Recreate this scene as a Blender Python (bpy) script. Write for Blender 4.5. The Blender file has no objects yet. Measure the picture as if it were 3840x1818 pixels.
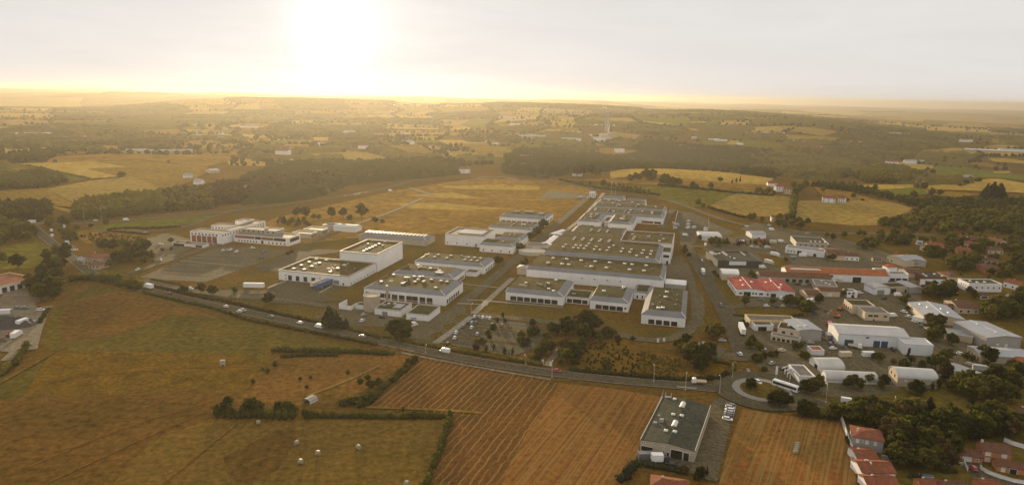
import bpy, bmesh, math, random
import numpy as np
from mathutils import Vector, Matrix, noise
S = bpy.context.scene
COL = S.collection
rng = np.random.default_rng(11)
random.seed(11)
RAD = math.radians
# ---------------------------------------------------------------- camera
FOC, PW, PH = 2560.0, 3840, 1818
PITCH, ROLL, CH = RAD(12.1), RAD(0.985), 130.0
_cp, _sp, _c, _s = math.cos(PITCH), math.sin(PITCH), math.cos(ROLL), math.sin(ROLL)
CF = np.array([0, _cp, -_sp])
CR = np.array([1, 0, 0.]) * _c + np.array([0, _sp, _cp]) * _s
CU = np.array([0, _sp, _cp]) * _c - np.array([1, 0, 0.]) * _s
cam = bpy.data.cameras.new("camera")
cam.sensor_width = 36.0
cam.lens = 24.0
cam.clip_start = 1.0
cam.clip_end = 80000.0
cam_o = bpy.data.objects.new("camera", cam)
COL.objects.link(cam_o)
m = Matrix.Identity(4)
for i in range(3):
    m[i][0], m[i][1], m[i][2] = CR[i], CU[i], -CF[i]
m[2][3] = CH
cam_o.matrix_world = m
S.camera = cam_o
# ---------------------------------------------------------------- sky, sun, exposure
SUN_AZ, SUN_EL = RAD(-14.1), RAD(5.1)          # azimuth clockwise from +Y
SUN_DIR = Vector((math.sin(SUN_AZ) * math.cos(SUN_EL), math.cos(SUN_AZ) * math.cos(SUN_EL), math.sin(SUN_EL)))
W = bpy.data.worlds.new("World")
S.world = W
W.use_nodes = True
nt = W.node_tree
nt.nodes.clear()
out = nt.nodes.new('ShaderNodeOutputWorld')
bg = nt.nodes.new('ShaderNodeBackground')
sky = nt.nodes.new('ShaderNodeTexSky')
sky.sky_type = 'NISHITA'
sky.sun_disc = False
sky.sun_elevation = SUN_EL
sky.sun_rotation = SUN_AZ
sky.altitude = 300
sky.air_density = 1.0
sky.dust_density = 1.0
sky.ozone_density = 1.0
hs = nt.nodes.new('ShaderNodeHueSaturation')
hs.inputs['Saturation'].default_value = 0.25
hs.inputs['Value'].default_value = 1.0
# thin high veil of cirrus that catches the light all over the sky
tc = nt.nodes.new('ShaderNodeTexCoord')
mp = nt.nodes.new('ShaderNodeMapping')
mp.inputs['Scale'].default_value = (1.6, 5.0, 14.0)
mp.inputs['Rotation'].default_value = (0, 0.12, 0.5)
nz = nt.nodes.new('ShaderNodeTexNoise')
nz.inputs['Scale'].default_value = 1.7
nz.inputs['Detail'].default_value = 7
nz.inputs['Roughness'].default_value = 0.6
rp = nt.nodes.new('ShaderNodeValToRGB')
rp.color_ramp.elements[0].position = 0.38
rp.color_ramp.elements[0].color = (0.975, 0.975, 0.975, 1)
rp.color_ramp.elements[1].position = 0.72
rp.color_ramp.elements[1].color = (0.995, 0.995, 0.995, 1)
mx = nt.nodes.new('ShaderNodeMixRGB')
VEIL = mx.inputs['Color2']
VEIL.default_value = (5.0, 4.85, 4.72, 1)
L = nt.links.new
L(tc.outputs['Generated'], mp.inputs['Vector'])
L(mp.outputs['Vector'], nz.inputs['Vector'])
L(nz.outputs['Fac'], rp.inputs['Fac'])
L(rp.outputs['Color'], mx.inputs['Fac'])
L(sky.outputs['Color'], hs.inputs['Color'])
L(hs.outputs['Color'], mx.inputs['Color1'])
# aureole: the veil glows round the sun
vd = nt.nodes.new('ShaderNodeVectorMath')
vd.operation = 'DOT_PRODUCT'
vd.inputs[1].default_value = SUN_DIR
vn = nt.nodes.new('ShaderNodeVectorMath')
vn.operation = 'NORMALIZE'
L(tc.outputs['Generated'], vn.inputs[0])
L(vn.outputs['Vector'], vd.inputs[0])
cn = nt.nodes.new('ShaderNodeTexNoise')
cn.inputs['Scale'].default_value = 2.6
cn.inputs['Detail'].default_value = 8
cn.inputs['Roughness'].default_value = .62
cn.inputs['Distortion'].default_value = .6
cm = nt.nodes.new('ShaderNodeMapping')
cm.inputs['Scale'].default_value = (1.0, 1.0, 9.0)
cm.inputs['Location'].default_value = (.3, .1, .4)
cr = nt.nodes.new('ShaderNodeMapRange')
cr.inputs['From Min'].default_value = .35
cr.inputs['From Max'].default_value = .7
cr.inputs['To Min'].default_value = .975
cr.inputs['To Max'].default_value = 1.05
cx_ = nt.nodes.new('ShaderNodeMixRGB')
cx_.blend_type = 'MULTIPLY'
cx_.inputs['Fac'].default_value = 1
L(tc.outputs['Generated'], cm.inputs['Vector'])
L(cm.outputs['Vector'], cn.inputs['Vector'])
L(cn.outputs['Fac'], cr.inputs['Value'])
L(mx.outputs['Color'], cx_.inputs['Color1'])
L(cr.outputs['Result'], cx_.inputs['Color2'])
last = cx_.outputs['Color']
for power, col in ((900, (3.4, 3.3, 3.1, 1)), (140, (.75, .70, .58, 1)), (26, (.20, .17, .13, 1))):
    cl = nt.nodes.new('ShaderNodeMath')
    cl.operation = 'MAXIMUM'
    cl.inputs[1].default_value = 0
    L(vd.outputs['Value'], cl.inputs[0])
    pw = nt.nodes.new('ShaderNodeMath')
    pw.operation = 'POWER'
    pw.inputs[1].default_value = power
    L(cl.outputs[0], pw.inputs[0])
    gm = nt.nodes.new('ShaderNodeMixRGB')
    gm.blend_type = 'ADD'
    gm.inputs['Color2'].default_value = col
    L(pw.outputs[0], gm.inputs['Fac'])
    L(last, gm.inputs['Color1'])
    last = gm.outputs['Color']
L(last, bg.inputs['Color'])
bg.inputs['Strength'].default_value = 0.10
L(bg.outputs['Background'], out.inputs['Surface'])
sl = bpy.data.lights.new("sun", 'SUN')
sl.energy = 5.0
sl.angle = RAD(0.5)
sl.color = (1.0, 0.755, 0.44)
so = bpy.data.objects.new("sun", sl)
COL.objects.link(so)
so.rotation_euler = SUN_DIR.to_track_quat('Z', 'Y').to_euler()
S.view_settings.view_transform = 'Standard'
S.view_settings.look = 'None'
S.view_settings.exposure = 0.62
S.view_settings.gamma = 1.0
S.view_settings.use_curve_mapping = False
S.cycles.max_bounces = 5
S.cycles.diffuse_bounces = 3
S.cycles.glossy_bounces = 2
S.cycles.transmission_bounces = 3
S.cycles.volume_bounces = 0
S.cycles.use_denoising = True
# ---------------------------------------------------------------- terrain and survey
def sst(a, b, x):
    t = np.clip((x - a) / (b - a), 0, 1)
    return t * t * (3 - 2 * t)
def gs(x, c, w):
    return np.exp(-((x - c) / w) ** 2)
def hgt(x, y):
    r = np.hypot(x, y)
    a = np.degrees(np.arctan2(x, y))
    far = sst(1020, 1500, r)
    h = far * 3.0 * (np.sin(x / 310 + 1.3) * np.cos(y / 370) + 0.6 * np.sin(x / 170 - y / 230))
    h = h + far * sst(2500, 4500, r) * 9 * (np.sin(x / 700 + .4) * np.cos(y / 560) + .7 * np.sin((x + y) / 420))
    # hill with the bright stubble fields, then the wooded valley behind it
    h = h + 13 * gs(r, 1180, 150) * gs(a, 14.5, 8.5)
    h = h - 42 * gs(r, 1900, 420) * sst(-2, 12, a)
    h = h + 34 * gs(r, 3000, 620) * sst(-6, 6, a) * (1 - sst(20, 34, a))
    h = h + 18 * gs(r, 1650, 260) * gs(a, 33, 7)
    # wooded ridges
    h = h + 62 * gs(r, 5300, 1300) * sst(-33, -22, a) * (1 - sst(-10, -2, a) * .45)
    h = h + 50 * gs(r, 4700, 1150) * sst(-8, 0, a) * (1 - sst(1, 22, a))
    h = h + 26 * gs(r, 4000, 800) * sst(10, 16, a) * (1 - sst(17, 26, a) * .95)
    h = h + 18 * gs(r, 3300, 600) * gs(a, 25, 8)
    h = h - 42 * sst(4200, 7000, r) * sst(6, 22, a) - 26 * sst(2600, 4200, r) * sst(20, 32, a)
    h = h + sst(4500, 7000, r) * 16 * (np.sin(x / 900 + r / 1500) + .8 * np.sin(x / 410 - y / 1300))
    h = h + 26 * gs(r, 6600, 700) * gs(a, 34, 9) + 34 * gs(r, 8600, 900) * gs(a, 25, 12) + 40 * gs(r, 11500, 1500) * gs(a, 36, 14)
    h = h + 84 * gs(r, 10500, 2300) * gs(a, -16, 24)
    h = h + 40 * gs(r, 9300, 1500) * gs(a, -3, 9) + 0
    h = h + 70 * gs(r, 17000, 3500) * gs(a, -38, 16) + 40 * gs(r, 19000, 3500)
    return h
def hz(x, y):
    return float(hgt(np.float64(x), np.float64(y)))
ZM = dict(A=(640,720,3.05),B=(1240,900,3.05),C=(1640,680,3.05),D=(1840,900,3.05),E=(2500,700,3.588),F=(3170,700,3.588),G=(2640,960,3.935),H=(3240,960,3.935),I=(2640,1210,3.935),J=(3240,1210,3.935),K=(2300,1460,3.407),L=(3000,1460,3.067),M=(700,1200,2.44),N=(0,750,3.05),P=(0,300,2.44),Q=(950,300,2.44),R=(1900,300,2.44),S=(2840,300,2.44),T=(0,1000,2.71),U=(1600,1150,3.22),V=(2000,710,4.357),X=(2400,1180,4.066),Y=(700,1340,2.0444),O=(0,0,.67083),a=(0,1000,1.4915),b=(400,840,3.588),c=(3400,1400,2.918))
def ray(k, x, y):
    a, b, s = ZM[k]
    d = CR * (a + x / s - PW / 2) / FOC - CU * (b + y / s - PH / 2) / FOC + CF
    return d / np.linalg.norm(d)
def at(k, x, y, z=0.0):
    """point at level z seen in survey crop k at (x, y)"""
    d = ray(k, x, y)
    p = d * ((z - CH) / d[2])
    return p[0], p[1]
def P(k, x, y):
    """ground point in survey crop k at (x, y), on the relief"""
    d = ray(k, x, y)
    if d[2] < -0.135:
        return at(k, x, y)
    t = np.concatenate([np.arange(900, 4000, 6.), np.arange(4000, 26000, 30.)])
    g = CH + d[2] * t - hgt(d[0] * t, d[1] * t)
    i = int(np.argmax(g < 0)) if (g < 0).any() else len(t) - 1
    f = g[i - 1] / (g[i - 1] - g[i]) if g[i] < 0 < g[i - 1] else 0
    tt = t[i - 1] + f * (t[i] - t[i - 1])
    return d[0] * tt, d[1] * tt
def pts(spec):
    """'A 1,2 3,4 B 5,6' -> ground points"""
    k, r = None, []
    for w in spec.split():
        if ',' in w:
            x, y = w.split(',')
            r.append(P(k, float(x), float(y)))
        else:
            k = w
    return r
# ---------------------------------------------------------------- materials
MATS = {}
def nodes(name):
    mt = bpy.data.materials.new(name)
    mt.use_nodes = True
    return mt, mt.node_tree, mt.node_tree.nodes['Principled BSDF']
def mat(name, col, rough=.7, var=.18, scale=.6, metal=0, spec=.3, rnd=0, stripe=None, bump=0, col2=None, scale2=None, streak=None):
    """procedural surface: two octaves of patchy tone variation, optional ribs or rows, optional per-object tone"""
    if name in MATS:
        return MATS[name]
    mt, t, b = nodes(name)
    l = t.links.new
    c2 = col2 or tuple(min(1, c * (1 - var)) for c in col)
    co = t.nodes.new('ShaderNodeTexCoord')
    n1 = t.nodes.new('ShaderNodeTexNoise')
    n1.inputs['Scale'].default_value = scale
    n1.inputs['Detail'].default_value = 6
    n1.inputs['Roughness'].default_value = .65
    l(co.outputs['Object'], n1.inputs['Vector'])
    rmp = t.nodes.new('ShaderNodeValToRGB')
    rmp.color_ramp.elements[0].position = .36
    rmp.color_ramp.elements[1].position = .64
    rmp.color_ramp.elements[0].color = (*c2, 1)
    rmp.color_ramp.elements[1].color = (*col, 1)
    l(n1.outputs['Fac'], rmp.inputs['Fac'])
    cur = rmp.outputs['Color']
    if scale2:
        n2 = t.nodes.new('ShaderNodeTexNoise')
        n2.inputs['Scale'].default_value = scale2
        n2.inputs['Detail'].default_value = 4
        n2.inputs['Roughness'].default_value = .7
        l(co.outputs['Object'], n2.inputs['Vector'])
        m2 = t.nodes.new('ShaderNodeMapRange')
        m2.inputs['From Min'].default_value = .3
        m2.inputs['From Max'].default_value = .7
        m2.inputs['To Min'].default_value = .55
        m2.inputs['To Max'].default_value = 1.42
        l(n2.outputs['Fac'], m2.inputs['Value'])
        mm = t.nodes.new('ShaderNodeMixRGB')
        mm.blend_type = 'MULTIPLY'
        mm.inputs['Fac'].default_value = 1
        l(cur, mm.inputs['Color1'])
        l(m2.outputs['Result'], mm.inputs['Color2'])
        cur = mm.outputs['Color']
    if stripe:
        ang, per, amt, scol, dist = stripe
        mpn = t.nodes.new('ShaderNodeMapping')
        mpn.inputs['Rotation'].default_value = (0, 0, -ang)
        l(co.outputs['Object'], mpn.inputs['Vector'])
        wv = t.nodes.new('ShaderNodeTexWave')
        wv.bands_direction = 'Y'
        wv.inputs['Scale'].default_value = 2 * math.pi / 20 / per
        wv.inputs['Distortion'].default_value = dist
        wv.inputs['Detail'].default_value = 3
        wv.inputs['Detail Scale'].default_value = 1.0
        wv.inputs['Detail Roughness'].default_value = .65
        l(mpn.outputs['Vector'], wv.inputs['Vector'])
        mr = t.nodes.new('ShaderNodeMapRange')
        mr.inputs['From Min'].default_value = .84
        mr.inputs['From Max'].default_value = 1.0
        mr.inputs['To Max'].default_value = amt
        l(wv.outputs['Fac'], mr.inputs['Value'])
        ms = t.nodes.new('ShaderNodeMixRGB')
        ms.inputs['Color2'].default_value = (*scol, 1)
        l(mr.outputs['Result'], ms.inputs['Fac'])
        l(cur, ms.inputs['Color1'])
        cur = ms.outputs['Color']
    if streak:
        ang, per, amt, scol, stretch = streak
        mpn = t.nodes.new('ShaderNodeMapping')
        mpn.vector_type = 'TEXTURE'
        mpn.inputs['Rotation'].default_value = (0, 0, ang)
        mpn.inputs['Scale'].default_value = (per * stretch, per, per)
        l(co.outputs['Object'], mpn.inputs['Vector'])
        ns = t.nodes.new('ShaderNodeTexNoise')
        ns.inputs['Scale'].default_value = 1
        ns.inputs['Detail'].default_value = 3
        ns.inputs['Roughness'].default_value = .6
        l(mpn.outputs['Vector'], ns.inputs['Vector'])
        mr = t.nodes.new('ShaderNodeMapRange')
        mr.inputs['From Min'].default_value = .46
        mr.inputs['From Max'].default_value = .62
        mr.inputs['To Max'].default_value = amt
        l(ns.outputs['Fac'], mr.inputs['Value'])
        ms = t.nodes.new('ShaderNodeMixRGB')
        ms.inputs['Color2'].default_value = (*scol, 1)
        l(mr.outputs['Result'], ms.inputs['Fac'])
        l(cur, ms.inputs['Color1'])
        cur = ms.outputs['Color']
    if rnd:
        oi = t.nodes.new('ShaderNodeObjectInfo')
        m3 = t.nodes.new('ShaderNodeMapRange')
        m3.inputs['To Min'].default_value = 1 - rnd
        m3.inputs['To Max'].default_value = 1 + rnd
        l(oi.outputs['Random'], m3.inputs['Value'])
        mv = t.nodes.new('ShaderNodeMixRGB')
        mv.blend_type = 'MULTIPLY'
        mv.inputs['Fac'].default_value = 1
        l(cur, mv.inputs['Color1'])
        l(m3.outputs['Result'], mv.inputs['Color2'])
        cur = mv.outputs['Color']
    l(cur, b.inputs['Base Color'])
    b.inputs['Roughness'].default_value = rough
    b.inputs['Metallic'].default_value = metal
    b.inputs['Specular IOR Level'].default_value = spec
    if bump:
        bp = t.nodes.new('ShaderNodeBump')
        bp.inputs['Strength'].default_value = .6
        bp.inputs['Distance'].default_value = bump
        l(n1.outputs['Fac'], bp.inputs['Height'])
        l(bp.outputs['Normal'], b.inputs['Normal'])
    MATS[name] = mt
    return mt
def leafmat(name, col, col2, trans=.35, scale=.35):
    mt, t, b = nodes(name)
    l = t.links.new
    co = t.nodes.new('ShaderNodeTexCoord')
    n1 = t.nodes.new('ShaderNodeTexNoise')
    n1.inputs['Scale'].default_value = scale
    n1.inputs['Detail'].default_value = 4
    l(co.outputs['Object'], n1.inputs['Vector'])
    oi = t.nodes.new('ShaderNodeObjectInfo')
    ad = t.nodes.new('ShaderNodeMath')
    ad.operation = 'MULTIPLY_ADD'
    ad.inputs[1].default_value = .7
    ad.inputs[2].default_value = -.35
    l(oi.outputs['Random'], ad.inputs[0])
    n3 = t.nodes.new('ShaderNodeTexNoise')
    n3.inputs['Scale'].default_value = scale * .16
    n3.inputs['Detail'].default_value = 3
    l(co.outputs['Object'], n3.inputs['Vector'])
    a3 = t.nodes.new('ShaderNodeMath')
    a3.operation = 'MULTIPLY_ADD'
    a3.inputs[1].default_value = 1.1
    a3.inputs[2].default_value = -.55
    l(n3.outputs['Fac'], a3.inputs[0])
    a4 = t.nodes.new('ShaderNodeMath')
    l(a3.outputs[0], a4.inputs[0])
    l(ad.outputs[0], a4.inputs[1])
    a2 = t.nodes.new('ShaderNodeMath')
    l(n1.outputs['Fac'], a2.inputs[0])
    l(a4.outputs[0], a2.inputs[1])
    rmp = t.nodes.new('ShaderNodeValToRGB')
    rmp.color_ramp.elements[0].position = .3
    rmp.color_ramp.elements[1].position = .72
    rmp.color_ramp.elements[0].color = (*col2, 1)
    rmp.color_ramp.elements[1].color = (*col, 1)
    l(a2.outputs[0], rmp.inputs['Fac'])
    d = t.nodes.new('ShaderNodeBsdfDiffuse')
    tr = t.nodes.new('ShaderNodeBsdfTranslucent')
    ms = t.nodes.new('ShaderNodeMixShader')
    ms.inputs['Fac'].default_value = trans
    l(rmp.outputs['Color'], d.inputs['Color'])
    l(rmp.outputs['Color'], tr.inputs['Color'])
    l(d.outputs[0], ms.inputs[1])
    l(tr.outputs[0], ms.inputs[2])
    l(ms.outputs[0], t.nodes['Material Output'].inputs['Surface'])
    MATS[name] = mt
    return mt
# ---------------------------------------------------------------- mesh helpers
class MB:
    def __init__(s):
        s.v, s.f = [], []
    def face(s, vs):
        n = len(s.v)
        s.v += [tuple(p) for p in vs]
        s.f.append(tuple(range(n, n + len(vs))))
        return s
    def box(s, x0, x1, y0, y1, z0, z1):
        n = len(s.v)
        s.v += [(x0, y0, z0), (x1, y0, z0), (x1, y1, z0), (x0, y1, z0), (x0, y0, z1), (x1, y0, z1), (x1, y1, z1), (x0, y1, z1)]
        s.f += [tuple(n + i for i in q) for q in ((3, 2, 1, 0), (4, 5, 6, 7), (0, 1, 5, 4), (1, 2, 6, 5), (2, 3, 7, 6), (3, 0, 4, 7))]
        return s
    def loft(s, rings, cap=True, close=True):
        n = len(s.v)
        k = len(rings[0])
        for r in rings:
            s.v += [tuple(p) for p in r]
        for i in range(len(rings) - 1):
            for j in range(k if close else k - 1):
                a, b = n + i * k + j, n + i * k + (j + 1) % k
                s.f.append((a, b, b + k, a + k))
        if cap:
            s.f.append(tuple(n + j for j in reversed(range(k))))
            s.f.append(tuple(n + (len(rings) - 1) * k + j for j in range(k)))
        return s
    def prism(s, poly, z0, z1):
        return s.loft([[(x, y, z0) for x, y in poly], [(x, y, z1) for x, y in poly]])
    def tube(s, p, q, r0, r1=None, n=7):
        p, q = Vector(p), Vector(q)
        d = (q - p).normalized()
        u = d.orthogonal().normalized()
        w = d.cross(u)
        r1 = r0 if r1 is None else r1
        return s.loft([[c + (u * math.cos(6.2832 * i / n) + w * math.sin(6.2832 * i / n)) * r for i in range(n)] for c, r in ((p, r0), (q, r1))])
    def build(s, name, mt, parent=None, smooth=False):
        me = bpy.data.meshes.new(name)
        me.from_pydata(s.v, [], s.f)
        return link(name, me, mt, parent, smooth)
def link(name, me, mt, parent=None, smooth=False):
    me.materials.append(MATS[mt] if isinstance(mt, str) else mt)
    if smooth:
        me.polygons.foreach_set('use_smooth', [True] * len(me.polygons))
    o = bpy.data.objects.new(name, me)
    COL.objects.link(o)
    if parent:
        o.parent = parent
    return o
def npmesh(name, V, F):
    me = bpy.data.meshes.new(name)
    V, F = np.asarray(V, np.float32), np.asarray(F, np.int32)
    me.vertices.add(len(V))
    me.vertices.foreach_set('co', V.ravel())
    k = F.shape[1]
    me.loops.add(F.size)
    me.loops.foreach_set('vertex_index', F.ravel())
    me.polygons.add(len(F))
    me.polygons.foreach_set('loop_start', np.arange(0, F.size, k, dtype=np.int32))
    me.update(calc_edges=True)
    return me
def tag(o, label, cat, group=None):
    o['label'], o['category'] = label, cat
    if group:
        o['group'] = group
    return o
def thing(name, label, cat, loc, rot=0, group=None):
    o = bpy.data.objects.new(name, None)
    o.empty_display_size = 1
    COL.objects.link(o)
    o.location = loc
    o.rotation_euler = (0, 0, rot)
    return tag(o, label, cat, group)
def struct(o, kind='structure'):
    o['kind'] = kind
    return o
def dup(root, loc, rot=0, scale=1, label=None, group=None, cat=None):
    r = root.copy()
    COL.objects.link(r)
    r.location = loc
    r.rotation_euler = (0, 0, rot)
    r.scale = (scale,) * 3 if not hasattr(scale, '__len__') else scale
    if label: r['label'] = label
    if cat: r['category'] = cat
    if group: r['group'] = group
    for ch in root.children:
        c = ch.copy()
        COL.objects.link(c)
        c.parent = r
        for gch in ch.children:
            d = gch.copy()
            COL.objects.link(d)
            d.parent = c
    return r
ORD = 'first second third fourth fifth sixth seventh eighth ninth tenth eleventh twelfth thirteenth fourteenth fifteenth sixteenth seventeenth eighteenth'.split()
def screen(p):
    q = np.array(p) - np.array([0, 0, CH])
    w = q @ CF
    return PW / 2 + FOC * (q @ CR) / w, PH / 2 - FOC * (q @ CU) / w
# ---------------------------------------------------------------- ground, fields, roads
mat('ground', (0.154, 0.084, 0.019), 1, scale=.012, scale2=.35, col2=(0.106, 0.064, 0.014), spec=0)
mat('meadow', (0.134, 0.092, 0.019), 1, scale=.02, scale2=.30, col2=(0.094, 0.074, 0.014), spec=0)
mat('rough_meadow', (0.183, 0.102, 0.015), 1, scale=.09, scale2=.5, col2=(0.102, 0.062, 0.012), spec=0)
mat('pasture', (0.165, 0.085, 0.020), 1, scale=.022, scale2=.30, col2=(0.108, 0.063, 0.015), spec=0)
mat('fallow', (0.222, 0.106, 0.026), 1, scale=.03, scale2=.35, col2=(0.146, 0.082, 0.019), spec=0)
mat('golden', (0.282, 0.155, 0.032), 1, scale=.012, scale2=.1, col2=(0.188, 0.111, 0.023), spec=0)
mat('tan', (0.300, 0.199, 0.049), 1, scale=.01, scale2=.12, col2=(0.235, 0.157, 0.041), spec=0)
mat('straw', (0.410, 0.267, 0.057), 1, scale=.01, scale2=.12, col2=(0.330, 0.213, 0.046), spec=0)
mat('brownfield', (0.238, 0.145, 0.026), 1, scale=.012, scale2=.12, col2=(0.184, 0.114, 0.022), spec=0)
mat('olive', (0.157, 0.126, 0.019), 1, scale=.012, scale2=.12, col2=(0.119, 0.102, 0.016), spec=0)
mat('green', (0.140, 0.138, 0.019), 1, scale=.014, scale2=.12, col2=(0.108, 0.110, 0.015), spec=0)
mat('lawn', (0.142, 0.089, 0.018), 1, scale=.04, scale2=.5, col2=(0.094, 0.066, 0.014), spec=0)
mat('asphalt', (0.107, 0.086, 0.048), .95, scale=.06, scale2=.7, col2=(0.084, 0.068, 0.039), spec=.04)
mat('old_asphalt', (0.133, 0.105, 0.057), .95, scale=.05, scale2=.5, col2=(0.103, 0.083, 0.045), spec=.04)
mat('path', (0.264, 0.220, 0.160), .9, scale=.2, scale2=1, spec=.2)
mat('gravel', (0.211, 0.168, 0.102), .95, scale=.05, scale2=.6, col2=(0.154, 0.124, 0.076), spec=.1)
mat('lanepaint', (0.465, 0.435, 0.375), .7, var=.35, scale=.8)
mat('verge', (0.236, 0.147, 0.032), 1, scale=.08, scale2=.7, col2=(0.149, 0.095, 0.020), spec=0)
mat('kerb', (0.260, 0.236, 0.186), .8, scale=.6)
# polar ground sheet, out to the horizon
RR = np.concatenate([[1, 60, 120], np.arange(160, 1000, 40), np.arange(1000, 3600, 22), np.geomspace(3600, 30000, 90)])
TH = np.radians(np.arange(-75, 75.01, .5))
gx, gy = np.outer(RR, np.sin(TH)), np.outer(RR, np.cos(TH))
gz = hgt(gx, gy)
n0, n1 = len(RR), len(TH)
idx = np.arange(n0 * n1).reshape(n0, n1)
GF = np.stack([idx[:-1, :-1], idx[:-1, 1:], idx[1:, 1:], idx[1:, :-1]], -1).reshape(-1, 4)[:, ::-1]
struct(link('ground', npmesh('ground', np.stack([gx, gy, gz], -1).reshape(-1, 3), GF), 'ground', smooth=True))
NL = [0]
FPOLY = []
def sheet(name, spec, mt, off=None):
    """a field or yard laid on the ground, draped over the relief where there is any"""
    p = pts(spec) if isinstance(spec, str) else spec
    NL[0] += 1
    if max(math.hypot(*q) for q in p) > 1200: FPOLY.append(p)
    far = max(math.hypot(*q) for q in p) > 1000
    z = (off or 0.012) + .0025 * NL[0]
    bm = bmesh.new()
    f = bm.faces.new([bm.verts.new((x, y, 0)) for x, y in p])
    if far:
        xs, ys = [q[0] for q in p], [q[1] for q in p]
        ext = max(max(xs) - min(xs), max(ys) - min(ys))
        st = max(30, ext / 24)
        bmesh.ops.triangulate(bm, faces=bm.faces[:])
        for ax, lo, hi in ((0, min(xs), max(xs)), (1, min(ys), max(ys))):
            c = lo + st
            while c < hi:
                no = (1, 0, 0) if ax == 0 else (0, 1, 0)
                bmesh.ops.bisect_plane(bm, geom=bm.verts[:] + bm.edges[:] + bm.faces[:], plane_co=tuple(c * e for e in no), plane_no=no)
                c += st
        zz = z + (.35 if max(ys) < 2200 else 1.2) + .012 * NL[0]
        for v in bm.verts:
            fl = min(1, max(0, (math.hypot(v.co.x, v.co.y) - 950) / 100))
            v.co.z = hz(v.co.x, v.co.y) + z + (zz - z) * fl
    else:
        for v in bm.verts:
            v.co.z = z
    bmesh.ops.recalc_face_normals(bm, faces=bm.faces[:])
    me = bpy.data.meshes.new(name)
    bm.to_mesh(me)
    bm.free()
    if me.polygons and sum(q.normal.z * q.area for q in me.polygons) < 0:
        me.flip_normals()
    return struct(link(name, me, mt))
def wdir(spec):
    a, b = pts(spec)
    return math.atan2(b[1] - a[1], b[0] - a[0])
ROADZ = [.32]
def road(name, spec, width, mt, edge=None):
    p = pts(spec) if isinstance(spec, str) else spec
    ROADZ[0] += .004
    q = [np.array(p[0])]
    for a, b in zip(p[:-1], p[1:]):
        a, b = np.array(a), np.array(b)
        n = max(1, int(np.linalg.norm(b - a) / 18))
        q += [a + (b - a) * i / n for i in range(1, n + 1)]
    q = np.array(q)
    for _ in range(3):
        q[1:-1] = q[1:-1] * .5 + (q[:-2] + q[2:]) * .25
    t = np.gradient(q, axis=0)
    t /= np.linalg.norm(t, axis=1)[:, None]
    nrm = np.stack([-t[:, 1], t[:, 0]], 1)
    def strip(nm, o0, o1, dz, m2):
        a, b = q + nrm * o1, q + nrm * o0
        V = []
        for s in (a, b):
            r = np.hypot(s[:, 0], s[:, 1])
            V.append(np.c_[s, hgt(s[:, 0], s[:, 1]) + ROADZ[0] + dz + np.clip((r - 950) / 100, 0, 1) * .6])
        k = len(q)
        F = [(i + k, i + k + 1, i + 1, i) for i in range(k - 1)]
        struct(link(nm, npmesh(nm, np.concatenate(V), F), m2))
    strip(name, -width / 2, width / 2, 0, mt)
    if edge:
        strip('road_marking', -width / 2 + .25, -width / 2 + .45, .03, 'lanepaint')
        strip('road_marking', width / 2 - .45, width / 2 - .25, .03, 'lanepaint')
    return q
# rows in the near fields
rowF = wdir('Y 2480,570 2180,950')
rowG = wdir('O 1560,1000 1400,1220')
rowH = wdir('O 1960,1060 1900,1220')
mat('windrow_stubble', (0.179, 0.079, 0.022), 1, scale=.03, scale2=.5, col2=(0.117, 0.063, 0.018), spec=0, stripe=(rowF, 3.0, .9, (0.286, 0.168, 0.053), 3.4), streak=(rowF, 1.1, .6, (0.102, 0.053, 0.017), 22))
mat('ploughed', (0.243, 0.102, 0.026), 1, scale=.03, scale2=.4, col2=(0.184, 0.089, 0.025), spec=0, streak=(rowG, .95, .9, (0.254, 0.147, 0.044), 60), stripe=(rowG, 6.5, .5, (0.130, 0.062, 0.021), 1.5))
mat('stubble', (0.259, 0.098, 0.026), 1, scale=.035, scale2=.4, col2=(0.173, 0.098, 0.026), spec=0, streak=(rowH, 1.05, .9, (0.270, 0.163, 0.048), 50), stripe=(rowH, 5.0, .45, (0.151, 0.076, 0.022), 1.5))
mat('mown', (0.184, 0.106, 0.024), 1, scale=.02, scale2=.4, col2=(0.128, 0.082, 0.018), spec=0, streak=(wdir('Y 300,900 1900,700'), 4, .3, (0.226, 0.125, 0.028), 12))
sheet('meadow', 'O 95,850 150,770 235,716 355,738 520,786 700,828 930,884 690,872 688,893 130,884', 'meadow')
sheet('rough_meadow', 'O 132,882 690,893 662,940 600,984 55,1001', 'rough_meadow')
sheet('pasture', 'O -60,1012 55,1001 600,984 560,1008 536,1052 400,1100 330,1160 -60,1240', 'pasture')
sheet('meadow_corner', 'O -60,960 60,930 118,890 132,884 55,1001 -60,1010', 'meadow')
sheet('mown_field', 'O 536,1052 760,1050 1142,1042 1108,1110 1080,1190 1060,1250 250,1260 330,1160 400,1100', 'mown')
sheet('fallow_field', 'O 690,893 760,886 1000,892 1046,900 940,965 860,1012 760,1018 600,1008 662,940', 'fallow')
sheet('windrow_field', 'O 1062,898 1200,915 1402,962 1385,1010 1330,1080 1285,1160 1250,1250 1085,1250 1110,1130 1150,1045 915,1024', 'windrow_stubble')
sheet('ploughed_field', 'O 1404,963 1530,976 1668,998 1640,1040 1612,1108 1592,1160 1560,1250 1250,1250 1285,1160 1330,1080 1385,1010', 'ploughed')
sheet('stubble_field', 'O 1868,1028 1960,1042 2112,1062 2140,1130 2162,1250 1800,1250 1840,1100', 'stubble')
sheet('wasteland', 'O 1430,925 1480,880 1540,850 1600,872 1700,895 1800,908 1842,915 1842,935 1780,950 1600,938', 'rough_meadow')
sheet('lawn', 'O 500,742 700,640 860,590 1000,620 1160,590 1240,640 1290,700 1180,800 1110,860 1040,880 860,840 700,800', 'lawn')
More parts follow.
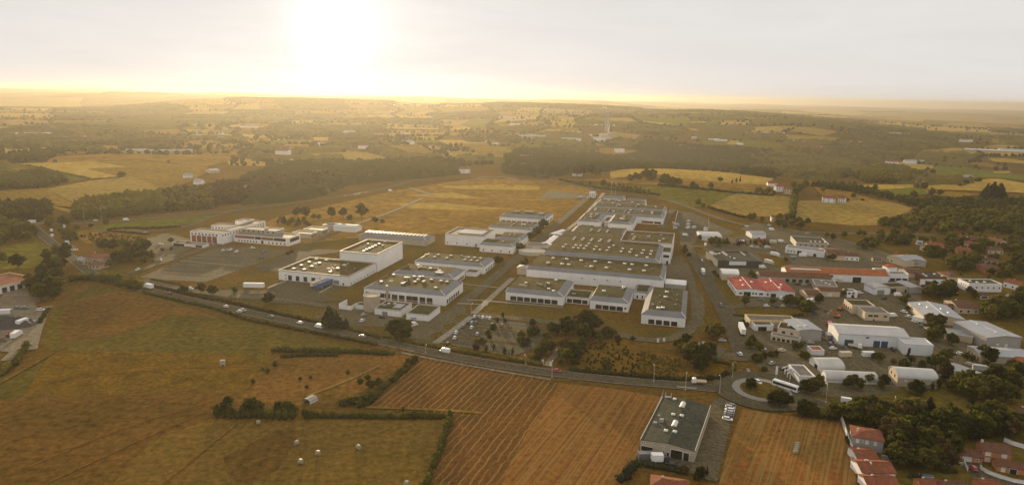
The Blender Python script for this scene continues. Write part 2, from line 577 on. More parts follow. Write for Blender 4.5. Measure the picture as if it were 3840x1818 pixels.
sheet('lawn', 'O 1190,800 1290,705 1330,740 1620,830 1740,830 1640,862 1530,815 1400,800 1250,790', 'lawn')
sheet('lawn', 'O 1530,820 1600,835 1730,833 1755,790 1790,790 1780,835 1700,862 1620,858 1560,845', 'lawn')
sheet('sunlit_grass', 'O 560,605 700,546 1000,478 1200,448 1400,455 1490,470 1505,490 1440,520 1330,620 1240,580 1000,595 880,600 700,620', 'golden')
for a in ('C 20,60 700,40 1180,60 1160,100 300,95', 'C -380,160 300,120 900,150 1500,210 900,215 100,190', 'C -500,250 100,250 500,290 900,310 300,330 -300,310'):
    sheet('pale_grass_strip', a, 'straw')
sheet('meadow', 'O 190,690 250,640 300,600 420,585 480,590 470,620 380,650 330,690 250,700', 'lawn')
sheet('weedy_field', 'N 880,360 1300,300 1700,360 1700,440 1400,480 1000,500 870,440', 'golden')
sheet('green_verge', 'N 1000,310 1500,250 2440,175 2440,215 1700,330 1050,330', 'green')
sheet('pasture', 'N 0,560 330,460 480,480 640,600 700,690 350,780 0,790', 'olive')
for a in ('O 455,795 480,785 505,800 470,850 440,850', 'O 520,800 545,795 555,815 530,840', 'O 645,840 672,838 665,905 640,920', 'O 250,870 330,835 430,790 470,775 440,800 330,858 262,885'):
    sheet('greener_grass', a, 'meadow')
for a in ('O 160,760 300,730 420,760 560,800 430,790 300,840 150,865', 'O 560,1150 700,1080 760,1080 700,1180 600,1230', 'O 180,1010 420,1000 560,1000 520,1040 300,1060 160,1060'):
    sheet('dry_grass', a, 'pasture')
for a, w in (('O 60,1180 200,1100 400,1040 530,1010', 1.0), ('O 100,1225 300,1110 530,1030', 1.0), ('O 400,1225 520,1130 600,1062', 1.2), ('O 150,800 300,770 480,800 620,850', 1.0), ('O 120,960 300,930 500,925 660,920', .9)):
    road('field_track', a, w * .8, 'fallow')
# far explicit fields
for nm, sp, mt in [
    ('stubble_field', 'P 150,768 850,750 1160,797 800,818 1110,890 870,912 650,870 400,810', 'straw'),
    ('brown_field', 'P 430,1000 850,922 1200,886 1500,1000 1000,1060 720,1150', 'tan'),
    ('brown_field', 'P 850,752 1250,735 1900,795 1900,850 1700,950 1500,1000 1200,886 1115,888 800,822 1165,797', 'brownfield'),
    ('golden_field', 'P 520,705 1100,672 1560,690 2200,650 2130,740 1900,790 1250,730 850,748 400,760', 'golden'),
    ('brown_field', 'P 0,1025 420,995 710,1160 640,1220 350,1130 0,1150', 'brownfield'),
    ('golden_field', 'P -80,630 560,602 520,645 -80,672', 'straw'),
    ('golden_field', 'P 560,600 1150,590 1100,640 560,650', 'golden'),
    ('olive_field', 'P -80,800 150,772 400,812 640,872 820,912 640,935 480,880 0,830', 'olive'),
    ('stubble_field', 'P 90,808 360,812 480,850 200,850', 'golden'),
    ('golden_field', 'P 1680,560 1900,545 2050,580 1700,610', 'golden'),
    ('brown_field', 'P 450,1150 640,1215 720,1160 900,1120 960,1180 860,1215', 'tan'),
    ('oval_field', 'Q 470,690 800,642 1060,672 1235,715 1000,760 700,745 560,735', 'tan'),
    ('brown_field', 'Q 1100,612 1500,590 1680,680 1450,695 1330,655', 'brownfield'),
    ('brown_field', 'Q 1900,585 2440,590 2440,720 2300,720 2080,690', 'brownfield'),
    ('golden_field', 'Q 1200,430 1700,445 1690,455 1200,450', 'straw'),
    ('golden_field', 'Q 540,530 690,525 680,560 570,560', 'straw'),
    ('hill_field', 'R 945,850 1380,815 1900,838 2150,870 2440,905 2440,970 2000,945 1560,900 1380,870 950,905', 'straw'),
    ('hill_field', 'R 950,908 1110,915 1400,870 1560,900 2000,945 2440,972 2440,1050 2080,1035 1600,985 1200,960 900,940 480,915', 'golden'),
    ('green_field', 'R 700,960 1150,965 1600,990 2080,1040 1850,1150 1700,1160 1300,1060 1100,1010', 'olive'),
    ('tan_field', 'E 565,268 780,150 960,90 1250,100 1690,150 1650,402 1000,402 830,350', 'tan'),
    ('tan_field', 'E 1735,460 1745,230 1790,190 2404,195 F 320,180 620,220 900,290 850,340 640,400 430,450 430,520 100,520', 'tan'),
    ('golden_field', 'S 490,970 700,1020 860,1030 920,1060 1100,1105 1000,1110 640,1100', 'golden'),
    ('golden_field', 'S 915,965 1420,960 1430,990 1080,1010', 'straw'),
    ('green_field', 'S 1080,1012 1430,992 1600,1010 1570,1050 1260,1075', 'green'),
    ('golden_field', 'S 1520,975 1750,960 2200,905 2440,950 2440,1040 2000,1020 1560,1005', 'straw'),
    ('green_field', 'S 1450,880 1900,855 2300,905 1800,945 1600,930', 'olive'),
    ('green_field', 'S 1640,790 1900,800 2440,880 2440,930 2200,900 1900,850 1450,870', 'green'),
    ('golden_field', 'S 970,805 1120,765 1400,748 1400,770 1600,780 1620,810 1400,828 1240,790', 'straw'),
    ('golden_field', 'S 1420,715 1600,690 2000,700 2000,720 1700,722', 'golden'),
    ('golden_field', 'S 1740,655 1900,645 1970,685 1740,685', 'golden'),
    ('golden_field', 'S 1730,755 2100,760 2330,820 2100,800', 'golden'),
    ('golden_field', 'S 2110,720 2280,720 2440,745 2440,770 2150,750', 'straw'),
    ('pale_field', 'S 2150,840 2300,838 2330,855 2170,855', 'straw'),
    ('brown_field', 'S 1500,1010 1900,1040 2050,1060 1800,1080 1600,1060', 'brownfield'),
    ('hillside_field', 'S 0,360 330,362 480,385 300,400 0,385', 'brownfield'),
    ('hillside_field', 'S 200,430 500,440 740,480 600,520 260,470', 'tan'),
    ('hillside_field', 'S 0,555 300,590 470,640 300,655 0,650', 'olive'),
    ('hillside_field', 'S 300,560 560,590 780,615 560,610 300,585', 'golden'),
    ('valley_field', 'R 800,500 950,475 1220,510 1180,545 1000,550 900,530', 'tan'),
    ('valley_field', 'R 820,620 1000,635 1190,650 1050,690 880,690', 'golden'),
    ('valley_field', 'R 1780,540 2440,555 2440,640 2100,610 1800,600', 'olive'),
    ('golden_field', 'R 1000,385 1150,390 1140,405 1010,400', 'straw'),
    ('golden_field', 'R 1150,370 1500,405 1530,420 1250,415', 'straw'),
    ('golden_field', 'R 1650,450 1900,465 1990,480 1700,468', 'straw'),
    ('golden_field', 'R 1690,390 1820,385 1820,398 1690,398', 'straw'),
    ('golden_field', 'R 320,345 480,350 460,362 330,360', 'golden'),
    ('golden_field', 'R 350,435 550,432 540,455 400,455', 'golden'),
    ('olive_field', 'R 240,470 430,470 520,510 300,505', 'tan'),
    ('tan_field', 'R 480,570 760,575 900,605 700,605', 'tan'),
    ('olive_field', 'R 0,590 200,600 330,600 280,640 100,660 0,640', 'olive'),
    ('tilled_plot', 'R 2050,560 2140,565 2120,600 2010,592', 'straw')]:
    sheet(nm, sp, mt, off=.02)
# ---- industrial ground
sheet('estate_yard', 'O 1752,640 1800,600 1900,560 2110,600 2250,640 2300,700 2330,780 2420,860 2520,900 2576,905 2576,960 2480,985 2330,985 2100,1000 1990,985 1930,940 1880,900 1850,830 1790,720', 'old_asphalt')
sheet('estate_lawn', 'G 130,330 310,350 480,590 560,640 560,700 400,730 330,640', 'lawn')
sheet('estate_lawn', 'G 400,740 1250,780 1450,740 1520,880 1200,900 480,850', 'lawn')
sheet('estate_lawn', 'E 1180,880 1400,920 1640,1000 1700,1030 1480,1090 1320,1000', 'lawn')
sheet('estate_lawn', 'E 390,850 620,850 620,900 430,920', 'lawn')
sheet('garden_ground', 'O 2110,600 2250,575 2640,590 2640,900 2500,880 2420,800 2330,720 2290,650', 'lawn')
sheet('garden_ground', 'L 480,330 900,280 1500,160 2100,160 2640,160 2640,1200 700,1200', 'meadow')
sheet('orchard_ground', 'L -60,130 480,100 1000,60 1300,-60 2000,-60 2640,0 2640,160 1300,180 900,270 480,320 100,270', 'meadow')
sheet('verge', 'E 570,450 1200,640 860,680 700,650 570,610', 'lawn')
sheet('yard', 'O 1700,560 1745,545 1790,560 1850,585 1800,600 1750,610 1725,625', 'old_asphalt')
sheet('factory_yard', 'D 2000,290 2060,190 2180,190 2290,330 2350,520 2400,760 2445,960 2400,1000 2290,1010 2285,600 2220,440 2020,440', 'old_asphalt')
sheet('car_park', 'A 415,673 -354,976 -50,1010 400,1034 873,866 1379,673 1000,640 544,625', 'old_asphalt')
sheet('side_lot', 'A 950,860 1520,650 1930,665 1930,690 1600,735 1240,875 1240,910 1000,900', 'asphalt')
sheet('loading_yard', 'A 1090,1125 1330,1015 2035,1090 1960,1110 1700,1180 2000,1230 1400,1290 700,1220 520,1160 560,1120', 'asphalt')
sheet('factory_forecourt', 'B 0,830 300,800 520,850 900,930 1130,925 1260,840 1450,760 1560,790 1530,840 1640,860 1610,880 1250,1180 920,1130 640,1000 200,990 0,930 -200,880', 'old_asphalt')
for a in ('B 1400,880 1500,850 1570,870 1530,910 1440,930', 'B 1290,970 1400,945 1460,960 1380,1020 1290,1010', 'B 1130,1090 1220,1050 1320,1060 1250,1130 1160,1140'):
    sheet('planted_island', a, 'lawn')
sheet('central_car_park', 'U 540,128 900,150 1250,185 1300,240 1420,250 1480,280 1400,400 1290,520 1060,590 700,545 180,435', 'asphalt')
sheet('scrap_yard', 'T 0,330 0,860 120,870 210,820 270,770 320,660 350,520 400,440 310,330 280,230 310,130 130,150', 'gravel')
sheet('shop_yard', 'K 1000,980 1090,780 1270,150 1380,110 1580,200 1500,420 1440,700 1380,900 1330,1170 1210,1165 960,1060', 'old_asphalt')
sheet('shop_yard', 'K 300,880 330,760 1060,900 960,1020 450,960', 'asphalt')
sheet('pale_square', 'A 500,690 700,620 960,650 1130,690 1220,720 1140,715 760,695', 'old_asphalt')
sheet('aircraft_apron', 'C 1160,195 1270,110 1820,125 1700,205', 'old_asphalt')
sheet('staff_car_park', 'E 80,570 150,330 330,350 565,450 560,600 200,600', 'asphalt')
sheet('gate_yard', 'N 1630,440 2000,400 2220,470 2180,560 1900,690 1800,700', 'old_asphalt')
sheet('village_street', 'L 1880,830 2060,850 2120,960 2300,1030 2640,1100 2640,1200 1980,1200 1960,1000', 'asphalt')
main_q = road('main_road', 'N 1080,870 1350,955 1700,1035 2000,1115 2440,1205 M 500,-70 760,-30 1000,25 1250,85 1600,160 1900,222 2200,290 2440,345 U 600,668 1000,735 1400,790 1700,835 2300,905 X 200,1045 700,1085 1200,1130', 8.5, 'asphalt', True)
road('cycle_path', 'U -300,560 0,625 500,725 1000,810 1500,885', 1.8, 'gravel')
road('main_road', 'I 1290,1090 1500,1120 1900,1210 L 420,260 700,300', 8.0, 'asphalt', True)
road('side_road', 'N 380,300 480,400 640,530 800,645 950,775 1080,870', 8.0, 'asphalt', True)
road('bypass_road', 'N 150,268 400,300 850,268 1060,275 1500,235 2000,190 2440,150 A 650,225 1250,148 2000,48 Q 790,1070 1250,990 1430,928 1560,915', 9.0, 'old_asphalt')
road('bypass_road', 'Q 1420,985 1560,1030 1660,1060', 6.0, 'old_asphalt')
road('country_road', 'Q 1430,930 1800,905 2300,885 R 100,930 480,930 700,985 1000,1035 1500,1100 E 0,185 250,255 600,400 1000,520 1400,590 1750,640 2100,625 F 150,635 600,628 1200,655', 8.5, 'old_asphalt')
road('estate_road', 'X 1610,700 1440,300 1340,0 G 290,820 180,600 80,400 E 420,1060 330,920 250,780 200,700 250,640 330,610', 10.5, 'asphalt')
road('estate_street', 'E 300,800 620,830 1000,845 1400,840 1560,860', 7.5, 'old_asphalt')
road('estate_street', 'G 340,760 900,770 1350,700 1500,600 1350,500 1280,420', 6.5, 'old_asphalt')
road('estate_street', 'H 150,640 420,700 560,830 760,1000 J 1000,200 1250,400 1400,520 1560,620', 8, 'old_asphalt')
road('factory_road', 'U 580,100 1000,140 1600,190 D 1250,985 1480,1075 1700,1170 1900,1205 2120,1165 2300,1070 2420,960 2360,600', 7.5, 'old_asphalt')
road('factory_road', 'B 1330,900 1440,760 1640,620 1850,450 2080,260 2330,60 C 1230,600 1430,440 1700,205 1760,160', 8, 'old_asphalt')
road('factory_road', 'V 2080,640 2180,480 2240,330 2300,330', 8, 'old_asphalt')
road('factory_road', 'A 1400,640 1650,590 2030,400 Q 1240,1220 1560,1080', 5.5, 'old_asphalt')
road('car_park_road', 'b 300,670 700,520 1100,410 1450,310 A 600,580', 7.0, 'old_asphalt')
road('factory_road', 'b 480,760 900,850 1300,960 1700,990 2150,1010 A 900,1200 1700,1240 B 0,860 400,830', 6.5, 'old_asphalt')
road('factory_road', 'N 1050,330 1650,380 1830,370 2300,290 A 300,330 700,220', 5.0, 'old_asphalt')
road('gate_road', 'N 1840,700 1650,470 1900,390', 8.0, 'old_asphalt')
road('estate_street', 'X 1300,560 1000,470 850,440', 9.0, 'old_asphalt')
road('estate_street', 'X 1040,640 1300,560 1620,660', 11.0, 'old_asphalt')
road('footpath', 'B 1200,1185 1400,1060 1610,880', 4.2, 'path')
road('footpath', 'B 1630,850 1850,650 2080,440', 4.2, 'path')
road('footpath', 'B 1450,730 1800,745', 2.2, 'path')
road('footpath', 'B 1500,505 1920,550', 2, 'path')
road('footpath', 'B 1560,690 1830,700', 2, 'path')
road('footpath', 'D 0,705 400,745 830,775', 2.2, 'path')
road('track', 'T 310,850 340,640 400,520 470,410', 6, 'gravel')
road('track', 'T 60,960 190,830 300,720', 5, 'gravel')
road('field_track', 'Y 920,300 1100,255 1300,165 1500,55', 1.2, 'tan')
road('field_track', 'T -60,1220 350,1000 540,880', 1.6, 'fallow')
road('field_edge', 'Y 1380,385 1900,395 2100,410 2260,430', 2, 'verge')
road('driveway', 'U 1440,720 1560,620 1600,520', 3.5, 'gravel')
road('footpath', 'V 300,880 520,690 800,480 1150,70', 4.5, 'path')
rows = [('A 215,755 330,775 620,775', 3), ('A 110,790 860,860', 5), ('A 60,830 400,850', 3), ('A 280,725 740,730', 3), ('A -60,885 480,905', 2.2), ('A -90,925 420,955', 2.2)]
for sp, w in rows:
    road('grass_strip', sp, w * .6, 'gravel')
for sp in ('U 560,235 760,255 980,285 1190,300', 'U 370,365 700,400 1080,440', 'U 700,128 900,150 1260,190', 'U 180,440 700,545 1060,590 1200,650'):
    road('grass_strip', sp, 1.5, 'verge')
# bay lines
mb = MB()
def bayline(a, b, w=.065):
    a, b = Vector((*a, .62)), Vector((*b, .62))
    d = (b - a).normalized()
    n = Vector((-d.y, d.x, 0)) * w
    mb.face([a - n, b - n, b + n, a + n])
def bays(k, p0, p1, q0, n):
    a, b, c = np.array(P(k, *p0)), np.array(P(k, *p1)), np.array(P(k, *q0))
    for i in range(n + 1):
        s = a + (b - a) * i / n
        bayline(s, s + (c - a))
bays('U', (420, 350), (1060, 430), (445, 318), 26)
bays('U', (540, 210), (1180, 285), (560, 180), 26)
bays('U', (600, 300), (1180, 345), (625, 268), 22)
bays('U', (380, 435), (1020, 520), (410, 395), 24)
bays('U', (320, 500), (1000, 590), (350, 455), 24)
bays('U', (900, 215), (1250, 245), (925, 180), 12)
bays('K', (1520, 470), (1390, 960), (1350, 440), 14)
struct(mb.build('parking_marking', 'path'))
# roundabout
rc = np.array(P('I', 850, 1000))
ca = [(math.cos(6.2832 * i / 48), math.sin(6.2832 * i / 48)) for i in range(48)]
def ring(name, r0, r1, z0, z1, mt):
    m_ = MB()
    m_.loft([[(rc[0] + c * r, rc[1] + s * r, z) for c, s in ca] for r, z in ((r1, z0), (r1, z1), (r0, z1), (r0, z0))], cap=False)
    return struct(m_.build(name, mt))
struct(MB().face([(rc[0] + c * 22, rc[1] + s * 22, .52) for c, s in ca]).build('roundabout', 'asphalt'))
ring('roundabout_apron', 9.5, 13, .52, .66, 'kerb')
struct(MB().prism([(rc[0] + c * 9.5, rc[1] + s * 9.5) for c, s in ca], .5, .8).build('roundabout_island', 'lawn'))
road('traffic_island', 'X 560,1105 700,1118 860,1135', 1.6, 'kerb')
road('traffic_island', 'X 1640,830 1660,880', 1.6, 'kerb')
# ---------------------------------------------------------------- buildings
mat('white_wall', (.82, .80, .77), .75, var=.12, scale=.12, stripe=(.7854, 2.2, .22, (.58, .56, .53), 0))
mat('white_metal', (.78, .76, .72), .5, var=.08, scale=.3)
mat('white_clad', (.72, .72, .71), .6, var=.14, scale=.2, stripe=(.7854, .9, .25, (.52, .52, .51), 0))
mat('cream_wall', (.58, .47, .33), .85, var=.15, scale=.25)
mat('beige_wall', (.46, .38, .27), .85, var=.18, scale=.25)
mat('grey_wall', (.36, .34, .30), .7, var=.15, scale=.2, stripe=(.7854, .8, .25, (.27, .25, .22), 0))
mat('concrete', (.40, .36, .29), .9, var=.2, scale=.3)
mat('orange_wall', (.50, .21, .09), .85, var=.15, scale=.3)
mat('dark_wall', (.055, .058, .048), .7, var=.3, scale=.3)
mat('red_panel', (.235, .080, .048), .6, var=.25, scale=.5)
mat('zinc', (.185, .187, .183), .65, var=.16, scale=.12, spec=.12, stripe=(1.5708, 1.2, .35, (.145, .147, .145), 0))
mat('grey_roof', (.30, .295, .28), .5, var=.18, scale=.1, spec=.4, stripe=(0, 1.1, .3, (.22, .215, .2), 0))
mat('blue_roof', (.34, .345, .345), .6, var=.14, scale=.1, spec=.4, stripe=(1.57, 1.6, .25, (.33, .34, .35), 0))
mat('white_roof', (.50, .48, .44), .6, var=.15, scale=.2, stripe=(0, 1.4, .3, (.48, .46, .43), 0))
mat('deck', (.104, .074, .022), .9, scale=.03, scale2=.3, col2=(.058, .046, .017), spec=.03, stripe=(0, 3.1, .3, (.062, .049, .027), .6))  # patches: marked felt, plus sun-lit and darker areas put into the colour
mat('deck_olive', (.082, .069, .029), .9, scale=.05, scale2=.4, col2=(.050, .047, .018), spec=.03)
mat('deck_grey', (.170, .150, .115), .7, scale=.1, scale2=.8, spec=.15)
mat('felt_green', (.066, .066, .044), .95, scale=.1, scale2=.7, spec=.08)
mat('coping', (.50, .44, .35), .6, var=.12, scale=.4, spec=.5)
mat('tile', (.270, .090, .044), .8, scale=.4, scale2=2.2, col2=(.185, .068, .038), spec=.08, stripe=(0, .55, .4, (.10, .042, .026), 0))
mat('tile_brown', (.165, .078, .044), .9, scale=.4, scale2=2, col2=(.115, .060, .038), spec=.08, stripe=(0, .55, .4, (.07, .04, .026), 0))
mat('tile_orange', (.400, .125, .042), .85, scale=.3, scale2=1.5, col2=(.29, .095, .036), spec=.1, stripe=(0, .8, .35, (.15, .055, .026), 0))
mat('red_sheet', (.330, .055, .036), .75, scale=.06, scale2=.5, col2=(.26, .046, .032), spec=.15, stripe=(1.5708, 1.1, .35, (.2, .042, .034), 0))
mat('pane', (.035, .033, .030), .12, var=.5, scale=.4, spec=.6)
mat('opening', (.022, .020, .018), .8, var=.4, scale=.5)
mat('blue_door', (.045, .075, .125), .5, var=.2, scale=.5)
mat('grey_door', (.26, .25, .23), .6, var=.2, scale=.5)
mat('white_shutter', (.66, .64, .60), .6, var=.1, scale=.8)
mat('skylight', (.62, .59, .52), .5, var=.08, scale=1, spec=.5)
mat('duct', (.33, .31, .28), .5, var=.25, scale=.6, spec=.4)
mat('orange_metal', (.52, .15, .04), .5, var=.25, scale=.6)
mat('red_paint', (.42, .05, .035), .45, var=.2, scale=.6)
mat('yellow_canvas', (.62, .47, .22), .7, var=.12, scale=.4)  # yellow of the lit parapet and fascia, put into the base colour
mat('tarp_blue', (.09, .20, .30), .5, var=.2, scale=.6)
FAX = RAD(-15)
def uvw(u, v):
    return u * math.cos(FAX) - v * math.sin(FAX), u * math.sin(FAX) + v * math.cos(FAX)
def fr_uv(u0, u1, v0, v1):
    return (*uvw(u0, v0), FAX, u1 - u0, v1 - v0)
def fr(k, fl, frt, bk, h, ang=None):
    """frame of a rectangular plan from three corners surveyed at level h: front left, front right, any point on the back edge"""
    a, b, c = (np.array(at(k, *q, h)) for q in (fl, frt, bk))
    an = math.atan2(b[1] - a[1], b[0] - a[0]) if ang is None else RAD(ang)
    u, v = np.array([math.cos(an), math.sin(an)]), np.array([-math.sin(an), math.cos(an)])
    return (a[0], a[1], an, (b - a) @ u, (c - a) @ v)
OPW = dict(window='pane', door='opening', dock_door='opening', garage_door='grey_door', glazing='pane', blue_door='blue_door', shutter='white_shutter', red_panel='red_panel', sign_board='white_clad', vent='opening', white_door='white_shutter', grille='grey_door')
def opening(root, W_, D_, face, kind, a, z0, w, h, framed=False, t=.12):
    mt = OPW[kind]
    nm = {'shutter': 'window_shutter', 'blue_door': 'garage_door', 'white_door': 'garage_door', 'red_panel': 'wall_panel', 'glazing': 'window'}.get(kind, kind)
    m_ = MB()
    def bx(mb_, a0, a1, zz0, zz1, t0, t1):
        if face == 'F': mb_.box(a0, a1, -t1, -t0, zz0, zz1)
        if face == 'B': mb_.box(a0, a1, D_ + t0, D_ + t1, zz0, zz1)
        if face == 'R': mb_.box(W_ + t0, W_ + t1, a0, a1, zz0, zz1)
        if face == 'L': mb_.box(-t1, -t0, a0, a1, zz0, zz1)
    bx(m_, a, a + w, z0, z0 + h, -.08, .035)
    o = m_.build(nm, mt, root)
    if framed:
        m2 = MB()
        for q in ((a - .12, a, z0 - .12, z0 + h + .12), (a + w, a + w + .12, z0 - .12, z0 + h + .12), (a, a + w, z0 - .12, z0), (a, a + w, z0 + h, z0 + h + .12)):
            bx(m2, *q, -.02, t)
        m2.build('frame', 'white_metal', o)
    return o
def rowof(face, kind, n, a0, a1, z0, w, h):
    """n equal openings between a0 and a1 along a face"""
    if n == 1:
        return [(face, kind, a0, z0, w, h)]
    return [(face, kind, a0 + (a1 - a0 - w) * i / (n - 1), z0, w, h) for i in range(n)]
BL = []
def blocked(x, y):
    for cx, cy, an, a, b in BL:
        dx, dy = x - cx, y - cy
        if abs(dx) + abs(dy) < 90 and abs(dx * math.cos(an) + dy * math.sin(an)) < a and abs(dy * math.cos(an) - dx * math.sin(an)) < b: return True
    return False
def building(name, label, cat, F, h, roof='flat', wall='white_wall', rmat='deck', trim='coping', ops=(), sky=(), rise=2.0, inset=3.0, over=.4, axis='u', group=None, framed=False, z=0, chim=None, par=.55, ducts=(), skw=1.5):
    x, y, an, W_, D_ = F
    r = thing(name, label, cat, (x, y, z), an, group)
    W_, D_ = max(W_, 1), max(D_, 1)
    BL.append((x + math.cos(an) * W_ / 2 - math.sin(an) * D_ / 2, y + math.sin(an) * W_ / 2 + math.cos(an) * D_ / 2, an, W_ / 2 + 1.6, D_ / 2 + 1.6))
    if roof == 'flat':
        MB().box(0, W_, 0, D_, -1.5, h - par).build('wall', wall, r)
        o, i = .06, .45
        m_ = MB()
        m_.loft([[(a, b, zz) for a, b in q] for q, zz in (
            ([(-o, -o), (W_ + o, -o), (W_ + o, D_ + o), (-o, D_ + o)], h - par - .02), ([(-o, -o), (W_ + o, -o), (W_ + o, D_ + o), (-o, D_ + o)], h),
            ([(i, i), (W_ - i, i), (W_ - i, D_ - i), (i, D_ - i)], h), ([(i, i), (W_ - i, i), (W_ - i, D_ - i), (i, D_ - i)], h - par - .02))], cap=False)
        m_.build('parapet', trim, r)
        zd = h - par + .06
        MB().box(i, W_ - i, i, D_ - i, h - par + .004, zd).build('roof', rmat, r)
    elif roof == 'mansard':
        MB().box(0, W_, 0, D_, -1.5, h).build('wall', wall, r)
        e = .18
        li = inset if hasattr(inset, '__len__') else (inset,) * 4      # left, right, front, back
        zd = h + rise
        O4 = [(-e, -e), (W_ + e, -e), (W_ + e, D_ + e), (-e, D_ + e)]
        I4 = [(li[0], li[2]), (W_ - li[1], li[2]), (W_ - li[1], D_ - li[3]), (li[0], D_ - li[3])]
        m_ = MB()
        m_.loft([[(*p, h + .02) for p in O4], [(*p, h + .2) for p in O4], [(*p, zd) for p in I4]], cap=False)
        so_ = m_.build('roof_slope', 'zinc', r)
        for (p, q, s) in ((O4[0], I4[0], 0), (O4[1], I4[1], 1)):
            MB().tube((*p, h + .22), (*q, zd + .03), .16, n=5).build('trim', 'white_metal', so_)
        MB().box(li[0] + .01, W_ - li[1] - .01, li[2] + .01, D_ - li[3] - .01, zd - .3, zd - .02).build('roof', rmat, r)
    elif roof in ('gable', 'shed'):
        e = over
        if axis == 'u':
            prof = [(0, -1.5), (D_, -1.5), (D_, h), (D_ / 2, h + rise), (0, h)]
            MB().loft([[(xx, a, b) for a, b in prof] for xx in (W_, 0)]).build('wall', wall, r)
            sl_ = rise / (D_ / 2) * e
            tp = [(-e, h - sl_ + .02), (D_ / 2, h + rise + .02), (D_ + e, h - sl_ + .02), (D_ + e, h - sl_ + .2), (D_ / 2, h + rise + .22), (-e, h - sl_ + .2)]
            ro = MB().loft([[(xx, a, b) for a, b in tp] for xx in (W_ + e, -e)]).build('roof', rmat, r)
            MB().tube((-e, D_ / 2, h + rise + .2), (W_ + e, D_ / 2, h + rise + .2), .14, n=6).build('ridge', trim, ro)
        else:
            prof = [(0, -1.5), (W_, -1.5), (W_, h), (W_ / 2, h + rise), (0, h)]
            MB().loft([[(a, yy, b) for a, b in prof] for yy in (0, D_)]).build('wall', wall, r)
            sl_ = rise / (W_ / 2) * e
            tp = [(-e, h - sl_ + .02), (W_ / 2, h + rise + .02), (W_ + e, h - sl_ + .02), (W_ + e, h - sl_ + .2), (W_ / 2, h + rise + .22), (-e, h - sl_ + .2)]
            ro = MB().loft([[(a, yy, b) for a, b in tp] for yy in (-e, D_ + e)]).build('roof', rmat, r)
            MB().tube((W_ / 2, -e, h + rise + .2), (W_ / 2, D_ + e, h + rise + .2), .14, n=6).build('ridge', trim, ro)
        zd = h + rise
    elif roof == 'hip':
        e = over
        MB().box(0, W_, 0, D_, -1.5, h).build('wall', wall, r)
        k = min(W_, D_) / 2
        O4 = [(-e, -e), (W_ + e, -e), (W_ + e, D_ + e), (-e, D_ + e)]
        I4 = [(k, k), (W_ - k, k), (W_ - k, D_ - k), (k, D_ - k)]
        d = .02
        I4 = [(k - d, k - d), (W_ - k + d, k - d), (W_ - k + d, D_ - k + d), (k - d, D_ - k + d)]
        MB().loft([[(*p, h + .01) for p in O4], [(*p, h + .18) for p in O4], [(*p, h + rise) for p in I4]]).build('roof', rmat, r)
        zd = h + rise
    elif roof == 'arch':
        n = 14
        def prof(wd, off):
            return [(wd / 2 - (wd / 2 + off) * math.cos(math.pi * i / n), h + off + (rise) * math.sin(math.pi * i / n)) for i in range(n + 1)]
        wd = D_ if axis == 'u' else W_
        ln = W_ if axis == 'u' else D_
        tr = (lambda a, s, zz: (s, a, zz)) if axis == 'u' else (lambda a, s, zz: (a, ln - s, zz))
        wp = [(wd, -1.5)] + [(a, b) for a, b in reversed(prof(wd, 0))] + [(0, -1.5)]
        MB().loft([[tr(a, s, b) for a, b in wp] for s in (0, ln)]).build('wall', wall, r)
        ip, op = prof(wd, .03), prof(wd, .2)
        sh = ip + op[::-1]
        MB().loft([[tr(a, s, b) for a, b in sh] for s in (-.25, ln + .25)]).build('roof', rmat, r, smooth=False)
        zd = h + rise
    if name in ('factory_hall', 'warehouse', 'commercial_hall') and W_ * D_ > 700:
        framed = True
        q_ = random.Random(int(W_ * 97 + D_ * 31))
        for i in range(min(16, int(W_ * D_ / 190))):        # vents, small plant and repair patches on the felt
            ux, uy = q_.uniform(4.5, W_ - 6), q_.uniform(5.5, D_ - 5)
            if roof == 'gable' or any(abs(ux - s_[0]) < 2.5 and abs(uy - s_[1]) < 2.5 for s_ in sky): continue
            if i % 3 == 0:
                MB().box(ux, ux + q_.uniform(2, 6), uy, uy + q_.uniform(1.5, 4), zd - .05, zd + .012).build('roof_patch', q_.choice(['deck_olive', 'deck_grey', 'felt_green', 'deck']), r)
            elif i % 3 == 1:
                MB().tube((ux, uy, zd - .05), (ux, uy, zd + q_.uniform(.5, 1.1)), .28, .2, n=7).build('roof_vent', 'duct', r)
            else:
                MB().box(ux, ux + q_.uniform(.7, 1.8), uy, uy + q_.uniform(.6, 1.4), zd - .05, zd + q_.uniform(.3, .9)).build('roof_unit', 'duct', r)
    for q in ops:
        opening(r, W_, D_, *q, framed=framed)
    for s in sky:
        sx, sy = s[0], s[1]
        w2, d2 = (s[2], s[3]) if len(s) > 2 else (skw, skw)
        zz = zd
        if roof == 'gable':
            zz = h + rise * (1 - (abs(sy - D_ / 2) / (D_ / 2) if axis == 'u' else abs(sx - W_ / 2) / (W_ / 2))) + .1
        MB().loft([[(sx + a * w2 / 2 * f, sy + b * d2 / 2 * f, zz + q) for a, b in ((-1, -1), (1, -1), (1, 1), (-1, 1))] for f, q in ((1, -.12), (1, .35), (.72, .62))]).build('skylight', 'skylight', r)
    for dx, dy, dw, dd, dh in ducts:
        MB().box(dx, dx + dw, dy, dy + dd, zd - .03, zd + dh).build('roof_unit', 'duct', r)
    if chim:
        cx, cy, cz = chim
        MB().box(cx - .35, cx + .35, cy - .3, cy + .3, h - .5, cz).build('chimney', 'cream_wall', r)
    return r
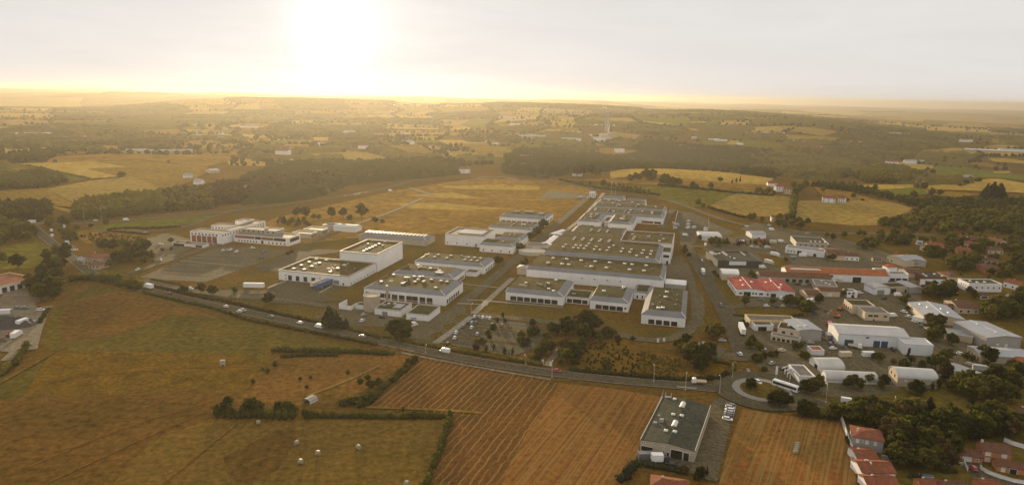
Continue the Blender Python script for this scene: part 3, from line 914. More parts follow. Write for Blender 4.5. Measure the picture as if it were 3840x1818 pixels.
def loc_uv(F, items):
    """surveyed roof points 'k x,y' at level z -> local building coordinates"""
    k, px, z = items
    r = []
    for w in px.split():
        a = np.array(at(k, *map(float, w.split(',')), z)) - np.array(F[:2])
        c, s = math.cos(F[2]), math.sin(F[2])
        p = (a[0] * c + a[1] * s, -a[0] * s + a[1] * c)
        if .9 < p[0] < F[3] - .9 and .9 < p[1] < F[4] - .9:
            r.append(p)
    return r
IB = 'industrial building'
# ---- factory
F = fr_uv(-280, -225, 408.5, 450)
building('warehouse', 'low white warehouse with six dark loading docks along its front', 'warehouse', F, 7.4, par=.9,
         ops=[('F', 'dock_door', a, .4, 2.9, 3.6) for a in (7.6, 13.6, 19.8, 26, 32.2, 38.4)] + [('F', 'garage_door', 43.5, .6, 4, 3), ('F', 'vent', 5.4, 1, .9, .9), ('F', 'vent', 5.4, 3.4, .9, .9), ('F', 'door', 50, .5, 1.2, 1.6)] + rowof('R', 'window', 8, 2.5, 38, .8, .9, 1.3),
         sky=loc_uv(F, ('A', '1668,760 1783,770 1585,795 1703,805 1495,832 1615,845 1408,870 1528,880 1910,868 1985,830 1825,907', 7)), skw=2.6, ducts=[(34, 14, .6, .6, 2.2)])
F = fr_uv(-255, -224.2, 450.3, 496)
building('warehouse', 'tall windowless white block joined to the back of the loading dock warehouse', 'warehouse', F, 13.9, par=.9,
         sky=loc_uv(F, ('B', '620,15 555,42 512,62 478,78 445,93 412,107 378,125', 13.3)), skw=2.4)
F = fr_uv(-289, -224, 545, 566)
building('factory_hall', 'long low grey roofed hall with ribbed skylights behind the tall white block', 'factory hall', F, 5.2, 'mansard', 'concrete', 'deck_grey', rise=1.6, inset=4,
         ducts=[(3 + i * 3.5, 6.5, 1.9, 8.5, .55) for i in range(17)])
F = fr_uv(-202.6, -146.7, 387.2, 421.5)
building('factory_hall', 'large white hall with grey sloping eaves and red panelled window bays behind the round tank', 'factory hall', F, 6.6, 'mansard', inset=(3.4, 4.6, 4.6, 3), rise=2,
         ops=[('F', 'window', a, 1.5, 3.9, 2.9) for a in (1, 5.7, 10.4, 14.5, 19.6, 24.5, 29.6, 33.6, 38.7, 43.6)] + [('F', 'red_panel', a, .3, 3.9, 1.15) for a in (19.6, 24.5, 29.6, 33.6, 38.7, 43.6)] + rowof('R', 'window', 6, 3, 26, .5, 2.8, 2.8),
         sky=loc_uv(F, ('B', '720,398 955,418 1050,418 578,475 820,498 965,478 1150,452 1260,468 1330,476 1200,545 890,432 1000,452', 8.6)), skw=2.2, ducts=[(18, 22, 3, 2, 1.4), (26, 27, 2, 3, 1.2), (33, 17, 1.5, 4, 1), (22, 12, 1, 6, .6)])
F = fr_uv(-202.5, -157.3, 431, 456)
building('factory_hall', 'middle hall with red pipework on its roof behind the red panelled hall', 'factory hall', F, 5.8, 'mansard', inset=(3, 5, 4.5, 3), rise=1.9, ops=rowof('R', 'red_panel', 3, 5, 20, .5, 3, 2.4) + rowof('R', 'window', 3, 8.5, 23, .5, 2, 2.4),
         sky=loc_uv(F, ('B', '1000,290 1245,352 1140,325', 7.6)), skw=2.6, ducts=[(12, 14, 8, .5, .6), (14, 11, .5, 8, .6), (22, 15, 7, .5, .5), (31, 1.5, 5.5, 4, .9)])
F = fr_uv(-202.5, -147, 470, 497)
building('factory_hall', 'brown roofed hall with pale dome lights third back from the round tank', 'factory hall', F, 5.4, 'mansard', inset=(3, 5, 4.5, 3), rise=1.9, ops=rowof('R', 'window', 5, 4, 25, .4, 2.4, 2.6) + [('F', 'vent', 3, 2, 1.2, 1.2)],
         sky=loc_uv(F, ('B', '1090,170 1187,197 1230,170 1375,180 1327,208 1577,198 1533,227 1603,233 1645,202 1675,238 1715,210', 7.2)), skw=2)
F = fr_uv(-158.5, -150, 461, 468.5)
building('annex', 'small low flat annex on the near side of the brown roofed third hall', 'annex', F, 3.4, par=.5)
tk = np.array(at('B', 475, 740, 4.5))
t = thing('storage_tank', 'big round pale concrete tank in front of the red panelled hall', 'tank', (*at('B', 474, 800, 0), 0))
MB().loft([[(c * 5, s * 5, z_) for c, s in ca] for z_ in (-1, 9.4)]).build('tank_wall', 'beige_wall', t)
MB().loft([[(c * r_, s * r_, z_) for c, s in ca] for r_, z_ in ((5.15, 9), (5.15, 9.9), (4.7, 9.9), (4.7, 9.5))]).build('rim', 'beige_wall', t)
m_ = MB()
for i in range(12):
    a_ = 6.2832 * i / 12
    m_.box(5.02 * math.cos(a_) - .12, 5.02 * math.cos(a_) + .12, 5.02 * math.sin(a_) - .12, 5.02 * math.sin(a_) + .12, -.5, 9)
m_.build('rib', 'concrete', t)
t = thing('chimney_stack', 'square pale chimney against the front of the red panelled hall', 'chimney', (*uvw(-185.6, 385.6), 0), FAX)
MB().box(-.6, .6, -.6, .6, -1, 10).build('shaft', 'concrete', t)
MB().box(-.75, .75, -.75, .75, 10, 10.4).build('cap', 'coping', t)
F = fr_uv(-180.9, -163.8, 358.2, 374.6)
building('annex', 'low white plant building with a sunken roof pit beside the round tank', 'annex', F, 4.2, par=.6, rmat='deck_olive', ops=[('F', 'garage_door', 5, .1, 3.5, 2.4)], ducts=[(10, 4, 5, 8, .7), (2, 6, 2.4, 1.6, 1), (8.5, 10, 1.6, 1.2, .9)], sky=[(4, 11.5), (7.5, 12.5)])
F = fr_uv(-159.2, -144.9, 355.8, 374.3)
building('annex', 'low white annex with a plain olive flat roof by the red panelled hall corner', 'annex', F, 4, par=.5, rmat='deck_olive')
F = fr_uv(-206, -197.6, 360.5, 371)
t = thing('yard_wall', 'white stepped yard wall enclosing a small yard left of the round tank', 'wall', (F[0], F[1], 0), F[2])
MB().box(0, 8.4, 0, .3, -.5, 2.9).build('wall_panel', 'white_wall', t)
MB().box(0, .3, .3, 10, -.5, 3.6).build('wall_panel', 'white_wall', t)
MB().box(8.1, 8.4, .3, 7, -.5, 2.9).build('wall_panel', 'white_wall', t)
F = fr_uv(-197, -191.5, 364.5, 370)
building('annex', 'tiny white flat roofed hut between the yard wall and the round tank', 'annex', F, 3, par=.4, rmat='deck_olive')
F = fr_uv(-113.9, -75.9, 411.5, 449)
building('factory_hall', 'wide white hall with seven dark window bays right of the pale footpath', 'factory hall', F, 5.7, 'mansard', inset=(.6, 4.6, 4.2, 2.5), rise=1.9, rmat='deck', ops=rowof('F', 'window', 7, 3.2, 34.4, .35, 4.0, 2.9) + rowof('R', 'window', 2, 6, 16, 1, 2.2, 2.2),
         sky=loc_uv(F, ('D', '405,490 748,458 660,495 665,558 720,582', 7.6)), skw=2, ducts=[(22, 20, .8, .8, 1.6), (23, 12, .6, .6, 1.2), (16, 18, 2.6, .6, .5)])
F = fr_uv(-75.6, -60.4, 418.2, 436)
building('annex', 'sunken flat link building between the two window bayed white halls', 'annex', F, 4.5, par=.6, rmat='deck_olive', ops=[('F', 'window', 1.0, .35, 3.3, 2.6), ('F', 'glazing', 4.8, .35, 5.6, 2.7), ('F', 'window', 10.9, .35, 3.4, 2.6)], ducts=[(3, 7, 2, 1.4, .7)])
F = fr_uv(-58.6, -34.6, 410.5, 444)
building('factory_hall', 'narrow white hall with four dark window bays and an olive roof', 'factory hall', F, 5.7, 'mansard', inset=(1.0, 4.2, 4.2, 2.5), rise=1.9, rmat='deck_olive', ops=rowof('F', 'window', 4, 3.6, 20.6, .35, 3.9, 2.9) + [('F', 'vent', 21.6, 1.8, 1.1, 1.2), ('R', 'window', 4, .6, 2, 2), ('R', 'window', 9, .6, 2, 2)],
         sky=loc_uv(F, ('D', '1297,582 1522,540', 7.6)), skw=2.2)
F = fr_uv(-34.2, -23.4, 441, 460)
building('annex', 'white link wall with three slot windows set back between two halls', 'annex', F, 4.6, 'mansard', inset=1.5, rise=.8, rmat='deck_olive', ops=rowof('F', 'vent', 3, 2, 9.6, .6, .9, 2.2))
F = fr_uv(-25.2, 0.1, 391.6, 449.5)
building('factory_hall', 'white hall at the site corner with four tall dark window bays facing the lawn', 'factory hall', F, 5.7, 'mansard', inset=(3.4, 2.8, 5, 2.5), rise=2.1, rmat='deck_olive', ops=rowof('F', 'window', 4, 4.2, 20.8, .3, 3.5, 2.9),
         sky=loc_uv(F, ('D', '2015,597 2000,655 1920,780 1970,777', 7.6)), skw=2.2, ducts=[(8, 34, 1, 1, .5), (9, 20, 1, 1, .5), (18, 18, 1.2, 1, .5), (18.5, 28, 1, 1, .5), (18.5, 40, 1, 1, .5)])
F = fr_uv(-113.1, -16.3, 464, 506.5)
building('factory_hall', 'very long white hall with two rows of dome lights behind the window bayed halls', 'factory hall', F, 8.2, 'mansard', inset=(.6, 2.8, 3.6, .6), rise=2, rmat='deck', ops=[('F', 'vent', 40 + 9 * i, 4.5, 1, .8) for i in range(4)],
         sky=loc_uv(F, ('D', '715,208 870,220 1035,235 1195,247 1362,260 1533,273 1618,281 1780,293 658,263 818,276 893,283 1152,304 1325,319 1588,340 1755,353', 10.1)), skw=2.4)
F = fr_uv(-110.5, -22.2, 507.8, 597)
building('factory_hall', 'huge flat hall with scattered pairs of dome lights behind the very long hall', 'factory hall', F, 10.2, 'mansard', inset=(.6, 3.2, 4.2, .6), rise=1.9, rmat='deck',
         sky=loc_uv(F, ('V', '530,903 490,942 697,913 655,955 775,920 735,962 868,927 830,970 908,889 995,983 1027,938 1207,998 1238,953 1313,919 1437,1017 1462,971 1578,1027 1603,982 1780,1044 1803,997 1917,1060 1933,1012 680,790 657,820 822,802 797,828 962,812 940,838 1107,822 1083,848 1250,832 1230,858 1690,1085 1860,1115 1090,990', 12.1)), skw=2)
F = fr_uv(-57.5, -14.6, 566.5, 613)
building('factory_hall', 'raised flat block with a pale parapet on the right of the huge flat hall', 'factory hall', F, 13.2, par=.9, rmat='deck', wall='white_wall',
         sky=loc_uv(F, ('V', '1655,775 1635,810 1637,880 2040,908 2062,842 2127,808', 12.5)), skw=1.8, ducts=[(6, 30, 2, 4, .6), (20, 24, 3, 3, .5), (30, 36, 3, 1.2, .6)])
F = fr_uv(-22, -15, 548, 566)
building('annex', 'white end tower with a dark opening at the yard corner of the huge flat hall', 'annex', F, 10, par=.5, ops=[('F', 'dock_door', 1.2, 5.2, 4.6, 2.2), ('F', 'door', 3.8, 0, 1.6, 2.6), ('R', 'window', 3, 4, 3, 2)])
F = fr_uv(-108, -60.5, 599, 640)
building('factory_hall', 'dark roofed low hall with paired dome lights between the huge hall and the northern wings', 'factory hall', F, 8.4, 'mansard', inset=(3, 1, 4, 1), rise=1.4, rmat='deck_olive', sky=loc_uv(F, ('V', '950,660 932,683 1087,668 1065,691 1218,677 1203,700', 9.6)), skw=1.8, ducts=[(14, 2.4, 27, .9, .6)])
F = fr_uv(-59.5, -30, 622, 650)
building('plant_yard', 'cluttered plant building with pipes and ducts beside the dark roofed low hall', 'annex', F, 4.5, par=.5, wall='concrete', rmat='felt_green', ducts=[(6, 6, 6, .7, 1.4), (14, 3, .8, 12, 1.6), (17, 8, 5, 1, 2.2), (20, 4, 4, 4, 2.6), (9, 14, 3, 5, 1.2), (24, 14, 2, 6, 3.4)])
F = fr_uv(-113.2, -90.2, 678.5, 722)
building('factory_hall', 'left northern wing with a white framed red doorway facing the low hall', 'factory hall', F, 6.8, 'mansard', inset=(2, 4, 5, 2), rise=1.9, ops=[('F', 'red_panel', 4.2, .2, 12.5, 3), ('F', 'window', 9.5, .7, 3, 1.6)], sky=loc_uv(F, ('V', '945,410 940,450 1035,405', 8.7)), skw=2.6, ducts=[(14, 18, .5, 12, .6)])
F = fr_uv(-80.6, -56.8, 669, 716)
building('factory_hall', 'right northern wing with a tall white framed red doorway and white corner post', 'factory hall', F, 8.2, 'mansard', inset=(2, 4, 4, 2), rise=1.9, ops=[('F', 'red_panel', 6, .2, 12, 4), ('R', 'window', 5, .6, 3, 3), ('R', 'window', 12, .6, 3, 3)], sky=loc_uv(F, ('V', '1480,445 1430,475 1460,480', 10)), skw=2.4, ducts=[(10, 14, 5, 4, .7)])
F = fr_uv(-88, -83.5, 694, 718)
building('annex', 'narrow white link between the two northern wings', 'annex', F, 6, par=.4, wall='white_clad', ops=rowof('F', 'window', 2, .6, 4, 3, 1.2, .8))
F = fr_uv(-112, -29.8, 724, 757)
building('factory_hall', 'first cross hall behind the northern wings with grey sloping front and red windows at right', 'factory hall', F, 7.2, 'mansard', inset=(2, 3, 5, 1), rise=2, ops=[('F', 'red_panel', 60, .8, 12, 2.4), ('F', 'window', 73, .8, 7, 2.2)] + rowof('R', 'window', 4, 4, 28, 1, 3, 2.5), sky=loc_uv(F, ('V', '1010,340 1020,318 1310,360 1560,380 1590,340 1780,360 1940,370 1940,395', 9.2)), skw=2.4, ducts=[(22, 6, .6, 20, .5), (40, 6, .6, 20, .5), (50, 14, 2, 2, .9)])
F = fr_uv(-111.5, -29.8, 764, 800)
building('factory_hall', 'second cross hall from the northern wings with a sloping grey front', 'factory hall', F, 7.2, 'mansard', inset=(2, 3, 6, 1), rise=2, sky=loc_uv(F, ('V', '1060,300 1190,320 1300,225 1410,255 1840,260 2000,285 2020,255 1720,250', 9.2)), skw=2.6, ducts=[(26, 7, .6, 22, .5), (48, 7, .6, 22, .5)], ops=rowof('R', 'window', 4, 4, 30, 1, 3, 2.5))
F = fr_uv(-109.5, -84, 842, 866)
building('factory_hall', 'white gabled end hall at the far left corner of the northern complex', 'factory hall', F, 7.5, 'mansard', inset=(1, 1, 7, 2), rise=2.5, ops=[])
F = fr_uv(-79, -57, 832, 856)
building('factory_hall', 'white gabled end hall at the far right of the northern complex', 'factory hall', F, 7, 'mansard', inset=(1, 1, 7, 2), rise=2.2)
F = fr_uv(-111, -56, 803, 829)
building('factory_hall', 'third cross hall from the northern wings below the two gabled end halls', 'factory hall', F, 7, 'mansard', inset=(2, 2, 5, 1), rise=1.8, sky=[(12, 14, 3, 2), (24, 15, 3, 2), (40, 13, 3, 2)], ducts=[(20, 7, .6, 14, .5)])
F = fr_uv(-210.5, -174, 556.5, 590)
building('factory_hall', 'blank white block with a recessed grey roof beside the planted service road', 'factory hall', F, 10, 'flat', par=.7, rmat='deck_grey', trim='coping', ops=rowof('F', 'vent', 4, 1.5, 30, 1.5, .9, 1.3) + [('F', 'door', 28, .3, 1.4, 2.6)], ducts=[(9, 8, 23, 18, .7)])
F = fr_uv(-173.5, -144, 541, 562)
building('annex', 'low white annex with slanting grey roof edge joined to the blank white block', 'annex', F, 6, 'mansard', inset=(.5, 3, 5, 2), rise=1.6, ops=rowof('F', 'vent', 4, 3, 27, 1, 1, 1.4), sky=[(17, 12)])
F = fr_uv(-166.5, -143.6, 566.5, 596)
building('factory_hall', 'small grey edged hall behind the blank white block', 'factory hall', F, 6, 'mansard', inset=(1, 4, 5, 2), rise=1.6, rmat='deck_olive', sky=[(8, 17), (12, 19)], ops=[('F', 'vent', 3, 3, 8, 1)])
F = fr_uv(-189, -146, 618, 648)
building('factory_hall', 'low double hall with green tinted roof between the blank block and the red bayed hall', 'factory hall', F, 6, 'mansard', inset=(1, 3, 4.5, 2), rise=1.4, rmat='deck_olive', sky=[(30, 18, 5, 2)], ducts=[(20, 5, .6, 22, .4)])
F = fr_uv(-194.5, -145.5, 674, 712)
building('factory_hall', 'separate white hall with eight red window bays at the edge of the golden field', 'factory hall', F, 6.8, 'mansard', inset=(3, 3, 10, 6), rise=2.2, ops=rowof('F', 'red_panel', 8, 2, 46, .5, 4.6, 3) + rowof('R', 'window', 4, 4, 34, .5, 4.5, 3.5), ducts=[(9, 22, 6, 3, 1), (20, 24, 10, 4, 1), (38, 14, 5, 5, 1.6)])
F = (*at('D', 1990, 545), FAX, 14.5, 13)
r = building('shelter', 'white ribbed flat shelter roof beside the end of the very long hall', 'shelter', F, 3.2, 'flat', 'grey_wall', 'white_metal', trim='white_metal', par=.3)
for i in range(4):
    MB().box(.6, 13.9, .8 + 3.1 * i, 3.0 + 3.1 * i, 2.96, 3.5).build('roof_rib', 'white_metal', r)
# covered walkways
def walkway(label, k, p, q, w=4, h=3.6):
    a, b = np.array(at(k, *p, h)), np.array(at(k, *q, h))
    an = math.atan2(*(b - a)[::-1])
    ln = np.linalg.norm(b - a)
    t = thing('covered_walkway', label, 'walkway', (*a, 0), an)
    MB().loft([[(s, w / 2 * math.cos(math.pi * i / 8), h + 1.1 * math.sin(math.pi * i / 8)) for i in range(9)] for s in (0, ln)]).build('canopy', 'white_metal', t)
    for s in np.linspace(.3, ln - .3, max(2, int(ln / 5))):
        for e in (-w / 2 + .2, w / 2 - .2):
            MB().box(s - .12, s + .12, e - .12, e + .12, -.3, h).build('post', 'white_metal', t)
walkway('white arched canopy crossing the footpath, longer upper arm', 'C', (1310, 605), (1440, 560), 5)
walkway('white arched canopy of the upper crossing, arm bending down to the hall roof', 'C', (1370, 600), (1500, 625), 4)
walkway('white canopy stretch climbing between the two crossings on the footpath', 'C', (1265, 700), (1350, 630), 6)
walkway('white arched canopy of the lower crossing, short arm pointing left', 'C', (1195, 712), (1280, 700), 4)
walkway('white arched canopy of the lower crossing, short arm pointing right', 'C', (1250, 700), (1320, 735), 4)
F = (*at('C', 1010, 780), FAX, 30, 13)
building('gatehouse', 'low round ended gatehouse with a pale slab roof beside the footpath', 'gatehouse', F, 4.2, 'flat', 'cream_wall', 'deck_grey', par=.4, ops=[('F', 'white_door', 6, .2, 5, 2.6), ('F', 'window', 13, .5, 6, 1.8)])
t = thing('round_terrace', 'round walled terrace at the end of the pale slab roofed gatehouse', 'terrace', (*at('C', 1090, 830), 0))
MB().loft([[(c * r_ * 1.5, s * r_, z_) for c, s in ca] for r_, z_ in ((8, -.5), (8, 3.2), (7.6, 3.2), (7.6, 2.6))]).build('wall', 'coping', t)
F = (*at('D', 300, 390), FAX, 9, 9)
building('porch', 'small cream porch at the left end of the very long hall', 'porch', F, 5, 'hip', 'cream_wall', 'grey_roof', rise=1.4)
# ---- offices
OW = rowof
F = fr_uv(-424, -392, 492.5, 507)
building('office_building', 'front left office wing with white upper storey and red brick ground floors', 'office', F, 9.9, par=.5, rmat='deck_grey', ops=OW('F', 'window', 8, 1.2, 28, 7, 1.8, 1.3) + OW('F', 'red_panel', 5, 1.2, 27, .4, 4.6, 6) + OW('R', 'window', 4, 1, 13, 7, 1.6, 1.3), )
F = fr_uv(-404, -392.3, 507.3, 556)
building('office_building', 'long white office spine running back between the wings', 'office', F, 9.9, par=.5, rmat='deck_grey', ops=OW('R', 'window', 12, 1.5, 46, 7, 1.6, 1.3) + OW('R', 'red_panel', 6, 2, 46, .5, 5.5, 5.6))
F = fr_uv(-425, -404.2, 521, 534)
building('office_building', 'middle left office wing, mostly hidden behind the front wing', 'office', F, 9.9, par=.5, rmat='deck_grey', ops=OW('F', 'window', 6, 1, 19, 7, 1.7, 1.3))
F = fr_uv(-416, -404.2, 543, 556)
building('office_building', 'rear office block with a raised white roof room', 'office', F, 11, par=.5, rmat='deck_grey')
F = fr_uv(-390.5, -335, 506, 524)
building('office_building', 'office block with two white framed storeys facing the empty car park', 'office', F, 7.1, par=.5, rmat='deck_grey', ops=[('F', 'red_panel', 1.6, 3.7, 20, 2.4), ('F', 'window', 22, 3.7, 6, 2.4), ('F', 'red_panel', 28.4, 3.7, 12, 2.4), ('F', 'window', 40.8, 3.7, 11.5, 2.4)] + OW('F', 'window', 7, 5, 24, .8, 1.3, 1.4) + OW('F', 'window', 5, 35, 52, .8, 1.3, 1.4) + [('F', 'door', 28, .2, 2.2, 2.8), ('R', 'glazing', 2, 2.8, 14, 3)])
F = fr_uv(-389, -354, 515.5, 529)
building('office_building', 'grey top storey set back on the office block facing the car park', 'office', F, 10.2, par=.4, wall='grey_wall', rmat='deck_grey', ops=OW('F', 'window', 7, 2, 33, 7.6, 1.5, 1.5), ducts=[(20, 6, 3, 1.5, 1)])
for lb, u0, u1, v0, v1 in (('first low flat workshop stepping back behind the offices', -352, -333, 538, 549), ('second low flat workshop stepping back behind the offices', -352, -332.5, 556, 570), ('third low flat workshop stepping back behind the offices, nearest the white sheds', -346, -330, 580, 592)):
    F = fr_uv(u0, u1, v0, v1)
    building('workshop', lb, 'workshop', F, 5, 'flat', 'concrete', 'deck_grey', ops=OW('R', 'window', 3, 1, 9, 1, 2, 2))
F = fr_uv(-333, -310, 578, 592)
building('shed', 'bright white roofed shed cluster at the end of the office lane', 'shed', F, 4.5, 'gable', 'white_metal', 'white_roof', rise=1.2)
F = fr_uv(-429, -397, 475.5, 482.5)
building('gatehouse', 'low white gatehouse with two wide openings in front of the offices', 'gatehouse', F, 3, 'flat', 'white_wall', 'deck_grey', par=.7, ops=[('F', 'dock_door', 1.5, .2, 11, 1.9), ('F', 'dock_door', 24, .2, 6.6, 1.9)])
# ---- industrial estate
B = building
F = fr('E', (690, 990), (1290, 1000), (1180, 850), 6)
B('garage_building', 'dark green flat roofed garage with a blank pale sign board on its front', 'garage', (F[0], F[1], F[2], 35, 34), 6, 'flat', 'dark_wall', 'felt_green', trim='dark_wall', ops=[('F', 'sign_board', 9, 2.4, 13.5, 3.4)], sky=[(14, 14), (16, 9), (6, 24), (9, 26)], ducts=[(12, 17, 1.6, 14, 1), (28, 20, 1, 13, .6), (1, 18, 3, 11, 1.4)])
F = fr('G', (270, 240), (500, 250), (480, 200), 6)
B('storage_hall', 'cream rounded storage hall behind the red roofed workshop', 'storage hall', (F[0], F[1], F[2], 12, 10), 4.6, 'arch', 'cream_wall', 'white_metal', rise=2.6)
F = fr('G', (480, 485), (1345, 525), (1130, 350), 4.8)
xr = F[3]
B('red_roof_workshop', 'wide workshop with a bright red sheet roof in two low gables', 'workshop', (F[0], F[1], F[2], F[3] * .5, F[4]), 4.6, 'gable', 'white_wall', 'red_sheet', trim='white_metal', rise=1.1, axis='v', ops=[('F', 'window', 2, 1.4, 2, 1.2), ('F', 'dock_door', 5, .1, 4.6, 3), ('F', 'window', 10.5, 1.6, 1.2, 1.2), ('F', 'window', 12.4, 1.6, 1.2, 1.2), ('F', 'window', 15, 1.4, 2.6, 1.3)] + OW('L', 'window', 5, 2, 24, 1.2, 2, 1.6), sky=[(6, 8), (7, 20), (14, 18)])
B('red_roof_workshop', 'right hand gable of the red roofed workshop with a pale blue front', 'workshop', (F[0] + math.cos(F[2]) * F[3] * .5, F[1] + math.sin(F[2]) * F[3] * .5, F[2], F[3] * .5, F[4]), 4.4, 'gable', 'white_clad', 'red_sheet', trim='white_metal', rise=1.0, axis='v', ops=[('F', 'dock_door', 3.6, .1, 3.4, 2.6), ('F', 'window', 1, 1.3, 1.2, 1.3), ('F', 'window', 15, 1.4, 1.2, 1.2), ('F', 'window', 16.6, 1.4, 1.2, 1.2)], sky=[(11, 7), (14, 15), (5, 20), (9, 22)])
F = fr('G', (835, 290), (1870, 330), (1830, 250), 4.6)
B('long_workshop', 'long low workshop with a dark brown tiled roof and concrete walls', 'workshop', (F[0], F[1], F[2], 50, 13), 4.4, 'gable', 'concrete', 'tile_brown', trim='tile', rise=2, ops=OW('F', 'window', 6, 18, 44, .6, 2.6, 2.4))
F = fr('G', (1230, 230), (2300, 300), (2250, 140), 6.4, ang=-5)
B('long_workshop', 'longest workshop of the estate, orange roof catching the sun along its ridge', 'workshop', (F[0], F[1], F[2], 72, 15), 6, 'gable', 'white_wall', 'tile_orange', trim='coping', rise=2.6, ops=[('F', 'glazing', 3, 3.6, 30, 1.4), ('F', 'dock_door', 47, .2, 6, 4)], sky=[(14, 4.2, 22, 2.6)])
F = fr('H', (195, 220), (380, 225), (380, 200), 7.6)
B('shop_block', 'white square block with a small dark sign at the end of the orange roofed workshop', 'shop', (F[0], F[1], F[2], 9.4, 8), 8, 'flat', 'white_wall', 'deck_grey', trim='white_wall', ops=[('F', 'door', .8, .2, 1.8, 2), ('F', 'grille', 3.4, 4.4, 3.2, 1.6)])
F = fr('H', (382, 262), (655, 268), (640, 210), 5.4)
B('shop_building', 'low white shop with three dark windows right of the white square block', 'shop', (F[0], F[1], F[2], 14, 8), 5.6, 'flat', 'white_wall', 'deck_grey', trim='white_metal', ops=OW('F', 'window', 3, .6, 13.4, .2, 3.8, 1.9))
F = fr('H', (345, 165), (490, 165), (480, 130), 8.5)
B('roof_house', 'orange tiled loft with a white dormer wall above the shop block', 'house', (F[0], F[1], F[2], 8, 6), 8.4, 'hip', 'white_wall', 'tile_orange', rise=2)
F = fr('H', (565, 70), (720, 100), (720, 0), 6)
B('cream_house', 'cream gabled house with grey lean-to roof behind the orange roofed loft', 'house', fr('F', (560, 930), (800, 1000), (700, 880), 5), 5, 'gable', 'cream_wall', 'grey_roof', rise=1.8, axis='v', ops=OW('F', 'window', 2, 1, 6, 1.2, 1.2, 1.3))
B('grey_shed', 'plain grey windowed block below the cream gabled house', 'workshop', fr('F', (835, 985), (1090, 1005), (1000, 945), 5), 5, 'gable', 'grey_wall', 'grey_roof', rise=1, axis='v', ops=OW('F', 'window', 4, 1, 8, 2, 1.1, .8))
F = fr('H', (150, 480), (385, 480), (300, 390), 4.6)
B('arched_hangar', 'small arched grey hangar with a plain pale front', 'hangar', (F[0], F[1], F[2], 11.5, 12), 4, 'arch', 'white_clad', 'grey_roof', rise=2, axis='v', ops=[('F', 'garage_door', 2.6, .1, 5, 3.4)])
B('flat_workshop', 'brown flat roofed workshop beside the small arched hangar', 'workshop', fr('H', (385, 455), (670, 445), (640, 380), 4.5), 4.5, 'flat', 'beige_wall', 'deck', ops=[('F', 'dock_door', 1, .1, 4, 3), ('F', 'door', 12, .1, 1.3, 2.2)])
B('grey_shed', 'grey lean shed at the right end of the brown flat workshop', 'shed', fr('H', (690, 470), (860, 470), (740, 375), 4), 4, 'gable', 'grey_wall', 'grey_roof', rise=.8, axis='v')
F = fr('H', (1555, 400), (2045, 410), (1870, 340), 6.4)
B('white_office', 'white office box with six small windows and a dark flat roof', 'office', F, 6.4, 'flat', 'white_wall', 'felt_green', trim='white_wall', par=.4, ops=OW('F', 'window', 6, 1.2, 22, 2.8, 1, 1.1) + OW('L', 'window', 3, 3, 9, 3.4, 1, 1), sky=[(5, 7), (14, 5), (8, 4)])
F = fr('H', (1020, 420), (1380, 420), (1390, 320), 4.8, ang=-1)
B('white_hall', 'white hall with a pale sloping roof left of the white office box', 'workshop', (F[0], F[1], F[2], 17, 16), 4.4, 'gable', 'white_wall', 'blue_roof', rise=1.8, ops=OW('F', 'window', 4, 2, 14, 1, 1.2, 1.2))
F = fr('H', (905, 305), (1230, 310), (1270, 235), 4.5)
B('green_roof_hall', 'low hall with a green felt roof and five pale roof lights', 'workshop', F, 4.5, 'flat', 'tile_brown', 'felt_green', trim='tile_brown', sky=[(4, 9), (6, 15), (3, 4), (13, 10), (15, 4)])
B('brown_house', 'brown tiled low house left of the green felt roof', 'house', fr('H', (660, 250), (890, 255), (1000, 190), 4), 4, 'gable', 'beige_wall', 'tile_brown', rise=1.6)
B('brown_house', 'brown tiled low house right of the green felt roof', 'house', fr('H', (1250, 305), (1440, 310), (1430, 240), 4), 4, 'hip', 'beige_wall', 'tile_brown', rise=1.6)
F = fr('H', (20, 830), (385, 845), (340, 760), 5.2)
B('cream_office', 'cream two tier office with long dark windows beside the street of parked vans', 'office', F, 5.2, 'flat', 'cream_wall', 'deck_grey', par=.5, ops=[('F', 'window', 2, 2.6, 2.6, 1.2), ('F', 'window', 5.2, 2.6, 2.6, 1.2), ('F', 'window', 11, 2.6, 2, 1), ('F', 'door', 5, .2, .9, 1)])
F2 = (F[0] - 3 * math.cos(F[2]) - math.sin(F[2]) * (F[4] + .3), F[1] - 3 * math.sin(F[2]) + math.cos(F[2]) * (F[4] + .3), F[2], 14, 13)
B('cream_office', 'rear tier of the cream office with a brown flat roof', 'office', F2, 5.9, 'flat', 'cream_wall', 'deck', par=.5, ops=OW('L', 'window', 4, 1, 12, 2, 1.2, 1.4))
F = fr('G', (1640, 480 - 60), (1990, 450), (1800, 335), 4.6)
B('flat_workshop', 'grey flat roofed yard building with three small roof lights', 'workshop', (F[0], F[1], F[2], 14.5, 17), 4.6, 'flat', 'concrete', 'deck_grey', sky=[(6, 14), (8, 8), (10, 5)])
B('brown_house', 'small brown hipped house beside the pale dirt yard', 'house', fr('G', (1530, 570), (1735, 575), (1660, 490), 3.4), 3.2, 'gable', 'cream_wall', 'tile_brown', rise=1.7, axis='u', ops=OW('F', 'window', 2, 1, 7, .8, 1.1, 1.1))
B('brown_house', 'wide cream house with a brown tiled roof behind the round dark tree', 'house', fr('G', (1720, 510), (2010, 515), (1960, 455), 4.4), 4.2, 'gable', 'cream_wall', 'tile_brown', rise=1.4, ops=[('F', 'white_door', 5, .1, 3, 2.6)])
B('white_villa', 'white two storey house with dark windows near the pale dirt yard', 'house', fr('G', (2120, 520), (2270, 520), (2240, 480), 4.6), 4.6, 'flat', 'white_wall', 'deck_grey', trim='white_wall', ops=OW('F', 'window', 2, .6, 5, 2.6, 1.6, 1.2) + [('F', 'door', 3, .1, 2, 2)])
F = fr('G', (680, 940), (1290, 960), (1250, 900), 5)
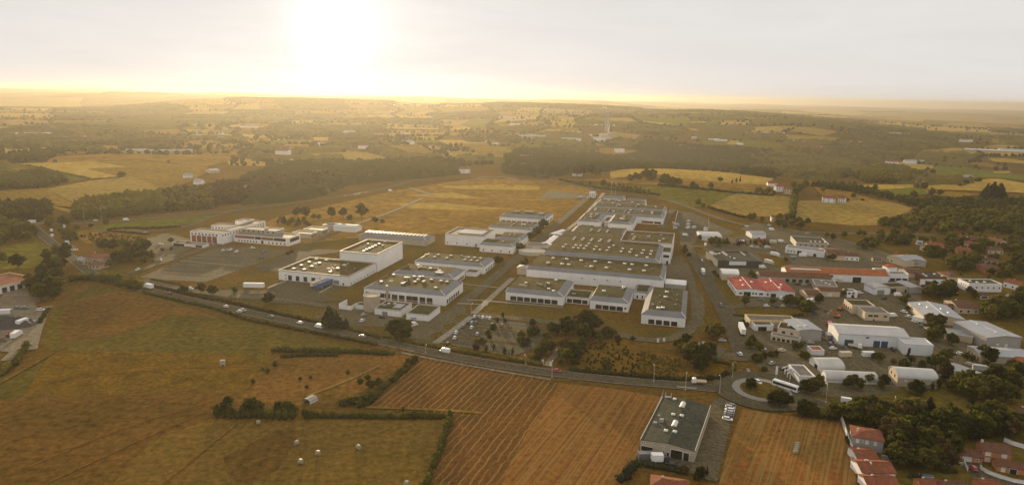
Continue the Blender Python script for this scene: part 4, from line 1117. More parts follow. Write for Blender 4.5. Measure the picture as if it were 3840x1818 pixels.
B('long_shop', 'long flat shop with a sunlit yellow parapet along the estate road', 'shop', (F[0], F[1], F[2], 27, 11), 5, 'flat', 'beige_wall', 'deck_grey', trim='yellow_canvas', par=.9)  # sunlight on the parapet is painted by its trim colour
B('annex', 'grey canopied annex on the near side of the yellow parapet shop', 'annex', fr('G', (755, 1010), (1030, 1010), (1010, 950), 4), 4, 'flat', 'white_clad', 'deck_olive', trim='white_clad', par=.6, ops=[('F', 'dock_door', 2, .1, 5, 2.6)])
F = fr('G', (1085, 1050), (1390, 1100), (1300, 945), 6.4)
B('cream_villa', 'cream villa with arched front terrace facing the roundabout', 'house', (F[0], F[1], F[2], 11.5, 12), 6.4, 'flat', 'cream_wall', 'deck_olive', trim='coping', par=.5, ops=[('F', 'window', 2.5, 3, 1.7, 1.9), ('F', 'window', 7, 3.4, 1.2, 1.2)], sky=[(5, 8)])
F3 = (F[0] - math.cos(F[2]) * 2.5 + math.sin(F[2]) * 5.3, F[1] - math.sin(F[2]) * 2.5 - math.cos(F[2]) * 5.3, F[2], 15, 5)
B('terrace_block', 'low front terrace of the cream villa with round headed openings', 'annex', F3, 3.4, 'flat', 'cream_wall', 'deck_grey', trim='coping', par=.6, ops=OW('F', 'window', 4, 1, 10, .4, 1.6, 1.6) + [('F', 'dock_door', 11, .1, 3.2, 2.2)])
F = fr('G', (1390, 1090), (1740, 1090), (1650, 930), 6.6)
B('grey_hall', 'plain grey metal hall with a yellow translucent roof strip', 'hall', (F[0], F[1], F[2], 13.5, 18), 6.4, 'gable', 'grey_wall', 'blue_roof', rise=.7, axis='v', sky=[(3, 5, 2.2, 1), (6.5, 5, 1.6, 1)])
F = fr('J', (0, 170), (500, 200), (740, 80), 7, ang=-7)
F = (F[0] - math.cos(F[2]) * 13, F[1] - math.sin(F[2]) * 13, F[2], 36, 17)
B('blue_door_hall', 'big pale hall with blue roll doors, its ridge catching the sun', 'hall', F, 6.8, 'gable', 'white_clad', 'white_roof', trim='coping', rise=1.8, ops=[('F', 'blue_door', 3.5, .1, 4.6, 3.4), ('F', 'blue_door', 18.4, .1, 3.4, 3.6), ('F', 'blue_door', 22.4, .1, 3.4, 3.6), ('F', 'window', 14.2, 4.8, 1.6, .8), ('F', 'sign_board', 4, 5.2, 5, .7)])
F = fr('J', (600, 300), (1030, 330), (900, 220), 6.4)
B('white_block', 'pale square block with dark cypresses at the right end of the blue door hall', 'hall', (F[0], F[1], F[2], F[3], 11), 6.4, 'flat', 'white_clad', 'white_roof', trim='white_clad', par=.4, ops=[('F', 'window', 2.5, 1, .9, 3), ('F', 'sign_board', 1.6, 4.2, 1.4, .7), ('F', 'sign_board', 11, 3.8, 1.4, .7)])
F = fr('H', (890, 875), (1500, 930), (980, 700), 5, ang=-13)
B('blue_white_hall', 'low hall with a wide pale blue ribbed roof beside the street', 'hall', (F[0], F[1], F[2], 22, 30), 4.2, 'gable', 'cream_wall', 'blue_roof', trim='white_metal', rise=1.6, axis='v', sky=[(5, 24, 1, 2), (7, 17, 1, 2), (14, 15, 1, 2), (16, 9, 1, 2)])
F = fr('J', (1815, 215), (2300, 205), (1830, 0), 6.4, ang=4)
B('big_grey_hall', 'largest grey metal hall near the right edge with a broad low gable', 'hall', (F[0], F[1], F[2], 20, 26), 6.2, 'gable', 'grey_wall', 'blue_roof', trim='white_metal', rise=1, axis='v', ops=[('F', 'white_door', 11, .1, 1.6, 2.4), ('F', 'sign_board', 6, 1.8, 1.6, 1)], sky=[(9, 5, 1.4, 1.2), (9, 19, 1.4, 1.2)])
F = fr('J', (1400, 160), (1590, 190), (1350, 40), 4)
B('annex', 'low annex with an orange end wall left of the largest grey hall', 'annex', (F[0] - 6.5, F[1] + 1.5, F[2], 13, 10), 4, 'flat', 'beige_wall', 'grey_roof', ops=[('L', 'red_panel', 1, .2, 5, 3)])
F = fr('J', (1730, 480), (2361, 540), (1610, 345), 4, ang=-8)
B('grey_shed', 'long low grey roofed building below the largest grey hall', 'workshop', (F[0], F[1], F[2], 26, 14), 4, 'gable', 'beige_wall', 'blue_roof', rise=1, ops=[('L', 'red_panel', 1.5 + 3 * i, .2, 1.8, 2) for i in range(4)])
B('barrel_barn', 'shorter barrel roofed white barn, behind the longer one', 'barn', fr('I', (1715, 690), (2075, 690), (2020, 560), 1.2), 1.2, 'arch', 'white_metal', 'white_roof', rise=3.2, ops=[('L', 'dock_door', 3, .1, 3, 2)])
F = fr('I', (1810, 850), (2361, 872), (1780, 700), 1.2)
B('barrel_barn', 'longest barrel roofed white barn, in front of the shorter one', 'barn', (F[0], F[1], F[2], 23.5, 7.5), 1.2, 'arch', 'white_metal', 'white_roof', rise=3.2, ops=[('L', 'dock_door', 2.4, .1, 2.6, 2)])
F = fr('J', (500, 810), (1090, 850), (1040, 720), 4.4)
B('barrel_barn', 'tall walled barrel roofed barn with a sunlit white end wall', 'barn', (F[0], F[1], F[2], F[3], 10.5), 4.2, 'arch', 'beige_wall', 'white_roof', rise=3, ops=OW('L', 'window', 2, 3, 8, 3.4, 1, 1.4) + [('F', 'sign_board', 3, 2.9, 1.4, .7), ('F', 'grille', 12, .2, 4, 1.8)])
F = fr('J', (1500, 820), (1820, 720), (1290, 650), 5, ang=24)
B('curved_barn', 'barn with a broad shallow curved grey roof beside the tall barrel barn', 'barn', (F[0], F[1], F[2], 13.5, 13), 4.4, 'arch', 'grey_wall', 'grey_roof', rise=2, axis='v')
B('shed', 'small white shed with a flat rusty orange roof', 'shed', fr('I', (1595, 400), (1780, 405), (1760, 340), 3), 3, 'flat', 'white_clad', 'tile_orange', trim='white_clad', par=.3)
F = fr('I', (1410, 785), (1600, 790), (1500, 570), 3.6)
B('filling_station', 'grey roofed service station with white gabled fascia by the roundabout', 'shop', (F[0], F[1], F[2], 7.4, 14), 3.8, 'flat', 'white_wall', 'deck_grey', trim='white_metal', ops=[('F', 'white_door', 1, .1, 1.6, 2.4)])
t = thing('station_canopy', 'white angular canopy on the left side of the service station', 'canopy', (F[0] - 3, F[1] + 2, 0), F[2])
for q in range(3):
    MB().loft([[(-2.2, q * 3.4, 3.4), (.6, q * 3.4 + .5, 4.8), (2.6, q * 3.4 + 2.4, 3.5), (0, q * 3.4 + 2.6, 3.3)], [(-2.2, q * 3.4, 3.7), (.6, q * 3.4 + .5, 5.1), (2.6, q * 3.4 + 2.4, 3.8), (0, q * 3.4 + 2.6, 3.6)]]).build('canopy_panel', 'white_metal', t)
    MB().box(-.15, .15, q * 3.4 + 1, q * 3.4 + 1.3, -.3, 3.4).build('post', 'white_metal', t)
B('white_hall', 'long pale blue white shed beside the round dark tree near the staff cars', 'shed', fr('E', (462, 670), (745, 680), (720, 615), 4), 4, 'arch', 'white_clad', 'white_roof', rise=1.2, ops=[])
B('white_hut', 'small white building with two tall white end gables by the bypass', 'hut', fr('E', (1150, 630), (1340, 632), (1330, 590), 5), 4.4, 'gable', 'white_wall', 'grey_roof', rise=1.6)
F = fr('E', (1600, 800), (2150, 870), (2100, 780), 6)
B('white_hall', 'white and pale blue hall with dark doors near the long dark flat roof', 'workshop', (F[0], F[1], F[2], 32, 10), 5.6, 'flat', 'white_clad', 'deck_grey', trim='white_clad', ops=[('F', 'dock_door', 10, .1, 3.4, 3.4), ('F', 'dock_door', 23, .1, 2.4, 2.6)] + OW('F', 'window', 3, 2, 8, 1.6, 1, 1.2))
B('flat_workshop', 'long dark flat roofed hall by the bypass with small windows', 'workshop', fr('E', (1745, 745), (2185, 770), (2170, 690), 5), 5, 'flat', 'grey_wall', 'felt_green', ops=OW('F', 'window', 6, 3, 28, 2, 1.4, 1.2), sky=[(14, 8), (18, 9), (22, 9), (26, 8)])
B('brown_house', 'brown tiled barn with cream end wall right of the pale blue hall', 'barn', fr('E', (2190, 920), (2404, 930), (2404, 835), 4.4), 4.4, 'gable', 'cream_wall', 'tile_brown', rise=2)
# ---- shop hall in the foreground
F = fr('K', (350, 625), (1045, 770), (1265, 150), 5.2, ang=-23.3)
F = (F[0], F[1], F[2], F[3], 41)
r = B('commercial_hall', 'dark roofed commercial hall with two white barrel roof lights between the ploughed fields', 'commercial building', F, 4.7, 'gable', 'beige_wall', 'felt_green', trim='felt_green', rise=1.0, axis='v', over=.25, framed=True,
      ops=[('F', 'glazing', 11.4, .2, 4.2, 3.4), ('F', 'glazing', 16, .2, 2, 3.2), ('F', 'door', 10, .2, .8, 1.9), ('F', 'vent', 1.2, 3.7, .6, .5), ('F', 'vent', 4.6, 3.7, .6, .5), ('F', 'vent', 8.2, 3.6, .6, .5), ('F', 'vent', 18.6, 3.2, .6, .5), ('F', 'window', 8.4, 1.6, .7, .6), ('F', 'dock_door', .4, .6, 4.4, 2)],
      sky=loc_uv(F, ('K', '783,135 1018,172 765,338 873,357 672,545 785,563', 5)), ducts=[])
for dx, dy, dw, dh in ((3.6, 16, 1.6, 1.5), (2, 20.5, 1, .9), (1.6, 14, 1.4, .7)):
    MB().box(dx, dx + dw, dy, dy + dw, 4.7, 5.1 + dh).build('roof_unit', 'duct', r)
for e in (-.2, F[3] - .1):
    MB().box(e, e + .3, -.2, F[4] + .2, 4.6, 5.15).build('parapet', 'coping', r)
for q in loc_uv(F, ('K', '885,205 785,445', 5.6)):
    n = 10
    MB().loft([[(q[0] + 1.15 * math.cos(math.pi * i / n), q[1] + s, 5.3 + 1.25 * math.sin(math.pi * i / n)) for i in range(n + 1)] for s in (-2.4, 2.4)]).build('barrel_roof_light', 'skylight', r)
t = thing('roof_sign', 'small white sign frame standing at the rear corner of the commercial hall', 'sign', (*at('K', 700, 105, 5), 4.7), F[2])
MB().box(-1.4, 1.4, -.08, .08, 0, 1.1).build('sign_board', 'white_clad', t)
for e in (-1.2, 1.2):
    MB().box(e - .06, e + .06, .1, .22, 0, 2.6).build('post', 'white_metal', t)
# ---- houses
def house(label, k, fl, frt, bk, h, roof='gable', wall='cream_wall', rm='tile', rise=1.6, axis='u', nw=3, **kw):
    F = fr(k, fl, frt, bk, h)
    W_ = F[3]
    ops = []
    if nw:
        for lv in ((.9,) if h < 4.4 else (.9, 3.5)):
            ops += rowof('F', 'window', nw, .8, W_ - .8, lv, 1.1, 1.2)
    return building('house', label, 'house', F, h, roof, wall, rm, trim=rm, ops=ops, rise=rise, axis=axis, chim=(W_ * .3, F[4] * .6, h + rise + .5), **kw)
FH = fr('L', (610, 540), (965, 600), (925, 470), 5)
building('house', 'grey walled house with a hipped brown roof and three white shutters at the field edge', 'house', FH, 5, 'hip', 'grey_wall', 'tile', rise=1.5, framed=True, ops=[('F', 'shutter', 1.3, 3, .85, 1.3), ('F', 'window', 3.4, 3.2, .25, .8), ('F', 'shutter', 4.5, 3, .85, 1.3), ('F', 'shutter', 7.4, 3, .85, 1.3)], chim=(2, 4, 7))
house('small red tiled outbuilding just below the hipped brown roof', 'L', (668, 790), (905, 800), (890, 670), 2.8, 'gable', 'white_wall', 'tile', 1, nw=0)
house('long L shaped red roofed house with two roof windows along the white garden wall', 'L', (720, 950), (1100, 960), (960, 810), 3, 'gable', 'white_wall', 'tile', 1.6, nw=1, sky=[(4, 5.2, .6, .8), (4.4, 3.6, .6, .8)])
house('red roofed lower wing of the long house at the bottom edge', 'L', (790, 1110), (1150, 1120), (1120, 985), 2.8, 'gable', 'white_wall', 'tile', 1.4, nw=0)
FO = fr('L', (2100, 700), (2400, 765), (2370, 590), 4.6, ang=-17)
building('house', 'orange two storey house with four white shuttered windows', 'house', (FO[0], FO[1], FO[2], 9.4, 7), 4.8, 'gable', 'orange_wall', 'tile_brown', trim='tile', rise=1.6, framed=True, ops=[('F', 'shutter', 1.2, 3, 1.5, 1.3), ('F', 'shutter', 6.3, 3, 1.5, 1.3), ('F', 'shutter', 1.2, .6, 1.5, 1.3), ('F', 'shutter', 6.6, .5, 1.3, 1.5)], chim=(.6, 3.4, 7.4))
FG = fr('L', (1835, 740), (2070, 780), (2040, 650), 2.8, ang=-17)
building('house', 'low orange garage wing with one white door left of the orange house', 'garage', (FG[0], FG[1], FG[2], 7.6, 5.5), 2.6, 'gable', 'orange_wall', 'tile_brown', trim='tile', rise=1.2, framed=True, ops=[('F', 'white_door', 1.2, .2, 2.8, 2), ('F', 'window', 5.6, .9, .7, .8)])
building('house', 'lower front wing of the orange house with a brown roof at the right edge', 'house', (*at('L', 2270, 870, 2.6), FO[2], 12, 5), 2.6, 'gable', 'orange_wall', 'tile_brown', trim='tile', rise=1.1, framed=True, ops=[('F', 'shutter', 1.4, .5, 1.1, 1.5), ('F', 'glazing', 4, .1, 2.2, 2)])
house('red roofed house at the bottom edge with a blue pool behind it', 'L', (1400, 1115), (1620, 1120), (1590, 1030), 2.8, 'gable', 'orange_wall', 'tile', 1.4, nw=0)
house('house at the bottom edge with an orange lit ridge right of the pool', 'L', (1640, 1150), (1960, 1170), (1900, 1060), 2.8, 'gable', 'cream_wall', 'tile_brown', 1.2, nw=0)
house('small red roof corner at the bottom edge beside the curved white wall', 'L', (2090, 1130), (2330, 1150), (2280, 1040), 2.6, 'gable', 'orange_wall', 'tile', 1.2, nw=0)
house('orange roofed house cut by the bottom edge below the commercial hall', 'K', (480, 1230), (960, 1300), (880, 1150), 3, 'hip', 'cream_wall', 'tile', 1.5, nw=0)
for spec in [
    ('pale house with the brightest red roof on the village hillside', 'F', (1110, 790), (1330, 800), (1310, 690), 4.6, 'gable', 'cream_wall', 'tile', 2.2),
    ('cream house with two white gables below the bright red roof', 'F', (1190, 850), (1390, 850), (1380, 790), 4.4, 'gable', 'cream_wall', 'tile', 1.4),
    ('low white garage left of the bright red roof', 'F', (965, 740), (1045, 745), (1040, 710), 3, 'gable', 'white_wall', 'grey_roof', .8),
    ('grey block of flats at the top of the village', 'F', (1660, 690), (1840, 700), (1830, 640), 6, 'gable', 'grey_wall', 'tile_brown', 1.4),
    ('white end house left of the grey block of flats', 'F', (1520, 670), (1640, 680), (1620, 625), 5, 'gable', 'white_wall', 'tile', 1.4),
    ('small white house below the white end house', 'F', (1445, 715), (1530, 720), (1510, 680), 3.4, 'gable', 'white_wall', 'grey_roof', 1),
    ('cream house in front of the grey block of flats', 'F', (1600, 755), (1800, 780), (1790, 715), 4.4, 'gable', 'cream_wall', 'tile', 1.4),
    ('stepped red roofed terrace descending to the right of the village', 'F', (1900, 700), (2080, 740), (2060, 640), 4.4, 'gable', 'cream_wall', 'tile', 1.4),
    ('pink walled house with red gable in the village middle', 'F', (1520, 850), (1690, 860), (1680, 780), 4, 'gable', 'orange_wall', 'tile', 1.8),
    ('pale wide house at the right of the village under dark trees', 'F', (1930, 850), (2130, 860), (2110, 805), 3.6, 'gable', 'cream_wall', 'tile_brown', 1.4),
    ('white long bungalow in the dark trees above the green felt roof', 'F', (1360, 975), (1590, 1000), (1560, 930), 3.4, 'gable', 'white_wall', 'tile_brown', 1.4),
    ('brown roofed bungalow half buried in trees at the right', 'F', (1830, 980), (2060, 1000), (2040, 920), 3.4, 'hip', 'beige_wall', 'tile_brown', 1.6),
    ('grey roofed house with one sun struck orange gable', 'F', (1880, 1110), (2110, 1120), (2090, 1050), 3.4, 'gable', 'orange_wall', 'tile_brown', 1.4),
    ('red roofed white house behind the cream gabled house', 'F', (800, 945), (950, 955), (940, 890), 4.6, 'gable', 'white_wall', 'tile', 1.4),
    ('white gabled house with a small dark attic window', 'F', (890, 970), (1020, 975), (1010, 920), 4, 'gable', 'white_wall', 'grey_roof', 1.8),
    ('red roofed low house beside the white gabled one', 'F', (640, 920), (790, 935), (770, 880), 4, 'gable', 'beige_wall', 'tile', 1.2),
    ('brown roofed cottage at the left of the village gardens', 'F', (0, 930), (190, 940), (180, 850), 4, 'gable', 'white_wall', 'tile_brown', 2),
    ('concrete garage with a flat lid near the village gardens', 'F', (370, 960), (500, 970), (490, 910), 3, 'flat', 'concrete', 'deck_grey', 1),
    ('red tiled house with a white front at the right edge of the estate', 'H', (2065, 370), (2340, 440), (2330, 300), 4.4, 'gable', 'white_wall', 'tile', 1.8),
    ('small cream house with white garage door right of the white office box', 'H', (1720, 570), (1850, 575), (1840, 520), 3.4, 'gable', 'cream_wall', 'tile_brown', 1.2),
    ('brown roofed house with a pale gable behind the pale blue hall', 'H', (1400, 760), (1700, 770), (1660, 660), 4, 'gable', 'cream_wall', 'tile_brown', 2),
    ('small brown hipped roof left of the pale gabled house', 'H', (1230, 740), (1390, 745), (1360, 670), 3.2, 'hip', 'beige_wall', 'tile_brown', 1.4),
    ('orange walled house cut by the right edge near the grey halls', 'J', (2260, 560), (2420, 580), (2400, 500), 4, 'gable', 'orange_wall', 'tile_orange', 1.4),
    ('long brown roofed building at the right edge behind the orchard', 'L', (2480, 250), (2640, 300), (2640, -20), 3.6, 'gable', 'beige_wall', 'tile_brown', 1.6),
    ('white cottage with a red roof beside the tan field and the bypass', 'E', (1410, 410), (1590, 420), (1580, 375), 5, 'gable', 'white_wall', 'tile', 1.4),
    ('white farmhouse with a broad gable on the far tan field', 'E', (2100, 150), (2270, 160), (2250, 110), 6, 'gable', 'white_wall', 'tile', 2.6),
    ('second white farm building right of the broad gabled farmhouse', 'E', (2310, 150), (2400, 160), (2390, 110), 6, 'gable', 'white_wall', 'tile', 2.6),
    ('white hamlet house left of the tree lined lane on the hill', 'S', (175, 975), (240, 975), (235, 940), 6, 'gable', 'white_wall', 'tile', 2),
    ('cream hamlet house right of the white one on the hill', 'S', (245, 995), (320, 1000), (300, 960), 6, 'gable', 'cream_wall', 'tile', 2),
    ('old red roofed farmhouse inside the dark garden by the left road', 'N', (960, 650), (1190, 660), (1180, 560), 4.4, 'hip', 'beige_wall', 'tile', 2.2),
    ('pale gabled barn beside the old red roofed farmhouse', 'N', (880, 680), (950, 690), (930, 610), 4, 'gable', 'beige_wall', 'grey_roof', 1.6),
    ('small whitewashed shed in front of the old farmhouse', 'N', (1010, 740), (1130, 750), (1110, 690), 3, 'gable', 'cream_wall', 'tile_brown', 1),
    ('white corner cottage at the end of the long left wood', 'P', (1565, 1025), (1690, 1030), (1690, 1000), 5, 'gable', 'white_wall', 'tile', 1.4),
    ('white gabled farmhouse in the left fields', 'P', (1690, 875), (1765, 870), (1750, 850), 5, 'gable', 'white_wall', 'grey_roof', 3),
    ('bright low farm shed behind the gabled farmhouse in the left fields', 'P', (1930, 830), (2010, 824), (2010, 812), 4.5, 'gable', 'cream_wall', 'white_roof', 1.5),
    ('white barn among the trees under the golden glare', 'Q', (490, 845), (630, 840), (620, 815), 8, 'gable', 'white_wall', 'tile', 2),
    ('small white house in the woods right of the white barn', 'Q', (1010, 880), (1095, 880), (1090, 855), 8, 'gable', 'white_wall', 'tile', 2),
    ('white house with two gables in the woods above the golden airfield', 'Q', (1870, 815), (1985, 815), (1970, 775), 8, 'gable', 'white_wall', 'tile', 3),
    ('pale house left of the oval field', 'Q', (340, 735), (400, 733), (395, 715), 8, 'gable', 'white_wall', 'grey_roof', 2),
    ('square flat block standing alone past the end of the footpath', 'C', (1740, 105), (1810, 108), (1805, 80), 9, 'flat', 'white_wall', 'deck_grey', 1),
    ('grey walled house with a blank end by the far left road', 'N', (760, 525), (795, 527), (790, 505), 4, 'flat', 'white_wall', 'deck_grey', 1),
    ('white square farm building in the valley below the church', 'R', (990, 630), (1080, 632), (1075, 612), 9, 'flat', 'white_wall', 'white_roof', 1)]:
    lb, k, a, b_, c_, h, rf, wl, rm, rs = spec
    pz = hz(*P(k, *a))
    F = fr(k, a, b_, c_, h + pz)
    dmin = 4 if F[3] < 9 else 7
    if not 3 < F[4] < F[3] * 1.6: F = (*F[:4], max(dmin, F[3] * .6))
    building('house', lb, 'house', F, h, rf, wl, rm, trim=rm, ops=(rowof('F', 'window', 3, 1, F[3] - 1, 1, 1.2, 1.3) + (rowof('F', 'window', 3, 1, F[3] - 1, 3.6, 1.2, 1.3) if h > 5 else []) + [('R', 'window', F[4] * .4, 1, 1.2, 1.3)]), rise=rs, z=pz, chim=(F[3] * .3, F[4] * .6, h + rs + .6) if rf != 'flat' else None)
# left edge workshop, the fascia's lit look put into its trim colour
t = building('workshop', 'dark red roofed workshop with a yellow lit fascia at the left edge', 'workshop', (*at('N', 10, 1075, 0), RAD(67), 24, 30), 5.4, 'flat', 'white_wall', 'tile', trim='yellow_canvas', par=.6, ops=rowof('F', 'window', 5, 1, 23, .4, 3, 3.4))
# open arched field shelter
F = (*at('Y', 890, 345), RAD(-28), 6.4, 7)
t = thing('field_shelter', 'open arched tin field shelter with white gable between the hedges', 'shelter', (F[0], F[1], 0), F[2])
n = 10
ar = [(3 - 3 * math.cos(math.pi * i / n), 1.2 + 1.9 * math.sin(math.pi * i / n)) for i in range(n + 1)]
ar2 = [(3 - 3.1 * math.cos(math.pi * i / n), 1.2 + 2.02 * math.sin(math.pi * i / n)) for i in range(n + 1)]
MB().loft([[(a, s, b_) for a, b_ in ar + ar2[::-1]] for s in (0, 7)]).build('roof', 'concrete', t)
t.scale = (.68, .68, .68)
for e in (0, 5.9):
    MB().box(e, e + .1, .2, 6.8, -.2, 1.25).build('side_wall', 'white_clad', t)
MB().loft([[(a, s, b_) for a, b_ in [(0, -.2)] + ar + [(6, -.2)]] for s in (6.85, 6.95)]).build('end_wall', 'white_clad', t)
# ---------------------------------------------------------------- vehicles
for nm, c in dict(white=(.80, .78, .74), silver=(.42, .41, .39), dark=(.035, .036, .04), grey=(.16, .16, .155), red=(.42, .045, .03), blue=(.06, .11, .24), cream=(.62, .52, .36), green=(.10, .14, .09), pale_blue=(.40, .47, .55)).items():
    mat('paint_' + nm, c, .28, var=.04, scale=.8, spec=.6)
mat('glass', (.025, .028, .03), .08, var=.2, scale=1, spec=.7)
mat('rubber', (.022, .021, .02), .85, var=.3, scale=3)
mat('lamp_glass', (.72, .70, .62), .15, var=.1, scale=3, spec=.6)
mat('tail_red', (.30, .02, .015), .3, var=.1, scale=3)
mat('bale', (.30, .25, .16), .95, scale=2.5, scale2=9, col2=(.36, .30, .18), spec=.1)
mat('bale_wrap', (.30, .26, .19), .5, var=.15, scale=2)
mat('wood', (.20, .14, .09), .9, var=.3, scale=2)
mat('pole_metal', (.46, .43, .37), .5, var=.15, scale=1, spec=.5)
CZ = .47
def wheels(r, xs, y, rad):
    for x in xs:
        for s in (-1, 1):
            w = MB().tube((x, s * y - .11, rad), (x, s * y + .11, rad), rad, n=10).build('wheel', 'rubber', r)
            MB().tube((x, s * y - .12, rad), (x, s * y + .12, rad), rad * .55, n=8).build('rim', 'pole_metal', w)
def lights(r, x0, x1, y, z):
    for s in (-1, 1):
        MB().box(x1 - .06, x1 + .02, s * y - .2, s * y + .2, z, z + .16).build('headlight', 'lamp_glass', r)
        MB().box(x0 - .02, x0 + .06, s * y - .15, s * y + .15, z + .1, z + .26).build('tail_light', 'tail_red', r)
def prof_body(stations):
    """closed lofted car body from (x, half width, sill z, top z)"""
    rings = []
    for x, w, a, b in stations:
        rings.append([(x, -w * .94, a), (x, w * .94, a), (x, w, a + (b - a) * .45), (x, w * .9, b), (x, -w * .9, b), (x, -w, a + (b - a) * .45)])
    return MB().loft(rings)
def mk_car(col):
    r = thing('car', 'x', 'car', (0, 0, 0))
    prof_body([(-2.1, .74, .42, .84), (-1.95, .84, .28, .98), (-1.2, .88, .24, 1.0), (.6, .88, .24, .98), (1.5, .84, .26, .86), (2.05, .72, .34, .68)]).build('body', 'paint_' + col, r)
    MB().loft([[(x, s * w, z) for x, s, w in ((-1.85 + q, -1, w0), (1.15 - q * 1.6, -1, w0), (1.15 - q * 1.6, 1, w0), (-1.85 + q, 1, w0))] for q, z, w0 in ((0, .96, .80), (.28, 1.38, .64))]).build('window', 'glass', r)
    MB().box(-1.52, .62, -.63, .63, 1.382, 1.45).build('roof', 'paint_' + col, r)
    wheels(r, (-1.3, 1.3), .76, .31)
    lights(r, -2.1, 2.02, .56, .52)
    return r
def mk_van(col):
    r = thing('van', 'x', 'van', (0, 0, 0))
    prof_body([(-2.75, .92, .35, 2.3), (-2.6, .98, .3, 2.42), (1.0, .98, .3, 2.42), (1.55, .95, .3, 2.25)]).build('cargo_body', 'paint_' + col, r)
    prof_body([(1.56, .94, .3, 2.2), (2.1, .93, .3, 1.3), (2.75, .82, .36, 1.05)]).build('cab', 'paint_' + col, r)
    MB().loft([[(1.62, -.8, 2.12), (1.62, .8, 2.12), (1.62, .86, 1.35), (1.62, -.86, 1.35)], [(1.72, -.78, 2.1), (1.72, .78, 2.1), (2.22, .84, 1.32), (2.22, -.84, 1.32)]]).build('windscreen', 'glass', r)
    wheels(r, (-1.7, 1.75), .86, .36)
    lights(r, -2.75, 2.72, .62, .7)
    return r
def mk_truck(col, box='white', ln=6.5, flat=False):
    r = thing('lorry', 'x', 'lorry', (0, 0, 0))
    prof_body([(ln / 2 - .2, 1.1, .6, 2.7), (ln / 2 + .9, 1.12, .6, 2.75), (ln / 2 + 1.7, 1.1, .55, 2.2), (ln / 2 + 1.75, 1.05, .55, 1.5)]).build('cab', 'paint_' + col, r)
    MB().box(ln / 2 + 1.5, ln / 2 + 1.76, -.95, .95, 1.55, 2.3).build('windscreen', 'glass', r)
    if flat:
        m_ = MB().box(-ln / 2, ln / 2 - .3, -1.15, 1.15, .95, 1.1)
        m_.box(-ln / 2, ln / 2 - .3, -1.2, -1.12, 1.1, 1.6).box(-ln / 2, ln / 2 - .3, 1.12, 1.2, 1.1, 1.6).box(-ln / 2, -ln / 2 + .08, -1.12, 1.12, 1.1, 1.6)
        m_.build('flatbed', 'paint_' + box, r)
    else:
        MB().box(-ln / 2, ln / 2 - .35, -1.22, 1.22, .95, 3.5).build('cargo_box', 'paint_' + box, r)
    MB().box(-ln / 2 + .3, ln / 2 + 1.4, -.5, .5, .55, .94).build('chassis', 'rubber', r)
    wheels(r, (-ln / 2 + 1.4, ln / 2 + .7), .98, .45)
    lights(r, -ln / 2, ln / 2 + 1.7, .8, .75)
    return r
def mk_trailer(col, tractor=None):
    r = thing('trailer', 'x', 'trailer', (0, 0, 0))
    MB().box(-6.8, 6.8, -1.25, 1.25, 1.15, 4.0).build('cargo_box', 'paint_' + col, r)
    MB().box(-6.5, 6.4, -.5, .5, .85, 1.14).build('chassis', 'rubber', r)
    MB().box(3.4, 3.7, -.9, .9, .05, .86).build('support_leg', 'pole_metal', r)
    wheels(r, (-5.4, -4.1, -2.8), 1.02, .5)
    if tractor:
        prof_body([(7.0, 1.15, .6, 3.5), (8.6, 1.18, .6, 3.5), (9.1, 1.1, .5, 2.6)]).build('cab', 'paint_' + tractor, r)
        MB().box(8.95, 9.14, -.95, .95, 1.9, 2.7).build('windscreen', 'glass', r)
        wheels(r, (8.2,), 1.02, .5)
    return r
def mk_bus():
    r = thing('bus', 'x', 'bus', (0, 0, 0))
    prof_body([(-6, 1.2, .4, 2.9), (-5.8, 1.27, .35, 3.0), (5.7, 1.27, .35, 3.0), (6, 1.18, .4, 2.85)]).build('body', 'paint_white', r)
    for s in (-1, 1):
        MB().box(-5.6, 5.5, s * 1.22 - .08, s * 1.22 + .08, 1.35, 2.5).build('window', 'glass', r)
    MB().box(5.85, 6.05, -1.0, 1.0, 1.0, 2.6).build('windscreen', 'glass', r)
    MB().box(-6.05, -5.85, -.9, .9, 1.5, 2.5).build('window', 'glass', r)
    MB().box(-2.5, -.5, -.6, .6, 2.98, 3.2).box(1.5, 2.5, -.5, .5, 2.98, 3.15).build('roof_unit', 'white_metal', r)
    wheels(r, (-3.6, 3.4), 1.12, .48)
    lights(r, -6, 5.98, .85, .7)
    return r
VP = {}
def vehicle(kind, col, k, x, y, deg, label, group=None, z=CZ):
    """deg: heading in world degrees (0 = right, 90 = away), or a pair of points"""
    key = (kind, col)
    px, py = P(k, x, y)
    zz = hz(px, py) + z
    if key not in VP:
        r = dict(car=mk_car, van=mk_van, truck=mk_truck, trailer=mk_trailer, tractor_trailer=lambda c: mk_trailer(c, c), flatbed=lambda c: mk_truck(c, 'cream', 5, True), bus=lambda c: mk_bus(), box=lambda c: mk_truck('dark', c, 4.6))[kind](col)
        VP[key] = r
        r.location = (px, py, zz)
        r.rotation_euler = (0, 0, RAD(deg))
    else:
        r = dup(VP[key], (px, py, zz), RAD(deg))
    r['label'] = label
    if group: r['group'] = group
    return r
def sgroup(k, items, deg, phrase, group, kind='car', order='left'):
    """a row of parked vehicles: (x, y, colour), told apart by colour and place in the row"""
    it = sorted(items, key=lambda q: q[0] if order == 'left' else -q[1])
    for i, (x, y, c) in enumerate(it):
        pos = ORD[i] + (' from the left ' if order == 'left' else ' from the near end ')
        if len(it) == 1: pos = ''
        vehicle(kind, c, k, x, y, deg + random.uniform(-2, 2) + (180 if random.random() < .3 else 0), ('%s %s, %s%s' % (c.replace('_', ' '), kind, pos, phrase)).replace(', in', ' in'), group)
bd = math.degrees(wdir('U 420,350 445,318'))
PKG = 'cars in the central car park'
